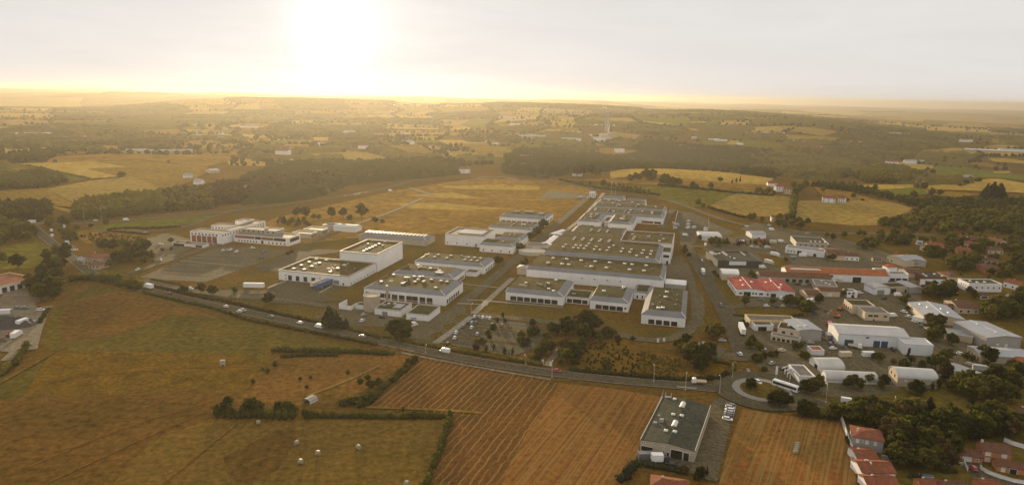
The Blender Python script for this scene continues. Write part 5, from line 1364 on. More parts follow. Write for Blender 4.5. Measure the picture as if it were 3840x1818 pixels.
sgroup('U', [(580, 138, 'white'), (628, 142, 'grey'), (678, 146, 'white'), (725, 151, 'silver'), (764, 155, 'white')], bd, 'in the back row of the central car park', PKG)
sgroup('U', [(503, 210, 'dark'), (547, 210, 'silver'), (594, 215, 'dark')], bd, 'in the tight trio by the pale path', PKG)
for x, y, c, lb in [(445, 252, 'grey', 'grey car alone by the pale path below the trio'), (543, 268, 'white', 'white car facing the yellow grass strip near the trio'), (797, 232, 'silver', 'silver car beyond the middle of the upper grass strip'), (912, 242, 'grey', 'grey car beside a sapling above the upper grass strip'), (357, 330, 'white', 'white car close to the pale path in the middle bay row'), (613, 347, 'silver', 'silver car alone in the middle bay row'), (340, 392, 'white', 'white car at the left end of the lower grass strip'), (1110, 328, 'dark', 'dark car at the right end of the middle bays'), (257, 462, 'dark', 'dark car in the corner nearest the road hedge')]:
    vehicle('car', c, 'U', x, y, bd, lb, PKG)
RD = 'vehicles on the main road'
def rdir(k, x0, y0, x1, y1):
    a, b = P(k, x0, y0), P(k, x1, y1)
    return math.degrees(math.atan2(b[1] - a[1], b[0] - a[0]))
for kind, c, k, x, y, dg, lb in [
    ('truck', 'white', 'b', 575, 880, rdir('b', 1600, 1130, 570, 890), 'white box lorry half behind the tall hedge on the main road'),
    ('car', 'dark', 'b', 845, 952, rdir('b', 1600, 1130, 570, 890), 'dark car following the white box lorry on the main road'),
    ('car', 'white', 'b', 1605, 1128, rdir('b', 1600, 1130, 570, 890), 'white car ahead of the passing pair on the main road'),
    ('car', 'white', 'b', 1785, 1192, rdir('b', 1600, 1130, 570, 890), 'white car in the nearer lane of the passing pair'),
    ('car', 'silver', 'b', 1842, 1176, rdir('b', 570, 890, 1600, 1130), 'silver car in the farther lane of the passing pair'),
    ('car', 'grey', 'a', 1518, 288, rdir('a', 1800, 345, 1300, 240), 'grey car alone between the passing pair and the white van'),
    ('car', 'white', 'M', 1035, 38, rdir('M', 1600, 160, 1000, 25), 'white car just ahead of the small white van'),
    ('van', 'white', 'M', 1210, 76, rdir('M', 1600, 160, 1000, 25), 'small white van near the dark conifers on the main road'),
    ('car', 'silver', 'M', 1605, 160, rdir('M', 1600, 160, 1000, 25), 'silver car left of the dark twin trees on the main road'),
    ('van', 'white', 'U', 222, 560, rdir('U', 1000, 730, 220, 560), 'large white panel van below the central car park'),
    ('car', 'red', 'U', 1575, 792, rdir('U', 1400, 775, 1700, 815), 'red car by the driveway on the main road'),
    ('flatbed', 'white', 'X', 925, 1060, rdir('X', 1000, 1075, 700, 1060), 'white flatbed lorry with a cream drop side approaching the roundabout'),
    ('car', 'white', 'X', 1800, 1050, rdir('X', 1700, 980, 1850, 1080), 'white car leaving the roundabout behind the bus'),
    ('bus', 'white', 'I', 1200, 985, rdir('I', 1040, 940, 1330, 1035), 'white single decker bus with a dark window band at the roundabout'),
    ('bus', 'white', 'L', 960, 268, rdir('L', 900, 250, 1020, 280), 'white bus roof half hidden by the yellow topped trees'),
    ('van', 'white', 'L', 545, 165, -20, 'white van roof among trees near the orchard road'),
    ('car', 'white', 'L', 720, 222, -20, 'white car left of the half hidden bus'),
    ('car', 'silver', 'L', 795, 228, -20, 'silver car just behind the half hidden bus'),
    ('car', 'white', 'b', 735, 497, rdir('b', 560, 300, 700, 490), 'white car at the corner where the gate road meets the car park'),
    ('car', 'white', 'b', 420, 628, rdir('b', 700, 530, 300, 680), 'white car leaving along the car park road'),
    ('car', 'white', 'b', 1135, 882, rdir('b', 900, 850, 1300, 960), 'white car beside the round bush near the road hedge'),
    ('truck', 'white', 'N', 368, 276, rdir('N', 850, 268, 400, 290), 'white lorry at the far left junction'),
    ('car', 'silver', 'N', 505, 272, rdir('N', 850, 268, 400, 290), 'silver car behind the white lorry at the far left junction'),
    ('van', 'white', 'N', 588, 366, rdir('N', 650, 530, 480, 400), 'white van leading the queue into the far left junction'),
    ('van', 'white', 'N', 597, 426, rdir('N', 650, 530, 480, 400), 'white van second in the queue into the far left junction'),
    ('car', 'white', 'N', 1095, 243, 10, 'white car beside the bypass below the tall wood'),
    ('van', 'white', 'N', 1445, 240, rdir('N', 1050, 270, 1500, 235), 'white van on the bypass below the tall wood'),
    ('car', 'white', 'N', 860, 583, 20, 'white car parked behind the old farmhouse'),
    ('car', 'white', 'N', 1665, 390, 0, 'white car in the shrub ringed lot left of the offices'),
    ('car', 'white', 'N', 1838, 515, 0, 'white car between the gate road and the gatehouse'),
    ('van', 'white', 'Q', 1255, 1022, 15, 'white van on the far bypass beside the golden grass'),
    ('car', 'white', 'Q', 545, 1078, 15, 'white car on the bypass below the glare'),
    ('car', 'white', 'A', 940, 650, -15, 'white car nearest the office front'),
    ('car', 'dark', 'A', 1045, 762, 75, 'dark car alone at the right edge of the big car park'),
    ('car', 'grey', 'A', 1070, 695, 75, 'grey car right of the pale office forecourt'),
    ('car', 'silver', 'B', 380, 870, 60, 'silver car in front of the stepped yard wall'),
    ('car', 'white', 'B', 362, 937, 70, 'white car below the silver one by the conifers'),
    ('car', 'dark', 'B', 592, 895, -10, 'dark car in front of the plant building'),
    ('car', 'pale_blue', 'B', 955, 916, 30, 'pale blue car against the plain roofed annex'),
    ('van', 'white', 'B', 945, 990, 40, 'white van right of the dark twin trees'),
    ('trailer', 'white', 'A', 955, 1112, 0, 'white semi trailer parked alone on the grass edge'),
    ('trailer', 'cream', 'A', 1690, 1080, 64, 'beige trailer backed to the fifth dock'),
    ('tractor_trailer', 'blue', 'A', 1765, 1090, 244, 'dark blue articulated lorry backed to the sixth dock'),
    ('truck', 'white', 'E', 487, 1175, rdir('G', 80, 400, 180, 600), 'white lorry driving down the estate road past the long halls'),
    ('car', 'white', 'E', 475, 1005, 80, 'white car parked along the upper estate road'),
    ('van', 'white', 'E', 250, 668, 0, 'white van under the staff car park trees'),
    ('car', 'white', 'E', 1080, 545, -12, 'white car on the bypass near the two gabled white hut'),
    ('car', 'white', 'E', 1378, 530, -12, 'white car on the bypass below the red roofed cottage'),
    ('van', 'white', 'E', 1412, 592, -30, 'white van on the bypass bend'),
    ('van', 'white', 'E', 1540, 752, 0, 'white van behind the pale blue hall'),
    ('car', 'white', 'E', 1145, 818, 0, 'white car on the street behind the dark green garage'),
    ('car', 'silver', 'E', 1220, 832, 0, 'silver car on the street behind the dark green garage'),
    ('van', 'silver', 'E', 1362, 838, 0, 'silver van on the street behind the dark green garage'),
    ('truck', 'white', 'E', 1445, 940, -50, 'white lorry standing slantwise on the estate lawn'),
    ('truck', 'cream', 'E', 1365, 1045, -55, 'cream lorry right of the dark green garage'),
    ('van', 'white', 'E', 520, 800, 80, 'white van beside the round dark tree'),
    ('van', 'white', 'E', 1285, 1102, 0, 'white van behind the cream rounded hall'),
    ('car', 'grey', 'G', 845, 660, -25, 'grey car in front of the red roofed workshop'),
    ('van', 'white', 'G', 1175, 662, -35, 'white van in front of the red roofed workshop'),
    ('car', 'white', 'G', 925, 755, 10, 'white car under the estate tree row'),
    ('car', 'dark', 'G', 1070, 760, 0, 'dark car under the estate tree row'),
    ('car', 'cream', 'G', 1165, 758, 20, 'cream car under the estate tree row'),
    ('car', 'pale_blue', 'G', 1435, 648, 80, 'pale blue car on the side street by the dirt yard'),
    ('car', 'silver', 'G', 1362, 752, 40, 'silver car beside the big dark estate tree'),
    ('car', 'silver', 'I', 268, 282, -10, 'silver car waiting at the factory side road'),
    ('trailer', 'white', 'I', 555, 150, rdir('I', 600, 230, 520, 30), 'white trailer parked along the estate road'),
    ('van', 'white', 'I', 1930, 205, 80, 'white van left of the pale hall with blue doors'),
    ('car', 'silver', 'I', 1958, 318, 60, 'silver car in the blue door yard, left'),
    ('car', 'grey', 'I', 2040, 372, 0, 'grey car in the blue door yard, lower'),
    ('flatbed', 'white', 'I', 2200, 375, -35, 'white flatbed lorry in front of the blue roll doors'),
    ('car', 'cream', 'I', 1145, 430, 0, 'cream car in front of the cream villa terrace'),
    ('car', 'silver', 'I', 1565, 312, 0, 'silver car beside the plain grey hall'),
    ('van', 'white', 'H', 420, 905, 10, 'white van beside the cream two tier office'),
    ('car', 'white', 'H', 1320, 575, 60, 'white car under the white office box, left of two'),
    ('car', 'white', 'H', 1362, 580, 60, 'white car under the white office box, right of two'),
    ('car', 'white', 'H', 2140, 605, 0, 'white car near the right edge, left of a pair'),
    ('car', 'silver', 'H', 2218, 600, 0, 'silver car near the right edge, right of a pair'),
    ('car', 'pale_blue', 'H', 2262, 535, 10, 'pale blue car by the red roofed house at the right edge'),
    ('car', 'white', 'J', 935, 108, 100, 'white car in the street bend above the white block'),
    ('car', 'white', 'J', 1425, 482, -40, 'white car at the gate of the long low grey building'),
    ('car', 'white', 'J', 1862, 690, 80, 'white car behind the curved roof barn'),
    ('box', 'white', 'K', 560, 945, 0, 'white box lorry with a dark cab by the commercial hall'),
    ('car', 'dark', 'K', 765, 985, -20, 'black car beside the commercial hall entrance'),
    ('car', 'grey', 'T', 185, 432, 0, 'grey car in the scrap yard under the trees'),
    ('car', 'grey', 'T', 265, 432, 0, 'grey car second under the scrap yard trees'),
    ('car', 'white', 'T', 415, 452, 20, 'white car beside the track along the scrap yard'),
    ('truck', 'blue', 'T', 232, 600, 80, 'dark blue lorry at the edge of the scrap heap'),
    ('truck', 'white', 'T', 165, 730, 100, 'white lorry beside the red machine in the scrap yard')]:
    vehicle(kind, c, k, x, y, dg, lb, RD if 'main road' in lb else None)
sgroup('A', [(605, 680, 'white'), (650, 677, 'silver'), (685, 672, 'white'), (755, 694, 'white')], 75, 'in the small group before the offices', 'cars before the offices')
pk = math.degrees(wdir('K 1520,470 1350,440'))
sgroup('K', [(1500, 228, 'grey'), (1494, 253, 'silver'), (1484, 285, 'white'), (1478, 318, 'silver'), (1472, 345, 'grey'), (1466, 372, 'dark'), (1458, 402, 'white')], pk, 'in the shop car row', 'cars beside the commercial hall', order='near')
sgroup('E', [(100 + (i % 2) * 42 + i * 4, 500 + i * 17, c) for i, c in enumerate(['white', 'white', 'silver', 'grey', 'white'])], 0, 'in the left staff car rank', 'staff cars', order='near')
sgroup('E', [(293 - (i % 2) * 12, 470 + i * 20, c) for i, c in enumerate(['white', 'grey', 'white', 'silver', 'white', 'white'])], 0, 'in the middle staff car rank', 'staff cars', order='near')
sgroup('E', [(372 - (i % 2) * 8, 548 + i * 17, c) for i, c in enumerate(['white', 'silver', 'grey'])], 0, 'in the third staff car rank', 'staff cars', order='near')
sgroup('E', [(525, 570 + i * 14, c) for i, c in enumerate(['white', 'silver', 'white'])], 0, 'in the right staff car rank', 'staff cars', order='near')
sgroup('H', [(590, 842, 'white'), (662, 915, 'white'), (702, 945, 'grey'), (748, 985, 'white')], -55, 'along the estate street kerb', 'cars along the estate street')
vehicle('truck', 'cream', 'H', 800, 990, -50, 'cream lorry parked along the estate street kerb')
sgroup('C', [(1590, 192, 'silver'), (1620, 188, 'white'), (1645, 184, 'white'), (1725, 194, 'white'), (1745, 188, 'silver'), (1760, 182, 'white')], 20, 'on the distant striped lot', 'cars on the distant striped lot')
# small things
def bale(k, x, y, lb, first=[]):
    p = P(k, x, y)
    if not first:
        r = thing('hay_bale', lb, 'hay bale', (*p, .3), RAD(20), 'round bales in the mown field')
        MB().tube((-.75, 0, .85), (.75, 0, .85), .88, n=18).build('roll', 'bale', r)
        MB().tube((-.5, 0, .85), (.5, 0, .85), .9, n=18).build('net_wrap', 'bale_wrap', r)
        first.append(r)
    else:
        dup(first[0], (*p, .3), RAD(random.uniform(-40, 60)), label=lb)
for x, y, lb in [(551, 515, 'pale round bale close under the tall hedge'), (843, 672, 'round bale uppermost of the middle three'), (1008, 752, 'round bale nearest the middle of the mown field'), (875, 817, 'round bale lowest on the left of the mown field'), (1318, 706, 'round bale alone on the right of the mown field'), (1688, 985, 'round bale cut by the bottom edge of the mown field')]:
    bale('Y', x, y, lb)
p = P('K', 2335, 770)
for i in range(5):
    r = thing('straw_bale', 'square straw bale, %s from the near end of the line in the stubble' % ORD[i], 'straw bale', (*P('K', 2325 + i * 6, 815 - i * 26), .3), RAD(10), 'square bales in the red stubble')
    MB().box(-.9, .9, -.55, .55, 0, .95).build('straw_block', 'bale', r)
    MB().box(-.5, -.45, -.56, .56, -.01, .96).box(.45, .5, -.56, .56, -.01, .96).build('twine', 'wood', r)
def lamp(k, x, y, h, lb, arm=1.6, first=[]):
    p = P(k, x, y)
    r = thing('street_lamp', lb, 'street lamp', (*p, hz(*p) + .3), RAD(random.uniform(60, 110)), 'street lamps')
    MB().tube((0, 0, -.3), (0, 0, h), .13, .08, n=8).build('pole', 'pole_metal', r)
    MB().tube((0, 0, h), (arm, 0, h + .25), .06, n=6).build('arm', 'pole_metal', r)
    MB().box(arm - .1, arm + .7, -.16, .16, h + .18, h + .38).build('lamp_head', 'white_clad', r)
    MB().prism([(-.3, -.3), (.3, -.3), (.3, .3), (-.3, .3)], 0, .4).build('base', 'concrete', r)
for a in [('X', 208, 1030, 7.5, 'tall street lamp beside the rough wasteland hedge'), ('X', 690, 1155, 7.5, 'street lamp left of the white flatbed lorry'), ('X', 1212, 1200, 7.5, 'street lamp at the roundabout entry'), ('X', 1405, 970, 6, 'street lamp in front of the clipped hedge tip'), ('U', 1512, 860, 7.5, 'street lamp by the driveway opposite the thicket'), ('U', 1197, 700, 4, 'short post at the end of the road hedge'), ('M', 2185, 305, 3.5, 'short lamp post left of the large white panel van'), ('I', 1795, 1180, 8, 'street lamp below the barrel barns'), ('I', 1255, 935, 7, 'street lamp behind the bus'), ('L', 293, 160, 8, 'street lamp at the lower bend of the orchard road'), ('L', 1085, 240, 5, 'street lamp right of the half hidden bus'), ('N', 1165, 225, 12, 'tall lamp mast by the bypass, right of two'), ('N', 965, 235, 12, 'tall lamp mast by the bypass, left of two'), ('B', 1607, 850, 6, 'lamp post at the head of the pale footpath')]:
    lamp(*a)
r = thing('sign_totem', 'tall white totem sign left of the service station', 'sign', (*P('I', 1060, 840), .4), RAD(-20))
MB().box(-.5, .5, -.15, .15, 2.5, 6.4).build('sign_board', 'white_clad', r)
MB().box(-.3, -.1, -.1, .1, -.3, 2.5).box(.1, .3, -.1, .1, -.3, 2.5).build('post', 'pole_metal', r)
r = thing('billboard', 'white square billboard by the left road', 'billboard', (*P('N', 775, 548), .4), RAD(-10))
MB().box(-2, 2, -.1, .1, 2, 6).build('sign_board', 'white_clad', r)
MB().box(-1.5, -1.3, -.1, .1, -.3, 2).box(1.3, 1.5, -.1, .1, -.3, 2).build('post', 'pole_metal', r)
r = thing('billboard', 'narrow white sign post at the left junction', 'billboard', (*P('N', 742, 355), .4), 0)
MB().box(-1, 1, -.2, .2, 1, 5.5).build('sign_board', 'white_clad', r)
MB().box(-.3, .3, -.1, .1, -.3, 1).build('post', 'pole_metal', r)
for k, x, y, lb in [('U', 1400, 690, 'white gate pillar left of the driveway'), ('U', 1497, 715, 'white gate pillar right of the driveway'), ('X', 272, 425, 'white marker box on the corner lawn, left of two'), ('X', 365, 415, 'white marker box on the corner lawn, right of two'), ('X', 965, 470, 'white fence pillar at the factory side gate'), ('X', 895, 500, 'low white kiosk beside the side gate')]:
    r = thing('gate_pillar', lb, 'pillar', (*P(k, x, y), .3), 0, 'white pillars')
    MB().box(-.5, .5, -.4, .4, -.2, 1.8).build('shaft', 'white_wall', r)
    MB().box(-.6, .6, -.5, .5, 1.8, 2.0).build('cap', 'coping', r)
r = thing('water_tank', 'pale field water tank standing in the weedy meadow', 'tank', (*P('M', 330, 415), .2), .3)
MB().box(-1.1, 1.1, -.9, .9, .5, 2.6).build('body', 'concrete', r)
MB().box(-1, -.8, -.8, .8, -.2, .5).box(.8, 1, -.8, .8, -.2, .5).build('support_leg', 'pole_metal', r)
for x, y, h, lb in [(255, 800, 9, 'thin wooden utility pole in the lower left pasture')]:
    r = thing('utility_pole', lb, 'pole', (*P('a', x, y), .2), .4)
    MB().tube((0, 0, -.3), (0, 0, h), .14, .1, n=7).build('shaft', 'wood', r)
    MB().box(-.9, .9, -.06, .06, h - .7, h - .55).build('crossarm', 'wood', r)
# scrap heap and machines
def heap(name, lb, cat, k, x, y, rx, ry, h, mt, seed):
    r_ = np.random.default_rng(seed)
    p = P(k, x, y)
    V, F_ = [], []
    N = 26
    for i in range(N + 1):
        for j in range(N + 1):
            a, b = i / N * 2 - 1, j / N * 2 - 1
            q = max(0, 1 - a * a - b * b)
            V.append((a * rx, b * ry, h * q ** .6 * r_.uniform(.55, 1.1) - .1))
    for i in range(N):
        for j in range(N):
            n_ = i * (N + 1) + j
            F_.append((n_, n_ + N + 1, n_ + N + 2, n_ + 1))
    o = link(name, npmesh(name, V, F_), mt)
    o.location = (*p, .2)
    return tag(o, lb, cat)
mat('scrap', (.07, .055, .045), .7, scale=1.2, scale2=6, col2=(.03, .028, .026), spec=.4)
mat('dirt', (.20, .15, .10), 1, scale=.4, scale2=3, spec=0)
heap('scrap_heap', 'big dark heap of scrap metal in the left yard', 'scrap heap', 'T', 60, 590, 17, 9, 4.5, 'scrap', 3)
heap('gravel_heap', 'low grey gravel heap under the trees of the left yard', 'gravel heap', 'T', 190, 350, 13, 8, 3, 'dirt', 4)
heap('rubble_heap', 'brown rubble heap in the pale dirt yard', 'rubble heap', 'G', 1850, 880, 7, 4, 2, 'dirt', 5)
heap('rubble_heap', 'dark rubble heap left of the pale hall with blue doors', 'rubble heap', 'I', 1800, 160, 5, 8, 1.6, 'scrap', 6)
def digger(lb, k, x, y, deg, mt, sc=1):
    r = thing('excavator', lb, 'excavator', (*P(k, x, y), .4), RAD(deg))
    r.scale = (sc,) * 3
    MB().box(-1.5, 1.5, -1.2, -.7, 0, .8).box(-1.5, 1.5, .7, 1.2, 0, .8).build('track', 'rubber', r)
    MB().prism([(-1.7, -1.1), (1.2, -1.1), (1.2, 1.1), (-1.7, 1.1)], .85, 1.9).build('body', mt, r)
    c = MB().box(0, 1.3, -1.1, -.1, 1.9, 3).build('cab', mt, r)
    MB().box(.2, 1.33, -1.13, -.07, 2.1, 2.8).build('window', 'glass', c)
    MB().tube((1.1, .4, 1.6), (3.2, .4, 4.2), .25, .2, n=6).tube((3.2, .4, 4.2), (5, .4, 2), .2, .15, n=6).build('arm', mt, r)
    MB().prism([(4.6, 0), (5.4, 0), (5.4, .8), (4.6, .8)], 1.2, 2.1).build('bucket', 'pole_metal', r)
digger('orange excavator beside the pale hall with blue doors', 'G', 1960, 915, 150, 'orange_metal', 1)
digger('orange excavator behind, on the edge of the dirt yard', 'G', 2010, 805, 30, 'orange_metal', .9)
digger('red machine in the middle of the scrap yard', 'T', 95, 715, 20, 'red_paint', .8)
r = thing('swimming_pool', 'small bright blue garden pool at the bottom edge', 'pool', (*P('L', 1452, 998), .32), RAD(-15))
MB().box(-2.2, 2.2, -1, 1, -.3, .1).build('basin', 'coping', r)
MB().box(-2, 2, -.8, .8, .1, .14).build('water_surface', 'tarp_blue', r)
def wall_run(lb, spec, h, w=.25, mt='white_wall', name='garden_wall', z=.25, cap=True):
    q = [Vector((*a, 0)) for a in pts(spec)]
    t = thing(name, lb, 'wall', (q[0].x, q[0].y, z))
    m1, m2 = MB(), MB()
    for mb_, ww, z0, z1 in ((m1, w / 2, -.4, h), (m2, w / 2 + .06, h + .002, h + .1)):
        L_, R_ = [], []
        for i, a in enumerate(q):
            d = (q[min(i + 1, len(q) - 1)] - q[max(i - 1, 0)]).normalized()
            n_ = Vector((-d.y, d.x, 0)) * ww
            L_.append(a + n_ - q[0])
            R_.append(a - n_ - q[0])
        mb_.loft([[(l.x, l.y, z0), (r_.x, r_.y, z0), (r_.x, r_.y, z1), (l.x, l.y, z1)] for l, r_ in zip(L_, R_)])
    m1.build('wall_panel', mt, t)
    if cap: m2.build('coping', 'coping', t)
wall_run('long white garden wall along the red stubble field', 'L 470,350 500,440 545,570 590,690 650,830 700,950 770,1130', 2.0)
wall_run('curved white wall around the orange house garden', 'L 2070,905 2080,925 2150,970 2300,1025 2450,1070 2600,1095', 1.2)
wall_run('short white wall left of the orange garage', 'L 1840,770 1880,830 1890,880 1925,940', 1.2)
wall_run('pale garden wall right of the orange house', 'L 2340,600 2430,640 2600,690', 1.6)
wall_run('grey garden wall behind the small red outbuilding', 'L 930,800 1090,830', 1.5, mt='concrete')
wall_run('long grey wall under the pale blue hall in the gardens', 'L 1600,860 1880,880', 1.2, mt='concrete')
wall_run('low concrete wall flanking the loading ramp', 'A 1110,1115 1320,1030', 1.1, mt='concrete')
wall_run('low concrete wall right of the blue lorry', 'A 1700,1165 1850,1080', .6, mt='concrete')
wall_run('white kerb wall of the staff car park', 'E 90,575 150,335', 1, mt='white_wall', name='parking_wall')
def fence(lb, spec, h, step=3.0, mt='pole_metal'):
    q = pts(spec)
    t = thing('wire_fence', lb, 'fence', (*q[0], hz(*q[0]) + .3))
    po, ra = MB(), MB()
    for a, b in zip(q[:-1], q[1:]):
        a, b = np.array(a) - q[0], np.array(b) - q[0]
        n_ = max(1, int(np.linalg.norm(b - a) / step))
        for i in range(n_ + 1):
            c = a + (b - a) * i / n_
            po.box(c[0] - .05, c[0] + .05, c[1] - .05, c[1] + .05, -.3, h)
        for zz in (.4 * h, .95 * h):
            ra.tube((*a, zz), (*b, zz), .03, n=4)
    po.build('post', mt, t)
    ra.build('rail', mt, t)
fence('wire fence on the left side of the commercial hall', 'K 260,960 330,770 640,60', 2)
fence('wire fence across the upper left meadow', 'a 300,462 900,460 1500,462', 1.2, 6, 'wood')
fence('wire fence under the weedy meadow', 'a 100,738 600,715 1340,685', 1.2, 6, 'wood')
fence('wire fence beside the staff car park', 'E 565,600 565,450', 2, 4)
fence('fence along the industrial dirt yard', 'I 1900,520 2300,520', 2, 3)
# yard clutter
CT = []
def container(k, x, y, deg, col, lb, ln=6.0):
    r = thing('container', lb, 'container', (*P(k, x, y), CZ - .1), RAD(deg))
    MB().box(-ln / 2, ln / 2, -1.2, 1.2, 0, 2.5).build('body', 'paint_' + col, r)
    m_ = MB()
    for i in range(int(ln / .6)):
        m_.box(-ln / 2 + .15 + i * .6, -ln / 2 + .4 + i * .6, -1.24, 1.24, .15, 2.35)
    m_.build('rib', 'paint_' + col, r)
    MB().box(ln / 2, ln / 2 + .06, -1.1, 1.1, .1, 2.4).build('door', 'grey_door', r)
for a in [('E', 1000, 760, 10, 'white', 'white container in the builders yard behind the dark green garage'), ('E', 1260, 740, -20, 'red', 'red container in the builders yard'), ('E', 1430, 760, 0, 'cream', 'cream container at the right of the builders yard'), ('E', 1830, 940, 5, 'white', 'white container in front of the pale blue hall'), ('E', 1700, 980, 15, 'grey', 'grey container below the pale blue hall'), ('G', 1630, 850, 60, 'blue', 'blue container at the edge of the pale dirt yard'), ('G', 1560, 690, 20, 'white', 'white container by the side street bend'), ('I', 1830, 230, 75, 'grey', 'grey skip container left of the blue door hall'), ('I', 1850, 60, 70, 'red', 'red skip container behind the dark rubble'), ('I', 2080, 500, 5, 'cream', 'cream container on the fence line behind the barns'), ('J', 60, 500, 0, 'white', 'white container in the yard below the blue doors'), ('J', 1700, 700, -20, 'silver', 'silver container in the yard of the long grey building'), ('G', 2000, 380, 70, 'cream', 'cream container beside the grey flat yard building'), ('K', 420, 890, 5, 'grey', 'grey container against the commercial hall front'), ('T', 60, 480, 10, 'white', 'white container above the scrap heap'), ('A', 1500, 940, -15, 'silver', 'silver container right of the side lot')]:
    container(*a)
def pallets(k, x, y, lb, n=3):
    r = thing('pallet_stack', lb, 'pallet stack', (*P(k, x, y), CZ - .1), random.uniform(0, 3))
    for i in range(n):
        MB().box(-1.6 + i * 1.25, -.5 + i * 1.25, -.6, .6, 0, .7 + .5 * (i % 3)).build('pallet', 'wood', r)
for a in [('E', 900, 780, 'wooden pallets at the left of the builders yard'), ('E', 1090, 790, 'wooden pallets by the street behind the dark green garage'), ('E', 1350, 730, 'wooden pallets beside the red container'), ('G', 1700, 790, 'wooden pallets on the pale dirt yard'), ('G', 1820, 830, 'wooden pallets by the brown rubble heap'), ('I', 1780, 260, 'wooden pallets beside the plain grey hall'), ('I', 2120, 440, 'wooden pallets in the blue door yard'), ('J', 120, 520, 'wooden pallets below the blue door hall'), ('G', 1420, 420, 'wooden pallets by the dark brown long roof'), ('B', 330, 740, 'wooden pallets inside the stepped yard wall'), ('T', 40, 760, 'wooden pallets in the scrap yard'), ('H', 480, 590, 'wooden pallets before the flat brown workshop')]:
    pallets(*a)
for kind, c, k, x, y, dg, lb in [('car', 'dark', 'E', 700, 800, 5, 'dark car on the street below the round dark mass'), ('car', 'red', 'E', 1440, 850, 0, 'red car at the right end of the upper estate street'), ('car', 'silver', 'G', 1480, 440, 10, 'silver car by the dark brown long workshop'), ('car', 'dark', 'G', 1380, 430, 10, 'dark car by the dark brown long workshop'), ('car', 'grey', 'G', 2260, 590, 0, 'grey car in front of the white two storey house'), ('car', 'white', 'G', 2300, 560, 0, 'white car right of the white two storey house'), ('car', 'blue', 'I', 1860, 330, 70, 'blue car left in the blue door yard'), ('car', 'white', 'I', 1900, 400, 10, 'white car low in the blue door yard'), ('car', 'dark', 'J', 420, 410, 80, 'dark car below the second blue roll door'), ('car', 'silver', 'I', 1000, 620, 40, 'silver car in the service station yard'), ('car', 'dark', 'I', 1180, 700, 0, 'dark car in the service station yard'), ('car', 'white', 'I', 860, 410, 0, 'white car beside the cream villa garden'), ('car', 'grey', 'H', 860, 1050, -55, 'grey car low on the estate street'), ('car', 'silver', 'J', 1560, 640, -40, 'silver car where the street meets the long grey building'), ('van', 'white', 'H', 500, 600, 5, 'white van beside the flat brown workshop'), ('car', 'dark', 'H', 300, 640, 5, 'dark car on the lane below the arched hangar'), ('car', 'red', 'L', 1990, 930, 80, 'red car in the drive of the orange house'), ('car', 'silver', 'E', 1900, 640, 0, 'silver car on the bypass beside the long dark hall'), ('car', 'dark', 'F', 700, 640, -5, 'dark car on the bypass above the village'), ('car', 'white', 'X', 1520, 620, 100, 'white car turning into the factory side road'), ('car', 'grey', 'G', 250, 740, rdir('G', 80, 400, 180, 600), 'grey car on the estate road by the red roofed workshop'), ('car', 'blue', 'N', 1400, 945, rdir('N', 1080, 870, 1700, 1035), 'blue car behind the tall rounded bushes')]:
    vehicle(kind, c, k, x, y, dg, lb)
# ---------------------------------------------------------------- vegetation
leafmat('leaf_dark', (.108, .104, .022), (.046, .050, .014), .48)
leafmat('leaf_mid', (.150, .136, .025), (.060, .063, .015), .5)
leafmat('leaf_yellow', (.190, .155, .036), (.085, .075, .024), .4)
leafmat('leaf_brown', (.120, .080, .030), (.060, .044, .020), .3)
leafmat('leaf_conifer', (.048, .054, .024), (.024, .028, .015), .2)
leafmat('leaf_far', (.150, .116, .027), (.052, .049, .015), .2, scale=.08)
leafmat('leaf_hedge', (.100, .088, .028), (.048, .048, .018), .35, scale=.5)
mat('bark', (.085, .065, .045), .95, scale=2, var=.4)
def ico(n):
    bm = bmesh.new()
    bmesh.ops.create_icosphere(bm, subdivisions=n, radius=1)
    V = np.array([v.co[:] for v in bm.verts])
    F_ = np.array([[v.index for v in f.verts] for f in bm.faces])
    bm.free()
    return V, F_
ICO1, ICO2 = ico(1), ico(2)
def quads_of(F3):
    return np.c_[F3, F3[:, 2:3]]
def leaves(r_, C, Rd, n, size):
    """n leaf sprays scattered in the outer shell of ellipsoids C with radii Rd"""
    w = Rd[:, 0] * Rd[:, 2]
    i = r_.choice(len(C), n, p=w / w.sum())
    d = r_.normal(size=(n, 3))
    d /= np.linalg.norm(d, axis=1)[:, None]
    d[:, 2] = np.where(d[:, 2] < -.35, -d[:, 2], d[:, 2])
    p = C[i] + d * Rd[i] * r_.uniform(.68, 1.22, (n, 1))
    a = r_.normal(size=(n, 3))
    a /= np.linalg.norm(a, axis=1)[:, None]
    b = np.cross(a, d + r_.normal(size=(n, 3)) * .5)
    b /= np.linalg.norm(b, axis=1)[:, None] + 1e-9
    s = size * r_.uniform(.6, 1.4, (n, 1))
    V = np.stack([p - a * s - b * s * .6, p + a * s - b * s * .5, p + a * s * .7 + b * s * .7, p - a * s * .8 + b * s * .6], 1).reshape(-1, 3)
    return V, np.arange(n * 4).reshape(n, 4)
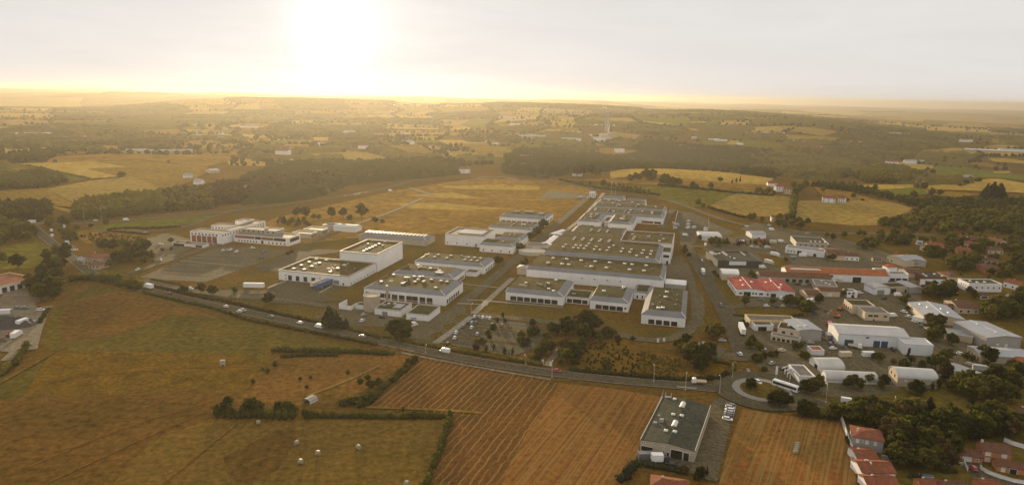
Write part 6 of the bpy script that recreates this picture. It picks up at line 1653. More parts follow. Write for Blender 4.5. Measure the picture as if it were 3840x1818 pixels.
def crown(seed, n=560, size=.45, nc=11, rx=3.0, z0=2.6, z1=9.0, cone=0, core=.7):
    """foliage of one tree about 9 m high: overlapping leafy clumps with gaps between, open edges"""
    r_ = np.random.default_rng(seed)
    C, Rd = [], []
    for i in range(nc):
        t = (i + .5) / nc
        zz = z0 + (z1 - z0) * (t * .82 + .09)
        env = (1 - t) * .9 + .12 if cone else math.sin(math.pi * (t * .8 + .17)) ** .7
        a = i * 2.4 + r_.uniform(-.5, .5)
        rr = rx * env
        q = rr * r_.uniform(.25, .75) * (0.25 if cone else 1)
        s = rr * (r_.uniform(.75, 1) if cone else r_.uniform(.36, .66))
        C.append((q * math.cos(a), q * math.sin(a), zz))
        Rd.append((s, s, max(.5, s * (r_.uniform(.6, .9) if not cone else .7))))
    C, Rd = np.array(C), np.array(Rd)
    V, F_ = leaves(r_, C, Rd, n, size)
    Vs, Fs, k = [V], [F_], len(V)
    for c, r3 in zip(C, Rd):  # solid core added unseen inside each clump to block light
        vv = c + ICO1[0] * r3 * core * r_.uniform(.75, 1.08, (len(ICO1[0]), 1))
        Vs.append(vv)
        Fs.append(quads_of(ICO1[1]) + k)
        k += len(vv)
    return np.concatenate(Vs), np.concatenate(Fs)
def to_mesh(name, V, F_):
    """quads; rows whose last two indices repeat are triangles"""
    tri = F_[:, 2] == F_[:, 3]
    me = bpy.data.meshes.new(name)
    V = np.asarray(V, np.float32)
    q, t = F_[~tri], F_[tri][:, :3]
    me.vertices.add(len(V))
    me.vertices.foreach_set('co', V.ravel())
    li = np.concatenate([q.ravel(), t.ravel()]).astype(np.int32)
    me.loops.add(len(li))
    me.loops.foreach_set('vertex_index', li)
    me.polygons.add(len(q) + len(t))
    st = np.concatenate([np.arange(len(q)) * 4, len(q) * 4 + np.arange(len(t)) * 3]).astype(np.int32)
    me.polygons.foreach_set('loop_start', st)
    me.update(calc_edges=True)
    return me
def trunk_mesh(seed, top, r0=.22, limbs=3):
    r_ = np.random.default_rng(seed)
    m_ = MB().tube((0, 0, -.4), (0.1, 0.05, top * .55), r0, r0 * .65, 7).tube((.1, .05, top * .55), (0, 0, top), r0 * .65, r0 * .2, 6)
    for i in range(limbs):
        a = i * 2.1 + r_.uniform(0, 1)
        z_ = top * (.42 + .12 * i)
        m_.tube((.08, .04, z_), (1.6 * math.cos(a), 1.6 * math.sin(a), z_ + 1.8), r0 * .45, r0 * .15, 5)
    return m_
KIND = dict(
    broad=dict(n=860, mt=('leaf_mid', 'leaf_dark', 'leaf_mid', 'leaf_brown'), name='broadleaf_tree', rx=3.4, z0=1.8),
    dark=dict(n=900, mt=('leaf_dark', 'leaf_mid', 'leaf_dark'), name='broadleaf_tree', rx=3.5, z0=1.2),
    yellow=dict(n=820, mt=('leaf_yellow',) * 3, name='broadleaf_tree', rx=3.3, z0=1.6),
    conifer=dict(n=620, mt=('leaf_conifer',) * 3, name='conifer_tree', rx=2.9, z0=.8, cone=1, nc=10),
    cypress=dict(n=420, mt=('leaf_conifer',) * 2, name='cypress_tree', rx=1.15, z0=.5, cone=1, nc=9, size=.32),
    poplar=dict(n=480, mt=('leaf_brown', 'leaf_dark'), name='poplar_tree', rx=1.7, z0=.8, nc=10, size=.38),
    bush=dict(n=380, mt=('leaf_mid', 'leaf_dark', 'leaf_brown'), name='bush', rx=4.2, z0=-1.2, z1=8.6, size=.8),
    ybush=dict(n=380, mt=('leaf_yellow',) * 2, name='bush', rx=4.2, z0=-1.2, z1=8.6, size=.8))
PROTO, CROWNS = {}, {}
for kd, pr in KIND.items():
    PROTO[kd] = []
    for i, mt_ in enumerate(pr['mt']):
        a = {q: v for q, v in pr.items() if q not in ('mt', 'name')}
        V, F_ = crown(hash_ := 100 + 7 * i + sum(map(ord, kd)), **a)
        CROWNS[(kd, i)] = (V, F_)
        me = to_mesh('crown', V, F_)
        me.materials.append(MATS[mt_])
        tm = None
        if 'bush' not in kd:
            m_ = trunk_mesh(5 + i, 6.2)
            tm = bpy.data.meshes.new('trunk')
            tm.from_pydata(m_.v, [], m_.f)
            tm.materials.append(MATS['bark'])
        PROTO[kd].append((me, tm))
TN = [0]
def plant(kd, p, h, label, group=None, z=.1):
    TN[0] += 1
    me, tm = PROTO[kd][TN[0] % len(PROTO[kd])]
    s = h / 9.0
    cat = {'bush': 'bush', 'ybush': 'bush', 'conifer': 'conifer', 'cypress': 'cypress', 'poplar': 'poplar'}.get(kd, 'tree')
    loc = (p[0], p[1], hz(*p) + z)
    if tm is None:
        r = bpy.data.objects.new(KIND[kd]['name'], me)
        COL.objects.link(r)
        r.location = loc
    else:
        r = bpy.data.objects.new(KIND[kd]['name'], None)
        COL.objects.link(r)
        r.location = loc
        for nm, q in (('crown', me), ('trunk', tm)):
            o = bpy.data.objects.new(nm, q)
            COL.objects.link(o)
            o.parent = r
    r.rotation_euler = (0, 0, random.uniform(0, 6.28))
    r.scale = (s * random.uniform(.9, 1.12), s * random.uniform(.9, 1.12), s)
    return tag(r, label, cat, group)
SZ = {'broad': 'green tree', 'dark': 'dark tree', 'yellow': 'yellowish tree', 'conifer': 'dark conifer', 'cypress': 'dark cypress', 'poplar': 'slim tree', 'bush': 'dark bush', 'ybush': 'yellowish bush'}
TREES = []
def tree(*a):
    TREES.append(a)
def grow_trees():
    """the 300 broadleaf trees that show largest become objects; the rest stand as one mass"""
    sz = lambda a: a[2] / math.hypot(*a[1])
    br = sorted((a for a in TREES if KIND[a[0]]['name'] == 'broadleaf_tree'), key=sz, reverse=True)
    rest = set(map(id, br[300:]))
    for a in TREES:
        if id(a) not in rest: plant(*a)
    merged('broadleaf_trees', [(*a[1], a[2], (a[0], i % 3)) for i, a in enumerate(br[300:])], 'leaf_mid', 'smaller and farther trees of gardens, groves and hedgerows', 'trees', 'stuff')
def trees(k, items, phrase, group=None):
    """items 'x,y,h,kind' placed by their foot; told apart from left to right"""
    it = []
    for w in items.split():
        q = w.split(',')
        it.append((float(q[0]), float(q[1]), float(q[2]), q[3] if len(q) > 3 else 'broad'))
    byk = {}
    for q in sorted(it):
        byk.setdefault(q[3], []).append(q)
    for kd, ql in byk.items():
        for i, (x, y, h, _) in enumerate(ql):
            lb = '%s %s' % (SZ[kd], phrase) if len(ql) == 1 else '%s, %s from left, %s' % (SZ[kd], ORD[i], phrase)
            tree(kd, P(k, x, y), h, lb, group or 'trees ' + phrase)
def pip(px, py, poly):
    """vectorised point in polygon"""
    ins = np.zeros(np.shape(px), bool)
    n = len(poly)
    for i in range(n):
        x1, y1 = poly[i]
        x2, y2 = poly[(i + 1) % n]
        c = ((y1 > py) != (y2 > py)) & (px < (x2 - x1) * (py - y1) / (y2 - y1 + 1e-12) + x1)
        ins ^= c
    return ins
def scatter(poly, n, r_, dmin=0):
    xs, ys = [q[0] for q in poly], [q[1] for q in poly]
    o = []
    tries = 0
    while len(o) < n and tries < n * 60:
        tries += 1
        x, y = r_.uniform(min(xs), max(xs)), r_.uniform(min(ys), max(ys))
        if pip(np.array(x), np.array(y), poly) and not blocked(x, y) and (not dmin or all((x - a) ** 2 + (y - b) ** 2 > dmin * dmin for a, b in o)):
            o.append((x, y))
    return o
def grove(spec, n, hr, kinds, phrase, seed, dmin=3.5):
    """countable trees standing close together: each one its own object"""
    r_ = np.random.default_rng(seed)
    pp = scatter(pts(spec), n, r_, dmin)
    it = sorted(((screen((x, y, 0))[0], x, y, kinds[int(r_.integers(len(kinds)))], r_.uniform(*hr)) for x, y in pp))
    cnt, tot = {}, {}
    for q in it: tot[q[3]] = tot.get(q[3], 0) + 1
    for sx, x, y, kd, h in it:
        i = cnt.get(kd, 0)
        cnt[kd] = i + 1
        lb = '%s %s' % (SZ[kd], phrase) if tot[kd] == 1 else '%s, %s from left, %s' % (SZ[kd], ORD[min(i, 17)], phrase)
        tree(kd, (x, y), h, lb, 'trees ' + phrase)
def merged(name, items, mt, label, cat, kind=None, src='crown'):
    """one mass of foliage from many (x, y, h, kind) trees"""
    Vs, Fs, k = [], [], 0
    for x, y, h, kd in items:
        V, F_ = CROWNS[kd]
        a = random.uniform(0, 6.28)
        c, s = math.cos(a), math.sin(a)
        sc = h / 9
        W_ = np.c_[(V[:, 0] * c - V[:, 1] * s) * sc + x, (V[:, 0] * s + V[:, 1] * c) * sc + y, V[:, 2] * sc + hz(x, y)]
        Vs.append(W_)
        Fs.append(F_ + k)
        k += len(W_)
    o = link(name, to_mesh(name, np.concatenate(Vs), np.concatenate(Fs)), mt)
    tag(o, label, cat)
    if kind: o['kind'] = kind
    return o
r0 = np.random.default_rng(5)
for i in range(4):                                   # lighter crowns for woods seen as a mass
    CROWNS[('w', i)] = crown(300 + i, n=210, size=.75, nc=8, rx=3.7, z0=-.5, z1=9, core=.85)
WOODS = []
def wood(spec, label, spacing=6.5, hr=(8, 13), mt='leaf_mid', seed=1, name='woodland'):
    poly = pts(spec) if isinstance(spec, str) else spec
    WOODS.append(poly)
    ar = abs(sum(a[0] * b[1] - b[0] * a[1] for a, b in zip(poly, poly[1:] + poly[:1]))) / 2
    r_ = np.random.default_rng(seed)
    xs, ys = [q[0] for q in poly], [q[1] for q in poly]
    gx_, gy_ = np.meshgrid(np.arange(min(xs), max(xs), spacing), np.arange(min(ys), max(ys), spacing))
    gx_ = gx_ + r_.uniform(-.45, .45, gx_.shape) * spacing
    gy_ = gy_ + r_.uniform(-.45, .45, gy_.shape) * spacing
    mk = pip(gx_, gy_, poly)
    it = [(x, y, r_.uniform(*hr), ('w', int(r_.integers(4)))) for x, y in zip(gx_[mk], gy_[mk])]
    if not it: it = [(poly[0][0], poly[0][1], hr[0], ('w', 0))]
    return merged(name, it, mt, label, 'woodland', 'stuff')
def canopy(polys, label, res, hc=11, sp=9.0, mt='leaf_far', seed=1, name='woodland'):
    """far wood seen as one mass: a relief of rounded crowns"""
    Vs, Fs, k = [], [], 0
    r_ = np.random.default_rng(seed)
    for poly in polys:
        xs, ys = [q[0] for q in poly], [q[1] for q in poly]
        ax_, ay_ = np.arange(min(xs) - res, max(xs) + res, res), np.arange(min(ys) - res, max(ys) + res, res)
        if len(ax_) < 2 or len(ay_) < 2: continue
        X, Y = np.meshgrid(ax_, ay_)
        X = X + r_.uniform(-.3, .3, X.shape) * res
        Y = Y + r_.uniform(-.3, .3, Y.shape) * res
        ins = pip(X + 12 * np.sin(Y / 37), Y + 12 * np.sin(X / 41), poly)
        ci, cj = np.floor(X / sp).astype(int), np.floor(Y / sp).astype(int)
        Z = np.zeros_like(X)
        for di in (-1, 0, 1):
            for dj in (-1, 0, 1):
                a, b = ci + di, cj + dj
                hsh = np.sin(a * 127.1 + b * 311.7) * 43758.5453
                f1 = hsh - np.floor(hsh)
                h2 = np.sin(a * 269.5 + b * 183.3) * 43758.5453
                f2 = h2 - np.floor(h2)
                h3 = np.sin(a * 63.7 + b * 97.1) * 43758.5453
                f3 = h3 - np.floor(h3)
                d2 = ((X - (a + f1) * sp) ** 2 + (Y - (b + f2) * sp) ** 2) / (sp * .75) ** 2
                Z = np.maximum(Z, (hc * (.55 + .6 * f3)) * np.sqrt(np.clip(1 - d2, 0, 1)))
        Z = np.where(ins, Z + r_.uniform(0, 1.6, Z.shape), -2) + hgt(X, Y)
        n1_, n2_ = X.shape
        id_ = np.arange(n1_ * n2_).reshape(n1_, n2_)
        fm = ins[:-1, :-1] | ins[1:, :-1] | ins[:-1, 1:] | ins[1:, 1:]
        Q = np.stack([id_[:-1, :-1], id_[:-1, 1:], id_[1:, 1:], id_[1:, :-1]], -1)[fm]
        us, inv = np.unique(Q, return_inverse=True)
        Vs.append(np.stack([X.ravel()[us], Y.ravel()[us], Z.ravel()[us]], -1))
        Fs.append(inv.reshape(-1, 4) + k)
        k += len(us)
    o = link(name, npmesh(name, np.concatenate(Vs), np.concatenate(Fs)), mt)
    o['kind'] = 'stuff'
    return tag(o, label, 'woodland')
def hedge(spec, w, h, label, mt='leaf_hedge', size=.34, dens=2.6, name='hedge', seed=1, z=.1, lump=.25):
    """a hedge: dense leaf sprays over an uneven core"""
    q = pts(spec)
    r_ = np.random.default_rng(seed)
    Vs, Fs, k = [], [], 0
    base = np.array([*q[0], hz(*q[0]) + z])
    for a, b in zip(q[:-1], q[1:]):
        a, b = np.array(a), np.array(b)
        ln = np.linalg.norm(b - a)
        m_ = max(1, int(ln / (w * .62)))
        d = (b - a) / ln
        nr = np.array([-d[1], d[0]])
        C, Rd = [], []
        for i in range(m_):
            c = a + (b - a) * (i + .5) / m_ + nr * r_.uniform(-.15, .15) * w
            hh = h * r_.uniform(1 - lump, 1 + lump)
            C.append((*c, hz(*c) + z + hh * .42))
            Rd.append((w * .62, w * .62, hh * .6))
        C, Rd = np.array(C), np.array(Rd)
        V, F_ = leaves(r_, C, Rd, int(ln * h * dens) + 6, size)
        Vs.append(V - base)
        Fs.append(F_ + k)
        k += len(V)
        for c, r3 in zip(C, Rd):
            vv = c + ICO1[0] * r3 * .88 * r_.uniform(.85, 1.08, (len(ICO1[0]), 1)) - base
            Vs.append(vv)
            Fs.append(quads_of(ICO1[1]) + k)
            k += len(vv)
    o = link(name, to_mesh(name, np.concatenate(Vs), np.concatenate(Fs)), mt)
    o.location = base
    return tag(o, label, 'hedge')
# ---- hedges
hedge('N 1640,1065 2000,1150 2440,1245 M 560,5 860,65 1150,120 1500,185 1740,235', 2.2, 1.9, 'long low hedge on the meadow side of the main road', 'leaf_dark', seed=1)
hedge('N 1650,975 2000,1055 2440,1150 b 1500,1025 2150,1185 M 1000,-12 1180,25 1450,85', 2.2, 2.0, 'long clipped hedge on the factory side of the main road', seed=2)
hedge('M 1490,95 1770,172', 2, 1.9, 'short hedge right of the dark conifers by the main road', seed=3)
hedge('M 1800,162 1872,170', 1.8, 1.5, 'tiny hedge stub left of the dark twin trees', seed=4)
hedge('U -180,440 0,470 500,570 1000,650 1395,712', 2.2, 2.2, 'sunlit topped hedge between the main road and the central car park', 'leaf_yellow', seed=5)
hedge('U 1720,775 2200,820 2576,850', 2.2, 2.0, 'low dark hedge below the rough wasteland', seed=6)
hedge('X 0,962 400,985 700,1000 1000,1000 1200,975 1340,920', 2.4, 2.2, 'clipped hedge curving round the wasteland towards the roundabout', seed=7)
hedge('X 1340,920 1420,830 1440,780 1350,755 1130,715', 2.6, 2.3, 'golden clipped hedge tip at the wasteland corner', 'leaf_yellow', seed=8)
hedge('M 780,290 1100,295 1500,300 1900,320', 3.6, 2.8, 'thick dark hedge across the meadow below the main road', 'leaf_dark', seed=9)
hedge('M 860,345 1050,330 1380,330', 2.6, 1.8, 'second thinner hedge row under the thick meadow hedge', 'leaf_dark', seed=10)
hedge('Y 215,455 420,462 640,468 835,470', 3.6, 4.6, 'tall overgrown hedge at the top of the mown field', 'leaf_dark', seed=11, size=.42)
hedge('Y 890,462 980,462', 3, 4.0, 'short hedge block right of the gap in the tall hedge', 'leaf_dark', seed=12)
hedge('Y 985,462 1500,468 1760,470', 2.4, 2.4, 'straight dark hedge between mown field and windrows', 'leaf_dark', seed=13)
hedge('Y 1700,466 1985,470', 2.4, 2.8, 'end piece of the straight dark hedge near the field corner', 'leaf_dark', seed=14)
hedge('Y 2020,450 1985,600 1940,730 1880,850', 2.6, 2.6, 'hedge running down the right side of the mown field', 'leaf_dark', seed=15, lump=.4)
hedge('Y 1870,880 1840,960 1800,1010', 2.4, 2.4, 'lower end of the hedge beside the mown field', 'leaf_mid', seed=16, lump=.4)
hedge('Y 1180,378 1300,345 1420,330', 5, 3.4, 'broad thicket at the lower end of the diagonal hedge', 'leaf_mid', seed=17, size=.45)
hedge('Y 1300,385 1400,360 1450,290 1560,200 1700,80', 3.4, 2.6, 'diagonal hedge along the left edge of the windrow field', 'leaf_dark', seed=18, lump=.4)
hedge('Y 1690,70 1760,25', 3.6, 3.4, 'top end of the diagonal hedge near the main road', 'leaf_mid', seed=19)
hedge('N 1240,345 1400,330 1700,330 2070,315', 2.6, 2.2, 'low shrub border behind the shrub ringed lot', 'leaf_brown', seed=20)
hedge('N 1230,360 1500,385 1700,400', 2.4, 2, 'low shrub border in front of the shrub ringed lot', 'leaf_brown', seed=21)
hedge('b 600,750 800,790 990,815', 1.6, 1.2, 'thin scruffy hedge below the big empty car park', 'leaf_brown', seed=22)
hedge('K 90,1200 200,1060 290,970', 4, 2.6, 'dark shrubs left of the commercial hall yard', 'leaf_conifer', seed=23)
hedge('K 290,965 450,985 640,1020 860,1060', 2.6, 1.8, 'dark hedge in front of the commercial hall yard', 'leaf_conifer', seed=24)
hedge('R 480,915 700,970 900,1000 1400,1062', 4, 3, 'dark hedgerow along the country road on the hill', 'leaf_dark', seed=25, size=.9, dens=.8)
hedge('R 1380,965 1640,995 1900,1015 2100,1040 2440,1065', 4, 3.4, 'dark hedgerow between the hill stubble and the tan field', 'leaf_dark', seed=26, size=.9, dens=.8)
hedge('E 1690,400 1700,240 1720,120 1740,10', 6, 6, 'tree lined lane between the two tan fields', 'leaf_dark', seed=27, size=.9, dens=1)
hedge('E 560,285 780,350 1000,415 1180,430', 3, 2.6, 'dark roadside scrub below the first tan field', 'leaf_dark', seed=28, size=.7, dens=1)
hedge('H 850,520 1000,610', 2, 1.8, 'small hedge by the grey lean shed', seed=29)
hedge('T 150,1010 230,880 270,800', 3, 2.6, 'shrub row along the track left of the meadow', 'leaf_mid', seed=30)
hedge('T 0,1120 60,1060 90,1000', 4, 3, 'yellowish shrubs in the lower left corner by the track', 'leaf_yellow', seed=31)
hedge('T 400,580 430,540 500,430', 2.4, 1.8, 'dark shrubs along the right side of the track', 'leaf_dark', seed=32)
hedge('G 430,880 700,905 1150,905 1450,880', 2, 1.6, 'dark hedge behind the yellow parapet shop', 'leaf_dark', seed=33)
hedge('L 0,275 200,310 420,345', 3.4, 2.4, 'dark shrub border along the top of the red stubble field', 'leaf_dark', seed=34)
hedge('L 540,560 590,700 640,850', 1.8, 1.6, 'low shrubs outside the long white garden wall', 'leaf_brown', seed=35, lump=.5)
hedge('L 1240,1010 1400,1010', 1.6, 1.4, 'dark garden hedge left of the blue pool', 'leaf_conifer', seed=36)
hedge('L 2090,900 2200,980 2400,1040', 1.2, .9, 'low dark planting inside the curved white wall', 'leaf_conifer', seed=37)
hedge('c 380,1090 560,1090', 2, 1.4, 'dark garden hedge right of the blue pool', 'leaf_conifer', seed=38)
hedge('P 150,1000 350,985 420,980', 4, 3, 'thin hedge at the edge of the left brown fields', 'leaf_dark', seed=39, size=.9, dens=.8)
hedge('P 855,912 1080,895', 4, 2, 'dark ditch hedge below the straw coloured field', 'leaf_dark', seed=40, size=.8, dens=.8)
hedge('P 240,785 520,845 820,908', 4, 2.5, 'dark hedge between the straw field and the olive field', 'leaf_dark', seed=41, size=.8, dens=.8)
# ---- single trees and small groups
trees('A', '2185,305,17,broad', 'standing alone with a clear trunk beyond the offices')
trees('A', '1450,295,12 1545,300,13', 'in the pair behind the offices, left of the lone tree')
trees('A', '1840,305,13 1975,300,12 2050,320,7,bush', 'in the pair behind the white shed cluster')
trees('A', '1230,385,7,poplar 1300,378,10,conifer 1390,372,8 1465,382,9,conifer 1550,395,7 1350,400,7 1450,410,6 1590,420,6 1640,320,7 1700,325,7 1260,340,6 1520,345,6', 'among the low office workshops')
trees('A', '2340,365,8,dark 2420,370,6', 'beside the path to the grey ribbed hall')
trees('A', '140,1155,6,bush', 'rounded by the road hedge near the big car park')
trees('A', '345,1170,8 480,1195,8', 'in the pair of small trees above the road hedge')
trees('A', '735,1140,4,bush', 'beside the lone white trailer')
trees('A', '1340,720,3.5,bush 1385,690,3,bush', 'at the corner of the side lot')
trees('a', '1505,218,9,broad', 'alone on the grass below the loading yard')
trees('M', '1310,75,14,conifer 1375,80,11,conifer', 'in the tall dark pair beside the main road')
trees('M', '1455,85,7,conifer', 'small, right of the tall dark pair')
trees('M', '1930,190,13,dark 1990,190,13,dark 1960,200,9,dark', 'in the dark twin group at the plain roofed annex')
trees('C', '920,800,8 955,790,7,dark', 'at the corner of the low white annex')
trees('C', '1050,690,9 1090,670,8 1130,640,10 1170,600,9,dark 1210,540,10 1240,530,8', 'in the row shading the planted service road')
trees('C', '690,960,8,dark 720,950,6', 'at the end of the brown roofed third hall')
trees('C', '980,960,5,bush 1010,945,5,bush', 'at the foot of the round terrace')
trees('V', '150,640,10,dark', 'big and dark at the corner of the red bayed hall')
trees('U', '860,205,4,poplar 920,160,5,poplar 840,195,3.5 945,190,3,bush', 'in the top strip of the central car park')
trees('U', '1280,260,6', 'slim at the top right corner of the central car park')
trees('U', '800,312,5.5 740,372,5 760,385,3,bush', 'on the upper grass strip of the central car park')
trees('U', '1140,400,6 1165,470,6,bush 1215,455,5,bush', 'right end of the lower grass strip, in a clump')
trees('U', '1270,350,7,bush 1320,330,5,bush', 'big beside the turning loop of the central car park')
trees('U', '600,438,3,bush 670,450,4,bush 590,520,4,bush', 'left part of the lower car park strips')
trees('U', '720,560,5,poplar 810,545,4.5,poplar 940,590,5,poplar 1035,600,5,poplar', 'in the thin sapling row at the car park hedge')
trees('U', '1500,335,8,dark 1560,345,7 1450,420,6 1420,470,5', 'left in the old grey roof thicket')
trees('U', '1690,335,11,dark 1770,330,9.5,yellow 1850,290,10.5 1930,265,12,broad 2010,300,11,dark 1900,420,11,dark 1960,390,11,conifer', 'tall in the old grey roof thicket')
trees('U', '1420,585,8 1340,640,5,ybush 1270,650,4,ybush 1500,560,7,dark 1360,610,6', 'lower left of the thicket by the driveway')
trees('U', '1680,560,9 1740,600,9,dark 1700,680,8 1790,660,9,dark 1850,560,9,dark 1650,600,6,ybush 1620,720,4 1770,720,5,dark', 'lower right of the thicket by the driveway')
trees('U', '2180,750,5,bush 2310,430,5,bush 2090,435,6 2200,365,7,bush 2320,650,4,cypress 2150,370,6 2480,430,4', 'on the rough wasteland')
trees('X', '600,560,8 680,520,9 640,600,7,yellow', 'at the upper left of the big wasteland clump')
trees('X', '760,720,11,yellow 850,800,12,dark 950,780,12,dark 1020,720,11 900,880,10,dark 720,760,9 800,640,9 1060,650,9,dark', 'in the big clump on the wasteland')
trees('X', '1100,380,9,yellow 1160,370,10 1080,340,8 1190,320,7', 'in the clump on the wedge between the two roads')
trees('X', '1660,520,6,dark 1700,460,6 1830,560,5,dark 1790,530,5,dark', 'in the pair of dark garden clumps by the lorry trailer')
trees('X', '1800,720,4,bush 1890,660,4,bush 1890,860,3,bush 1760,690,4,bush', 'along the edge of the service station yard')
trees('X', '1690,1140,6,dark 1720,1090,4,yellow', 'on the roundabout island')
trees('I', '1440,540,5 1500,545,5,dark', 'in front of the small rusty roofed shed')
trees('I', '1330,400,5,dark 1400,410,5,dark', 'against the corner of the plain grey hall')
trees('I', '990,500,3.5,bush 1060,490,3.5,bush 820,540,4,bush 790,580,3,bush', 'in front of the cream villa')
trees('I', '1480,1040,7,dark 1590,1050,8,dark 1650,1000,7', 'in the dark clump right of the bus')
trees('I', '1050,1230,8,dark 1120,1230,8 1200,1240,7,dark 990,1230,6', 'in the dark clump at the roundabout exit')
trees('I', '1700,850,3.5,bush 2100,980,6 2200,960,7 2300,990,6,dark', 'below the longest barrel barn')
trees('K', '1110,1140,5,dark 1060,1150,3,bush', 'at the near end of the shop yard')
trees('K', '1195,1100,4,cypress', 'single at the near end of the shop yard')
trees('K', '900,1070,3.5,bush', 'at the corner of the shop forecourt')
trees('J', '640,530,6,cypress 805,440,5,cypress 890,480,5,cypress', 'against the white block front')
trees('J', '210,590,6,yellow 150,540,4', 'in front of the blue roll doors')
trees('J', '560,640,4,ybush 430,600,3,ybush 700,610,5,yellow 850,670,5,ybush 640,650,3,ybush 600,600,3', 'in the planting strip below the white block')
trees('J', '1200,590,8,dark 1240,560,7 1050,690,9,broad 990,660,7', 'at the street end below the white block')
trees('J', '1170,880,12,poplar 1200,860,10,broad 1140,830,9,poplar', 'tall between the two big barns')
trees('J', '290,960,7 250,980,5 100,890,5,dark 60,900,5', 'left of the tall walled barn')
trees('J', '760,1070,8,dark 700,1040,6 830,1060,5', 'in front of the tall walled barn')
trees('J', '1100,1000,7,poplar 1000,1010,5,poplar 1280,1010,6', 'right of the tall walled barn')
trees('J', '1030,270,9,dark 1100,220,8 980,240,7 1280,340,8,dark 1330,330,6', 'beside the street at the largest grey hall')
trees('J', '1500,560,5,yellow 1600,580,4,yellow 1780,660,5,yellow 1830,600,9,dark 1900,560,7 1750,520,8,dark', 'in front of the long low grey building')
trees('J', '2250,820,9,dark 2200,760,8 2040,960,8,dark 1980,900,7,yellow 2060,870,6', 'around the yard right of the curved barn')
grove('J 1350,1000 1650,960 1900,880 2200,960 2230,1180 2000,1210 1600,1150 1380,1120', 16, (7, 11), ['dark', 'broad', 'dark', 'yellow'], 'in the dark clump below the curved barn', 41)
trees('H', '560,700,6,dark 600,720,5 640,640,4', 'at the corner of the blue ribbed hall')
trees('H', '640,810,4 800,880,5,yellow 840,860,4', 'along the street side of the blue ribbed hall')
grove('H 900,560 1050,520 1280,540 1330,640 1250,700 1100,690 950,620', 9, (8, 12), ['dark', 'broad', 'dark'], 'in the dark clump above the blue ribbed hall', 42)
grove('H 1500,560 1700,560 1720,640 1560,640', 3, (5, 7), ['yellow', 'broad'], 'below the white office box', 43)
grove('H 1560,860 1800,860 2000,760 2361,620 2361,960 2000,960 1700,950', 18, (8, 12), ['dark', 'broad', 'dark', 'yellow'], 'in the dark gardens above the largest grey hall', 44)
grove('H 930,980 1100,960 1160,1060 1050,1160 960,1100', 6, (7, 9), ['dark', 'broad', 'yellow'], 'along the street between the ribbed and the grey hall', 45)
trees('G', '600,745,8,dark', 'with a clear trunk before the red roofed workshop')
trees('G', '1010,730,6 1265,750,9,dark 1210,740,7 1430,735,7 1390,760,6', 'in the row before the red roofed workshop')
trees('G', '1530,890,11,dark 1460,870,8 1480,800,7,dark', 'in the big dark group at the side street')
trees('G', '1700,700,7,dark', 'round beside the small brown hipped house')
trees('G', '690,310,6,dark 740,330,4,yellow', 'behind the red roof beside the cream hall')
trees('G', '150,290,5,dark 190,330,4', 'between the estate road and the cream hall')
trees('G', '2080,600,6,dark', 'left of the white two storey house')
trees('G', '570,1020,4,bush 640,1040,3,bush', 'behind the parked white trailer')
trees('E', '600,800,9,dark 700,810,9,dark 800,800,8,dark 660,760,7', 'in the round dark mass beside the white shed')
trees('E', '440,725,6,dark', 'left of the long pale blue white shed')
trees('E', '960,800,6,conifer 1195,770,5,conifer 1300,800,6 1180,770,4,bush', 'in the builders yard behind the dark green garage')
trees('E', '1120,460,9,dark 1170,440,8 1280,480,7,dark', 'beside the bypass below the tan field')
trees('E', '435,240,7,dark 490,280,4,bush', 'at the lower corner of the first tan field')
trees('E', '250,900,6,dark 240,860,6,dark 300,940,4,bush', 'on the estate road verge')
grove('E 1430,500 1500,450 1760,430 1900,520 2020,600 1800,600 1560,580', 14, (7, 11), ['dark', 'broad', 'dark'], 'in the wood between the red roofed cottage and the bypass', 46)
trees('E', '2230,730,8,dark 2150,690,6 2380,700,8,yellow', 'right end of the long dark hall')
trees('E', '1420,910,4,dark 1600,1020,5', 'on the estate lawn')
trees('E', '2230,1000,7,dark 2300,980,6,dark 2170,990,5', 'in front of the brown tiled barn')
grove('L 700,420 900,380 1100,470 1260,560 1300,700 1100,720 960,600 760,470', 12, (8, 11), ['dark', 'dark', 'broad'], 'in the garden right of the hipped roof', 47)
grove('L 880,360 1100,290 1350,330 1400,430 1200,480 950,440', 8, (8, 11), ['yellow', 'broad', 'yellow'], 'in the clump by the half hidden bus', 48)
grove('L 1400,470 1700,440 1800,560 1760,760 1560,830 1350,720 1330,560', 16, (9, 12), ['dark', 'dark', 'broad'], 'in the garden left of the orange house', 49)
grove('L 1080,740 1330,760 1420,860 1500,960 1200,960 1060,860', 10, (7, 10), ['broad', 'dark', 'yellow'], 'in the garden above the blue pool', 50)
trees('L', '1700,420,11,conifer 1480,270,8,conifer', 'pointed, above the dense dark gardens')
grove('L 1780,620 1850,480 2100,420 2300,500 2120,590 1900,610', 10, (8, 11), ['dark', 'broad', 'dark'], 'behind the orange garage', 51)
grove('L 2050,430 2250,320 2450,420 2560,520 2420,580 2250,500', 10, (8, 11), ['broad', 'dark', 'poplar'], 'behind the orange house', 52)
grove('L 560,330 760,260 900,330 860,420 700,400 590,380', 9, (7, 10), ['dark', 'broad', 'dark'], 'above the hipped roof house', 53)
grove('L 300,330 420,240 560,270 560,340 430,380', 6, (5, 8), ['broad', 'yellow', 'dark'], 'at the top of the red stubble field', 54)
grove('L -30,320 60,260 150,300 120,350 20,350', 4, (6, 8), ['dark', 'broad'], 'right of the commercial hall road end', 55)
grove('L 1500,860 1700,830 1800,900 1720,960 1560,940', 6, (5, 8), ['dark', 'broad'], 'between the garden wall and the bottom roofs', 56)
grove('N 1060,560 1200,520 1560,500 1640,520 1770,690 1700,740 1500,790 1250,790 1200,640', 24, (7, 11), ['dark', 'broad', 'dark'], 'in the dark garden of the old farmhouse', 57, 5)
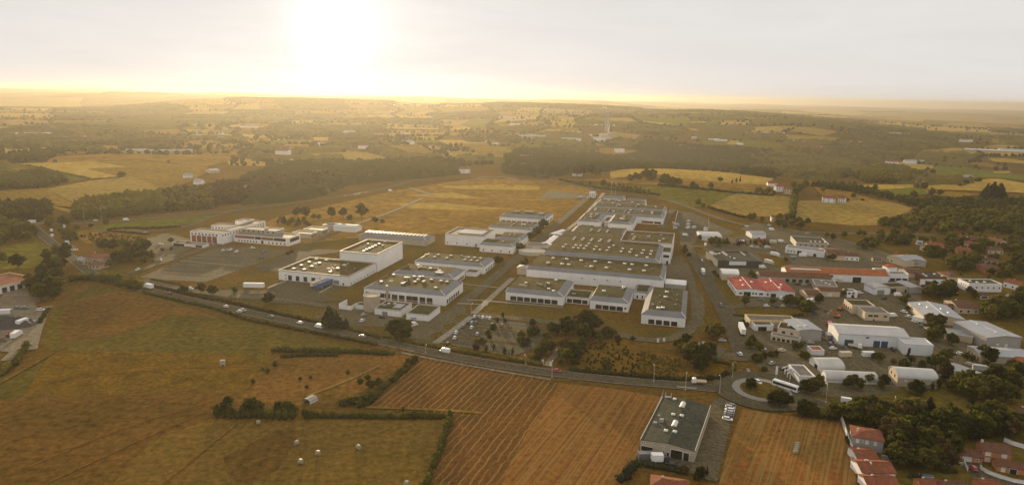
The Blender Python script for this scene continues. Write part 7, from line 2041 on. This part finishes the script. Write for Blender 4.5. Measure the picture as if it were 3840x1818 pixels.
grove('N 520,790 560,640 760,620 840,720 800,830 640,850', 9, (8, 12), ['broad', 'dark', 'broad'], 'in the ragged clump left of the side road', 58)
grove('N 330,960 520,860 700,900 760,960 700,1100 560,1190 400,1180 320,1080', 16, (9, 13), ['broad', 'dark', 'broad', 'dark'], 'in the tall wood between scrap yard and meadow', 59, 5)
trees('N', '205,790,12,dark 30,720,9,dark', 'alone on the pasture at the left edge')
trees('N', '560,320,9,dark 580,300,10', 'at the far left junction')
trees('N', '730,295,11,dark 700,290,9,dark 780,295,8,dark', 'in the dome shaped clump by the bypass')
trees('N', '1210,280,6,bush 1040,310,4,bush 875,335,5,bush', 'on the bypass verge')
grove('N 640,360 720,390 860,380 880,500 800,520 700,460', 9, (5, 8), ['broad', 'yellow', 'broad'], 'on the bank right of the white vans', 60)
grove('N 100,420 300,330 420,420 340,480 240,500 60,540', 12, (7, 11), ['dark', 'broad'], 'beside the left edge pasture', 61)
trees('N', '1960,500,6,dark 1855,580,3,bush 1960,575,3,bush 2030,515,4,bush 2150,520,4,bush', 'around the white gatehouse')
hedge('a 565,85 640,95 700,110 780,130', 7, 6.5, 'tall rounded bushes where the side road meets the main road', 'leaf_dark', seed=61, size=.55)
hedge('a 390,85 450,70 540,80', 5, 4.6, 'dark bushes over the head of the upper meadow', 'leaf_dark', seed=62, size=.5)
trees('Y', '320,395,6 290,420,5,dark 245,440,5,dark', 'at the left end of the tall hedge')
trees('Y', '470,420,7,yellow 510,440,8 560,450,7 440,440,5,ybush', 'in the yellow group inside the tall hedge')
trees('Y', '700,440,6,dark 770,440,6.5,dark 810,450,6,dark', 'at the right end of the tall hedge')
trees('Y', '1235,125,2.5,bush 870,170,1.6,bush 950,160,1.6,bush 920,235,1.6,bush', 'in the reddish fallow field')
trees('Y', '620,115,2.5,ybush 675,65,3,ybush 510,195,2,ybush 590,100,2,ybush', 'along the edge of the weedy meadow')
trees('Y', '1660,430,3.4,poplar', 'spindly on the straight dark hedge')
trees('Y', '1410,250,5,yellow 1470,230,5 1390,170,3,bush 1330,200,3,bush', 'standing in the diagonal hedge')
trees('P', '1110,890,10,bush', 'round on the corner of the straw coloured field')
trees('P', '1912,645,14,dark 1990,645,10 2140,740,12', 'in the golden field left of the glare')
trees('P', '30,715,12,bush 210,715,9,bush', 'at the left edge of the golden field')
trees('R', '1125,935,13,dark', 'left end of the hilltop copse')
grove('R 1160,930 1210,895 1360,900 1400,940 1300,938', 9, (12, 17), ['dark', 'broad'], 'in the left half of the hilltop copse', 62, 6)
grove('R 1370,960 1420,930 1520,940 1640,985 1560,1000', 9, (11, 15), ['dark', 'broad'], 'in the right half of the hilltop copse', 63, 6)
trees('R', '1700,1000,12 1730,1002,9 1865,1000,11,dark', 'right of the hilltop copse')
trees('R', '885,980,12,dark 760,970,7,dark 680,960,6,bush', 'beside the country road on the hill')
trees('R', '1950,938,9,dark', 'isolated on the upper hill stubble')
trees('R', '2135,935,11,cypress 2100,945,9,poplar 2060,960,8,poplar', 'in the thin trio on the hill')
trees('R', '2290,1045,10 2390,1052,12 2340,1050,7', 'above the tan field near the hamlet')
trees('R', '1750,1155,10,dark 1800,1160,5,bush', 'in the olive field beside the country road')
trees('R', '700,880,22,dark 770,880,20 640,885,18 830,890,16,dark', 'tall group at the edge of the wood beyond the airfield')
trees('S', '2090,1115,27,conifer 2150,1112,29,conifer 2210,1110,27,conifer', 'in the great dark trio at the right')
trees('S', '1590,1070,14,dark 1665,1070,12', 'below the golden fields on the right')
trees('S', '1430,1095,13 1340,1110,10', 'on the dark tree belt at the right')
trees('S', '1520,1005,13,dark 1075,1008,10,dark 1460,1000,9', 'on the pale golden field at the right')
trees('S', '1715,740,14,dark', 'domed on the distant right plateau')
trees('S', '150,970,11,dark 90,1050,9 150,1060,8 20,1035,9', 'around the white hamlet house')
trees('S', '400,1020,13,dark 360,1050,12 440,980,12 330,1000,12,yellow', 'at the head of the tree lined lane')
trees('S', '760,1100,8,dark 880,1080,8,dark 700,1105,6 820,1110,5,bush 960,1108,4,bush 600,1030,9', 'around the broad gabled farmhouse')
# ---- gardens of the village
GV = ['dark', 'broad', 'dark', 'broad', 'yellow']
for sp, n_, ph, sd in [
    ('F 580,660 760,650 940,700 920,780 760,800 560,780', 14, 'in the orchard left of the bright red roof', 71),
    ('F 150,660 560,680 520,800 380,880 200,880', 16, 'in the scrub garden above the orange workshop', 72),
    ('F 1050,840 1190,880 1350,930 1300,1000 1100,960', 10, 'below the cream two gabled house', 73),
    ('F 1350,700 1480,720 1600,800 1480,840 1330,780', 9, 'right of the bright red roof', 74),
    ('F 1700,790 1930,760 2000,820 1800,900 1700,880', 12, 'in the middle of the village', 75),
    ('F 1300,1000 1600,1020 1800,960 1850,1080 1600,1180 1350,1100', 18, 'in the dark belt above the green felt roof', 76),
    ('F 2080,750 2404,700 2404,1000 2150,950', 17, 'at the right edge of the village', 77),
    ('F 1900,1120 2150,1120 2404,1010 2404,1240 2000,1240', 16, 'below the sun struck gable', 78),
    ('F 1830,650 2100,600 2404,600 2404,700 2100,640', 12, 'above the stepped terrace', 79),
    ('F 430,510 620,480 700,560 560,600 450,580', 8, 'at the end of the tan field near the bypass', 80)]:
    grove(sp, n_, (6, 10.5), GV, ph, sd, 4)
# ---- woods seen as a mass
wood('N 845,225 880,90 1000,40 1300,0 1700,-40 2440,-80 2440,105 2000,130 1500,185 1050,228', 'long dark wood behind the bypass on the left', 7, (9, 13), 'leaf_mid', 1)
wood('A -60,45 500,-40 1200,-130 1900,-190 1900,-60 1250,60 700,150 300,200 -60,240', 'sun hazed right part of the long wood behind the bypass', 8, (9, 13), 'leaf_brown', 2)
wood('N -30,225 -30,85 250,60 560,70 605,170 430,255 200,260', 'dark wood at the left edge above the junction', 7, (8, 12), 'leaf_dark', 3)
wood('N -30,560 -30,290 120,290 380,335 300,380 120,430', 'wood at the left edge beside the pasture', 7, (7, 11), 'leaf_mid', 4)
wood('F 640,560 760,480 1000,350 1250,320 1500,360 1800,370 2100,350 2404,330 2404,600 2100,580 1800,610 1500,600 1300,650 1180,640 1000,610 800,620', 'dense dark wood between the golden fields and the village', 9.5, (6, 12), 'leaf_mid', 5)
wood('P -30,1010 40,900 380,850 480,880 640,935 420,985', 'dark copse between the olive and brown fields', 8, (9, 13), 'leaf_dark', 6)
wood('P -30,755 280,680 380,665 505,690 380,740 200,760', 'dark copse at the far left field edge', 9, (9, 13), 'leaf_dark', 7)
wood('C 1900,40 1980,80 2300,140 2440,180 2440,120 2200,70', 'dark scrub by the country road beyond the gabled halls', 7, (3, 5), 'leaf_dark', 8, name='scrub')
wood('S 400,975 560,965 900,985 1100,1040 1400,1115 1700,1110 2000,1120 2440,1120 2440,1215 1900,1215 1500,1190 1250,1110 1000,1050 700,1000', 'tree belt along the bottom of the golden valley fields', 9, (7, 11), 'leaf_dark', 9)
wood('S 855,880 960,820 1160,790 1390,810 1460,880 1580,925 1300,950 1000,945', 'rounded wood among the green valley fields', 10, (10, 14), 'leaf_mid', 10)
sc = pts('U 1900,470 2150,400 2300,440 2576,560 2576,830 2100,790 1800,740')
rr_ = np.random.default_rng(77)
merged('scrub', [(x, y, rr_.uniform(.7, 1.7), ('bush', int(rr_.integers(3)))) for x, y in scatter(sc, 110, rr_, 1.5)], 'leaf_brown', 'low rough scrub over the wasteland', 'scrub', 'stuff')
sc = pts('X 0,560 300,640 620,680 640,850 500,930 0,930')
merged('scrub', [(x, y, rr_.uniform(.6, 1.5), ('bush', int(rr_.integers(3)))) for x, y in scatter(sc, 120, rr_, 1.2)], 'leaf_yellow', 'golden brown scrub beside the big wasteland clump', 'scrub', 'stuff')
sc = pts('N 870,400 1200,380 1700,420 1620,490 1100,500')
merged('scrub', [(x, y, rr_.uniform(1, 2.2), ('ybush', int(rr_.integers(2)))) for x, y in scatter(sc, 110, rr_, 2)], 'leaf_yellow', 'golden weeds on the plot above the old farmhouse', 'scrub', 'stuff')
# far woods
def CP(label, specs, res, hc=11, sp=10, seed=1, mt='leaf_far'):
    pl = [pts(s_) for s_ in specs]
    WOODS.extend(pl)
    return canopy(pl, label, res, hc, sp, mt, seed)
CP('wooded valley side behind the golden hill', ['R 0,860 0,690 150,650 400,645 600,690 800,700 1000,720 1180,690 1240,560 1500,590 1800,605 2100,640 2440,660 2440,905 2200,870 1900,830 1380,808 940,845 800,800 600,850 300,890'], 5.5, 12, 10, 1)
CP('broad wooded valley at the right', ['S -20,860 -20,655 300,650 480,655 700,620 760,500 1000,440 1300,470 1700,480 1850,560 1800,620 1500,650 1350,720 1100,760 960,800 850,870 600,930 400,900'], 7, 13, 12, 2)
CP('woods under the golden glare left of the airfield', ['Q -60,960 -20,860 300,780 700,770 1000,770 1400,740 1700,740 1850,760 2000,830 1850,870 1420,900 1000,950 600,1040 300,1120 -60,1160'], 5.5, 11, 10, 3)
CP('woods and copses across the far left plain', ['P 820,600 900,540 1200,490 1650,540 1660,580 1200,600', 'P 30,630 120,560 300,560 470,590 440,620 200,640', 'P 280,600 330,520 560,500 800,560 820,600 560,600', 'P 1080,640 1270,620 1530,610 1540,640 1300,640', 'P 2210,680 2250,640 2440,620 2440,740 2300,740', 'P -30,560 -30,470 500,420 1000,440 1300,470 850,520 300,540', 'P 520,650 640,625 700,640 960,632 1000,650 540,655'], 8, 11, 11, 4)
CP('dark copses over the hazy middle distance', ['Q 1000,660 1060,630 1240,640 1330,680 1450,700 1300,720 1080,670', 'Q 1880,540 2080,510 2440,540 2440,585 2000,570', 'Q 700,600 760,520 1100,500 1130,600 900,630', 'Q -30,500 200,420 700,440 1200,430 1190,470 400,520', 'R 330,620 500,580 650,600 650,640 400,650', 'R 900,590 960,540 1100,550 1180,600 1160,640 1000,620', 'R 1090,450 1200,400 1600,440 1640,500 1400,520 1200,490', 'R 480,620 700,600 820,640 830,690 640,680'], 8, 12, 12, 5)
for sp, n_, mt_, lb in (('F 560,640 900,690 1100,690 1480,640 1850,600 2404,590 2404,1240 1950,1240 1560,1190 1300,1020 1080,930 900,850 560,800', 120, 'leaf_mid', 'small garden trees filling the village between the houses'), ('L 560,300 1400,160 2100,160 2640,160 2640,620 2400,560 1800,540 1700,800 1250,980 1000,800', 46, 'leaf_dark', 'lower shrubs under the gardens at the lower right'), ('F 2410,600 3100,640 3100,1240 2410,1240', 90, 'leaf_mid', 'trees and shrubs running on past the village'), ('E 860,690 1340,700 1480,800 1000,830', 20, 'leaf_brown', 'low shrubs in the builders yard by the street')):
    rr_ = np.random.default_rng(n_)
    merged('garden_trees', [(x, y, rr_.uniform(2.2, 6) if n_ > 80 else rr_.uniform(1.5, 4.5), (('dark', 'broad', 'yellow', 'bush')[int(rr_.integers(4))], int(rr_.integers(2)))) for x, y in scatter(pts(sp), n_, rr_, 2.5)], mt_, lb, 'shrubs', 'stuff')
grow_trees()
# ---------------------------------------------------------------- the far plain: a patchwork of fields, hedgerows, copses and farms
rf = np.random.default_rng(21)
rings = [1330.]
while rings[-1] < 14000:
    rings.append(rings[-1] * (1.085 if rings[-1] < 3000 else 1.12))
azs = np.radians(np.arange(-46, 47, 4.0))
LR = np.array([[r_ * rf.uniform(.975, 1.025) for _ in azs] for r_ in rings])
LA = np.array([[a_ + rf.uniform(-.018, .018) for a_ in azs] for _ in rings])
LX, LY = LR * np.sin(LA), LR * np.cos(LA)
crop = {q: ([], []) for q in ('straw', 'golden', 'tan', 'brownfield', 'olive', 'green')}
woods_f, edges = [], []
def covered(x, y):
    return any(pip(np.array(x), np.array(y), q) for q in FPOLY + WOODS)
for i in range(len(rings) - 1):
    for j in range(len(azs) - 1):
        q = [(LX[i, j], LY[i, j]), (LX[i, j + 1], LY[i, j + 1]), (LX[i + 1, j + 1], LY[i + 1, j + 1]), (LX[i + 1, j], LY[i + 1, j])]
        cx, cy = np.mean(q, axis=0)
        r_, a_ = math.hypot(cx, cy), math.degrees(math.atan2(cx, cy))
        if covered(cx, cy): continue
        nz_ = noise.noise(Vector((cx / 900, cy / 900, .3)))
        pw = .24 + nz_ * .9 + (.15 if 3300 < r_ < 5600 else 0) + (.2 if a_ > 20 and 2500 < r_ < 5000 else 0) - (.25 if r_ > 5800 else 0)
        edges.append((q[0], q[1]))
        edges.append((q[1], q[2]))
        if rf.random() < pw:
            woods_f.append(q)
            continue
        n_ = 8
        m0 = rf.uniform(0, .5) if rf.random() < .6 else None      # some cells are split in two crops
        names = [list(crop)[int(k)] for k in rf.choice(6, 2, p=(.26, .22, .24, .12, .10, .06))]
        for half, (u0, u1) in enumerate(((0, .5), (.5, 1)) if m0 is not None else ((0, 1),)):
            V, F_ = crop[names[half]]
            k = len(V)
            for a in range(n_ + 1):
                for b in range(n_ + 1):
                    u, v = u0 + (u1 - u0) * a / n_, b / n_
                    x = (1 - u) * ((1 - v) * q[0][0] + v * q[3][0]) + u * ((1 - v) * q[1][0] + v * q[2][0])
                    y = (1 - u) * ((1 - v) * q[0][1] + v * q[3][1]) + u * ((1 - v) * q[1][1] + v * q[2][1])
                    V.append((x, y, hz(x, y) + (.18 if r_ < 2200 else 1.0)))
            for a in range(n_):
                for b in range(n_):
                    s_ = k + a * (n_ + 1) + b
                    F_.append((s_, s_ + n_ + 1, s_ + n_ + 2, s_ + 1))
for nm, (V, F_) in crop.items():
    if V: struct(link('farmland', npmesh('farmland', V, F_), nm))
canopy([q for q in woods_f if math.hypot(*np.mean(q, axis=0)) < 3200], 'copses scattered over the hazy plain', 9, 11, 12, 'leaf_far', 7)
canopy([q for q in woods_f if math.hypot(*np.mean(q, axis=0)) >= 3200], 'woods covering the distant hazy ridges', 20, 14, 26, 'leaf_far', 8)
V1, F1 = ICO1
Vs, Fs, k = [], [], 0
for a, b in edges:
    a, b = np.array(a), np.array(b)
    ln = np.linalg.norm(b - a)
    rm_ = np.linalg.norm((a + b) / 2)
    if rm_ > 5200 or rf.random() < .3: continue
    st = 9 if rm_ < 2500 else 15
    gap = rf.uniform(.15, .6)
    for t in np.arange(0, ln, st):
        if rf.random() < gap: continue
        c = a + (b - a) * t / ln + rf.uniform(-4, 4, 2)
        s_ = rf.uniform(2.6, 6.5) * (1 if rm_ < 2500 else 1.35)
        vv = np.array([c[0], c[1], hz(*c) + s_ * .7]) + V1 * np.array([s_, s_, s_ * .95]) * rf.uniform(.72, 1.15, (len(V1), 1))
        Vs.append(vv)
        Fs.append(F1 + k)
        k += len(vv)
for _ in range(7000):                                      # scattered trees round farms and hamlets
    r_ = 1350 * (5200 / 1350) ** rf.random()
    a_ = RAD(rf.uniform(-40, 40))
    cx, cy = r_ * math.sin(a_), r_ * math.cos(a_)
    if noise.noise(Vector((cx / 260, cy / 260, 4.2))) < -.02 or covered(cx, cy): continue
    s_ = rf.uniform(3, 7)
    vv = np.array([cx, cy, hz(cx, cy) + s_ * .75]) + V1 * np.array([s_, s_, s_]) * rf.uniform(.7, 1.15, (len(V1), 1))
    Vs.append(vv)
    Fs.append(F1 + k)
    k += len(vv)
o = link('hedgerow_trees', npmesh('hedgerow_trees', np.concatenate(Vs), np.concatenate(Fs)), 'leaf_far')
o['kind'] = 'stuff'
tag(o, 'hedgerows and scattered trees of the far plain', 'hedgerow')
# farms of the plain
FARM = {}
def farm(k, x, y, ln, lb, rot=None, white=True, h=7, group=None):
    p = P(k, x, y)
    F = (p[0], p[1], RAD(rf.uniform(-40, 30)) if rot is None else RAD(rot), ln, min(14, max(8, ln * .45)))
    building('farmhouse', lb, 'farmhouse', F, h, 'gable', 'white_wall' if white else 'cream_wall', 'tile' if rf.random() < .6 else 'grey_roof', rise=3, z=hz(*p), group=group)
for nm, k, x, y, ln, dp, h, rm, lb in [
    ('greenhouse', 'P', 1150, 660, 40, 12, 3.5, 'grey_roof', 'bright end of the long glasshouse row in the golden field'),
    ('greenhouse', 'P', 1270, 668, 100, 14, 3.5, 'grey_roof', 'long grey glasshouse row in the golden field'),
    ('greenhouse', 'S', 1900, 655, 210, 60, 6, 'white_roof', 'long white greenhouse on the right plateau'),
    ('greenhouse', 'S', 2215, 655, 190, 40, 6, 'blue_roof', 'greyish greenhouse right of the long white one'),
    ('farm_shed', 'R', 1690, 545, 75, 26, 6, 'white_roof', 'left of the white farm sheds above the valley'),
    ('farm_shed', 'R', 1845, 562, 34, 40, 6, 'white_roof', 'middle of the white farm sheds above the valley'),
    ('farm_shed', 'R', 1900, 572, 40, 60, 6, 'white_roof', 'right of the white farm sheds above the valley'),
    ('farm_shed', 'R', 2110, 605, 18, 80, 5, 'white_roof', 'narrow white tunnel beside the straw coloured plot'),
    ('factory_shed', 'R', 0, 530, 120, 30, 7, 'grey_roof', 'long pale works in the hamlet left of the church spire'),
    ('factory_shed', 'R', 690, 430, 120, 40, 7, 'white_roof', 'long pale shed left of the pale tower'),
    ('factory_shed', 'Q', 2245, 360, 220, 50, 8, 'white_roof', 'long white depot high on the middle ridge'),
    ('factory_shed', 'P', 1330, 345, 220, 60, 8, 'white_roof', 'white depot glinting at the foot of the left ridge'),
    ('farm_shed', 'P', 145, 520, 80, 24, 8, 'white_roof', 'white farm shed in the far left woods')]:
    p = P(k, x, y)
    building(nm, lb, 'farm building', (p[0], p[1], RAD(-math.degrees(math.atan2(p[0], p[1])) * .8), ln, dp), h, 'gable', 'grey_wall', rm, rise=2.2, z=hz(*p))
for k, x, y, ln, lb in [
    ('P', 270, 515, 40, 'white farmhouse right of the white shed in the far left woods'), ('P', 1290, 425, 70, 'pale hamlet house below the left ridge'), ('P', 680, 548, 26, 'tiny pale house in front of the dark left wood line'), ('P', 1770, 535, 40, 'pale house in the fields left of the glare'), ('P', 2200, 440, 60, 'white house in the far woods left of the glare'),
    ('P', 1770, 955, 14, 'small white house where the left lane meets the wood'), ('P', 2080, 1025, 16, 'white cottage beside the long wood, left of two'), ('P', 2165, 1028, 18, 'white cottage beside the long wood, right of two'), ('P', 1940, 985, 14, 'small pale cottage above the two wood cottages'),
    ('Q', 820, 495, 40, 'pale house below the sun'), ('Q', 590, 600, 36, 'pale house left below the sun'), ('Q', 1360, 590, 30, 'pale house above the brown field'), ('Q', 960, 630, 24, 'tiny house above the oval field'), ('Q', 200, 680, 30, 'pale hamlet house in the glare'), ('Q', 260, 650, 26, 'second pale hamlet house in the glare'), ('Q', 1550, 790, 20, 'pink walled house in the woods above the airfield'),
    ('Q', 1950, 550, 60, 'pale houses at the foot of the middle ridge'), ('Q', 2350, 415, 60, 'small white house on the middle ridge'),
    ('R', 560, 500, 50, 'village house left of the church'), ('R', 640, 520, 60, 'long village house near the church'), ('R', 780, 552, 40, 'bright village house in front of the church'), ('R', 850, 560, 50, 'grey roofed village house beside the church'), ('R', 500, 560, 60, 'low village house at the left end of the church hamlet'), ('R', 110, 735, 26, 'grey cottage in the wood left of the hill'), ('R', 600, 880, 16, 'white gabled cottage at the wood edge'), ('R', 330, 885, 20, 'white cottage by the airfield end'),
    ('R', 2140, 505, 50, 'pale farm on the slope above the white sheds'), ('R', 2040, 435, 60, 'pale farm high on the right ridge'), ('R', 2230, 505, 40, 'second pale farm on the slope above the white sheds'),
    ('S', 30, 510, 60, 'pale farm at the left of the right ridge'), ('S', 100, 500, 50, 'cream farm at the left of the right ridge'), ('S', 340, 585, 50, 'farm with an orange roof on the ridge road'), ('S', 450, 590, 60, 'wide pale farm on the ridge road'), ('S', 520, 635, 40, 'white house at the low end of the ridge road'), ('S', 800, 585, 50, 'pale farm at the right end of the ridge road'), ('S', 1200, 510, 40, 'tiny pale house in the wooded valley'), ('S', 1285, 520, 40, 'second tiny pale house in the wooded valley'), ('S', 1880, 570, 60, 'pale houses down in the hazy right valley'), ('S', 2130, 460, 160, 'pale settlement far off at the right edge'), ('S', 1180, 775, 30, 'pale terrace above the green fields, left part'), ('S', 1350, 768, 50, 'pale terrace above the green fields, right part'), ('S', 1445, 950, 14, 'white caravan beside the golden field'), ('S', 1900, 915, 16, 'white roofed hut in the golden field'),
    ('R', 2390, 975, 14, 'white shed left of the hamlet on the hill')]:
    farm(k, x, y, ln, lb, h=8 if ln > 20 else 5)
for i in range(46):
    r_ = 1700 * (5600 / 1700) ** rf.random()
    a_ = RAD(rf.uniform(-36, 36))
    x, y = r_ * math.sin(a_), r_ * math.cos(a_)
    building('farmhouse', 'tiny pale farmhouse half lost among the trees of the hazy plain', 'farmhouse', (x, y, rf.uniform(-.6, .5), rf.uniform(14, 30), 10), 6.5, 'gable', 'white_wall' if rf.random() < .6 else 'cream_wall', 'tile' if rf.random() < .6 else 'grey_roof', rise=2.6, z=hz(x, y), group='tiny farmhouses of the hazy plain')
p = P('R', 915, 470)
t = thing('water_tower', 'tall pale tower standing over the hazy village', 'tower', (*p, hz(*p)))
MB().loft([[(c * r_, s * r_, z_) for c, s in ca[::4]] for r_, z_ in ((9, -3), (8, 50), (11, 56), (11, 68), (8, 70))]).build('shaft', 'concrete', t)
p = P('R', 945, 545)
t = thing('church', 'dark church with a pointed spire in the hazy village', 'church', (*p, hz(*p)), .2)
MB().box(-7, 7, -7, 7, -2, 26).build('tower', 'beige_wall', t)
MB().loft([[(-7.5, -7.5, 26), (7.5, -7.5, 26), (7.5, 7.5, 26), (-7.5, 7.5, 26)], [(-.4, -.4, 52), (.4, -.4, 52), (.4, .4, 52), (-.4, .4, 52)]]).build('spire', 'dark_wall', t)
MB().loft([[(x, -8, -2), (x, 8, -2), (x, 8, 12), (x, 0, 19), (x, -8, 12)] for x in (-36, -7.01)]).build('nave', 'beige_wall', t)
for x, lb in ((958, 'thin mast beyond the gabled end halls, left of two'), (996, 'thin mast beyond the gabled end halls, right of two')):
    p = P('R', x, 1058)
    t = thing('light_mast', lb, 'mast', (*p, hz(*p)), 0, 'light masts')
    MB().tube((0, 0, -1), (0, 0, 17), .22, .14, 6).build('pole', 'pole_metal', t)
    MB().box(-1, 1, -.2, .2, 16.6, 17.2).build('lamp_head', 'white_clad', t)
# ---------------------------------------------------------------- haze
mh = bpy.data.materials.new('haze')
mh.use_nodes = True
tn = mh.node_tree
tn.nodes.clear()
oo = tn.nodes.new('ShaderNodeOutputMaterial')
pv = tn.nodes.new('ShaderNodeVolumePrincipled')
pv.inputs['Color'].default_value = (.48, .455, .40, 1)
pv.inputs['Density'].default_value = 0.9e-4
pv.inputs['Anisotropy'].default_value = .56
tn.links.new(pv.outputs['Volume'], oo.inputs['Volume'])
HB = MB().box(-31000, 31000, -400, 31000, -140, 172)
ho = HB.build('haze', mh)
ho['kind'] = 'stuff'
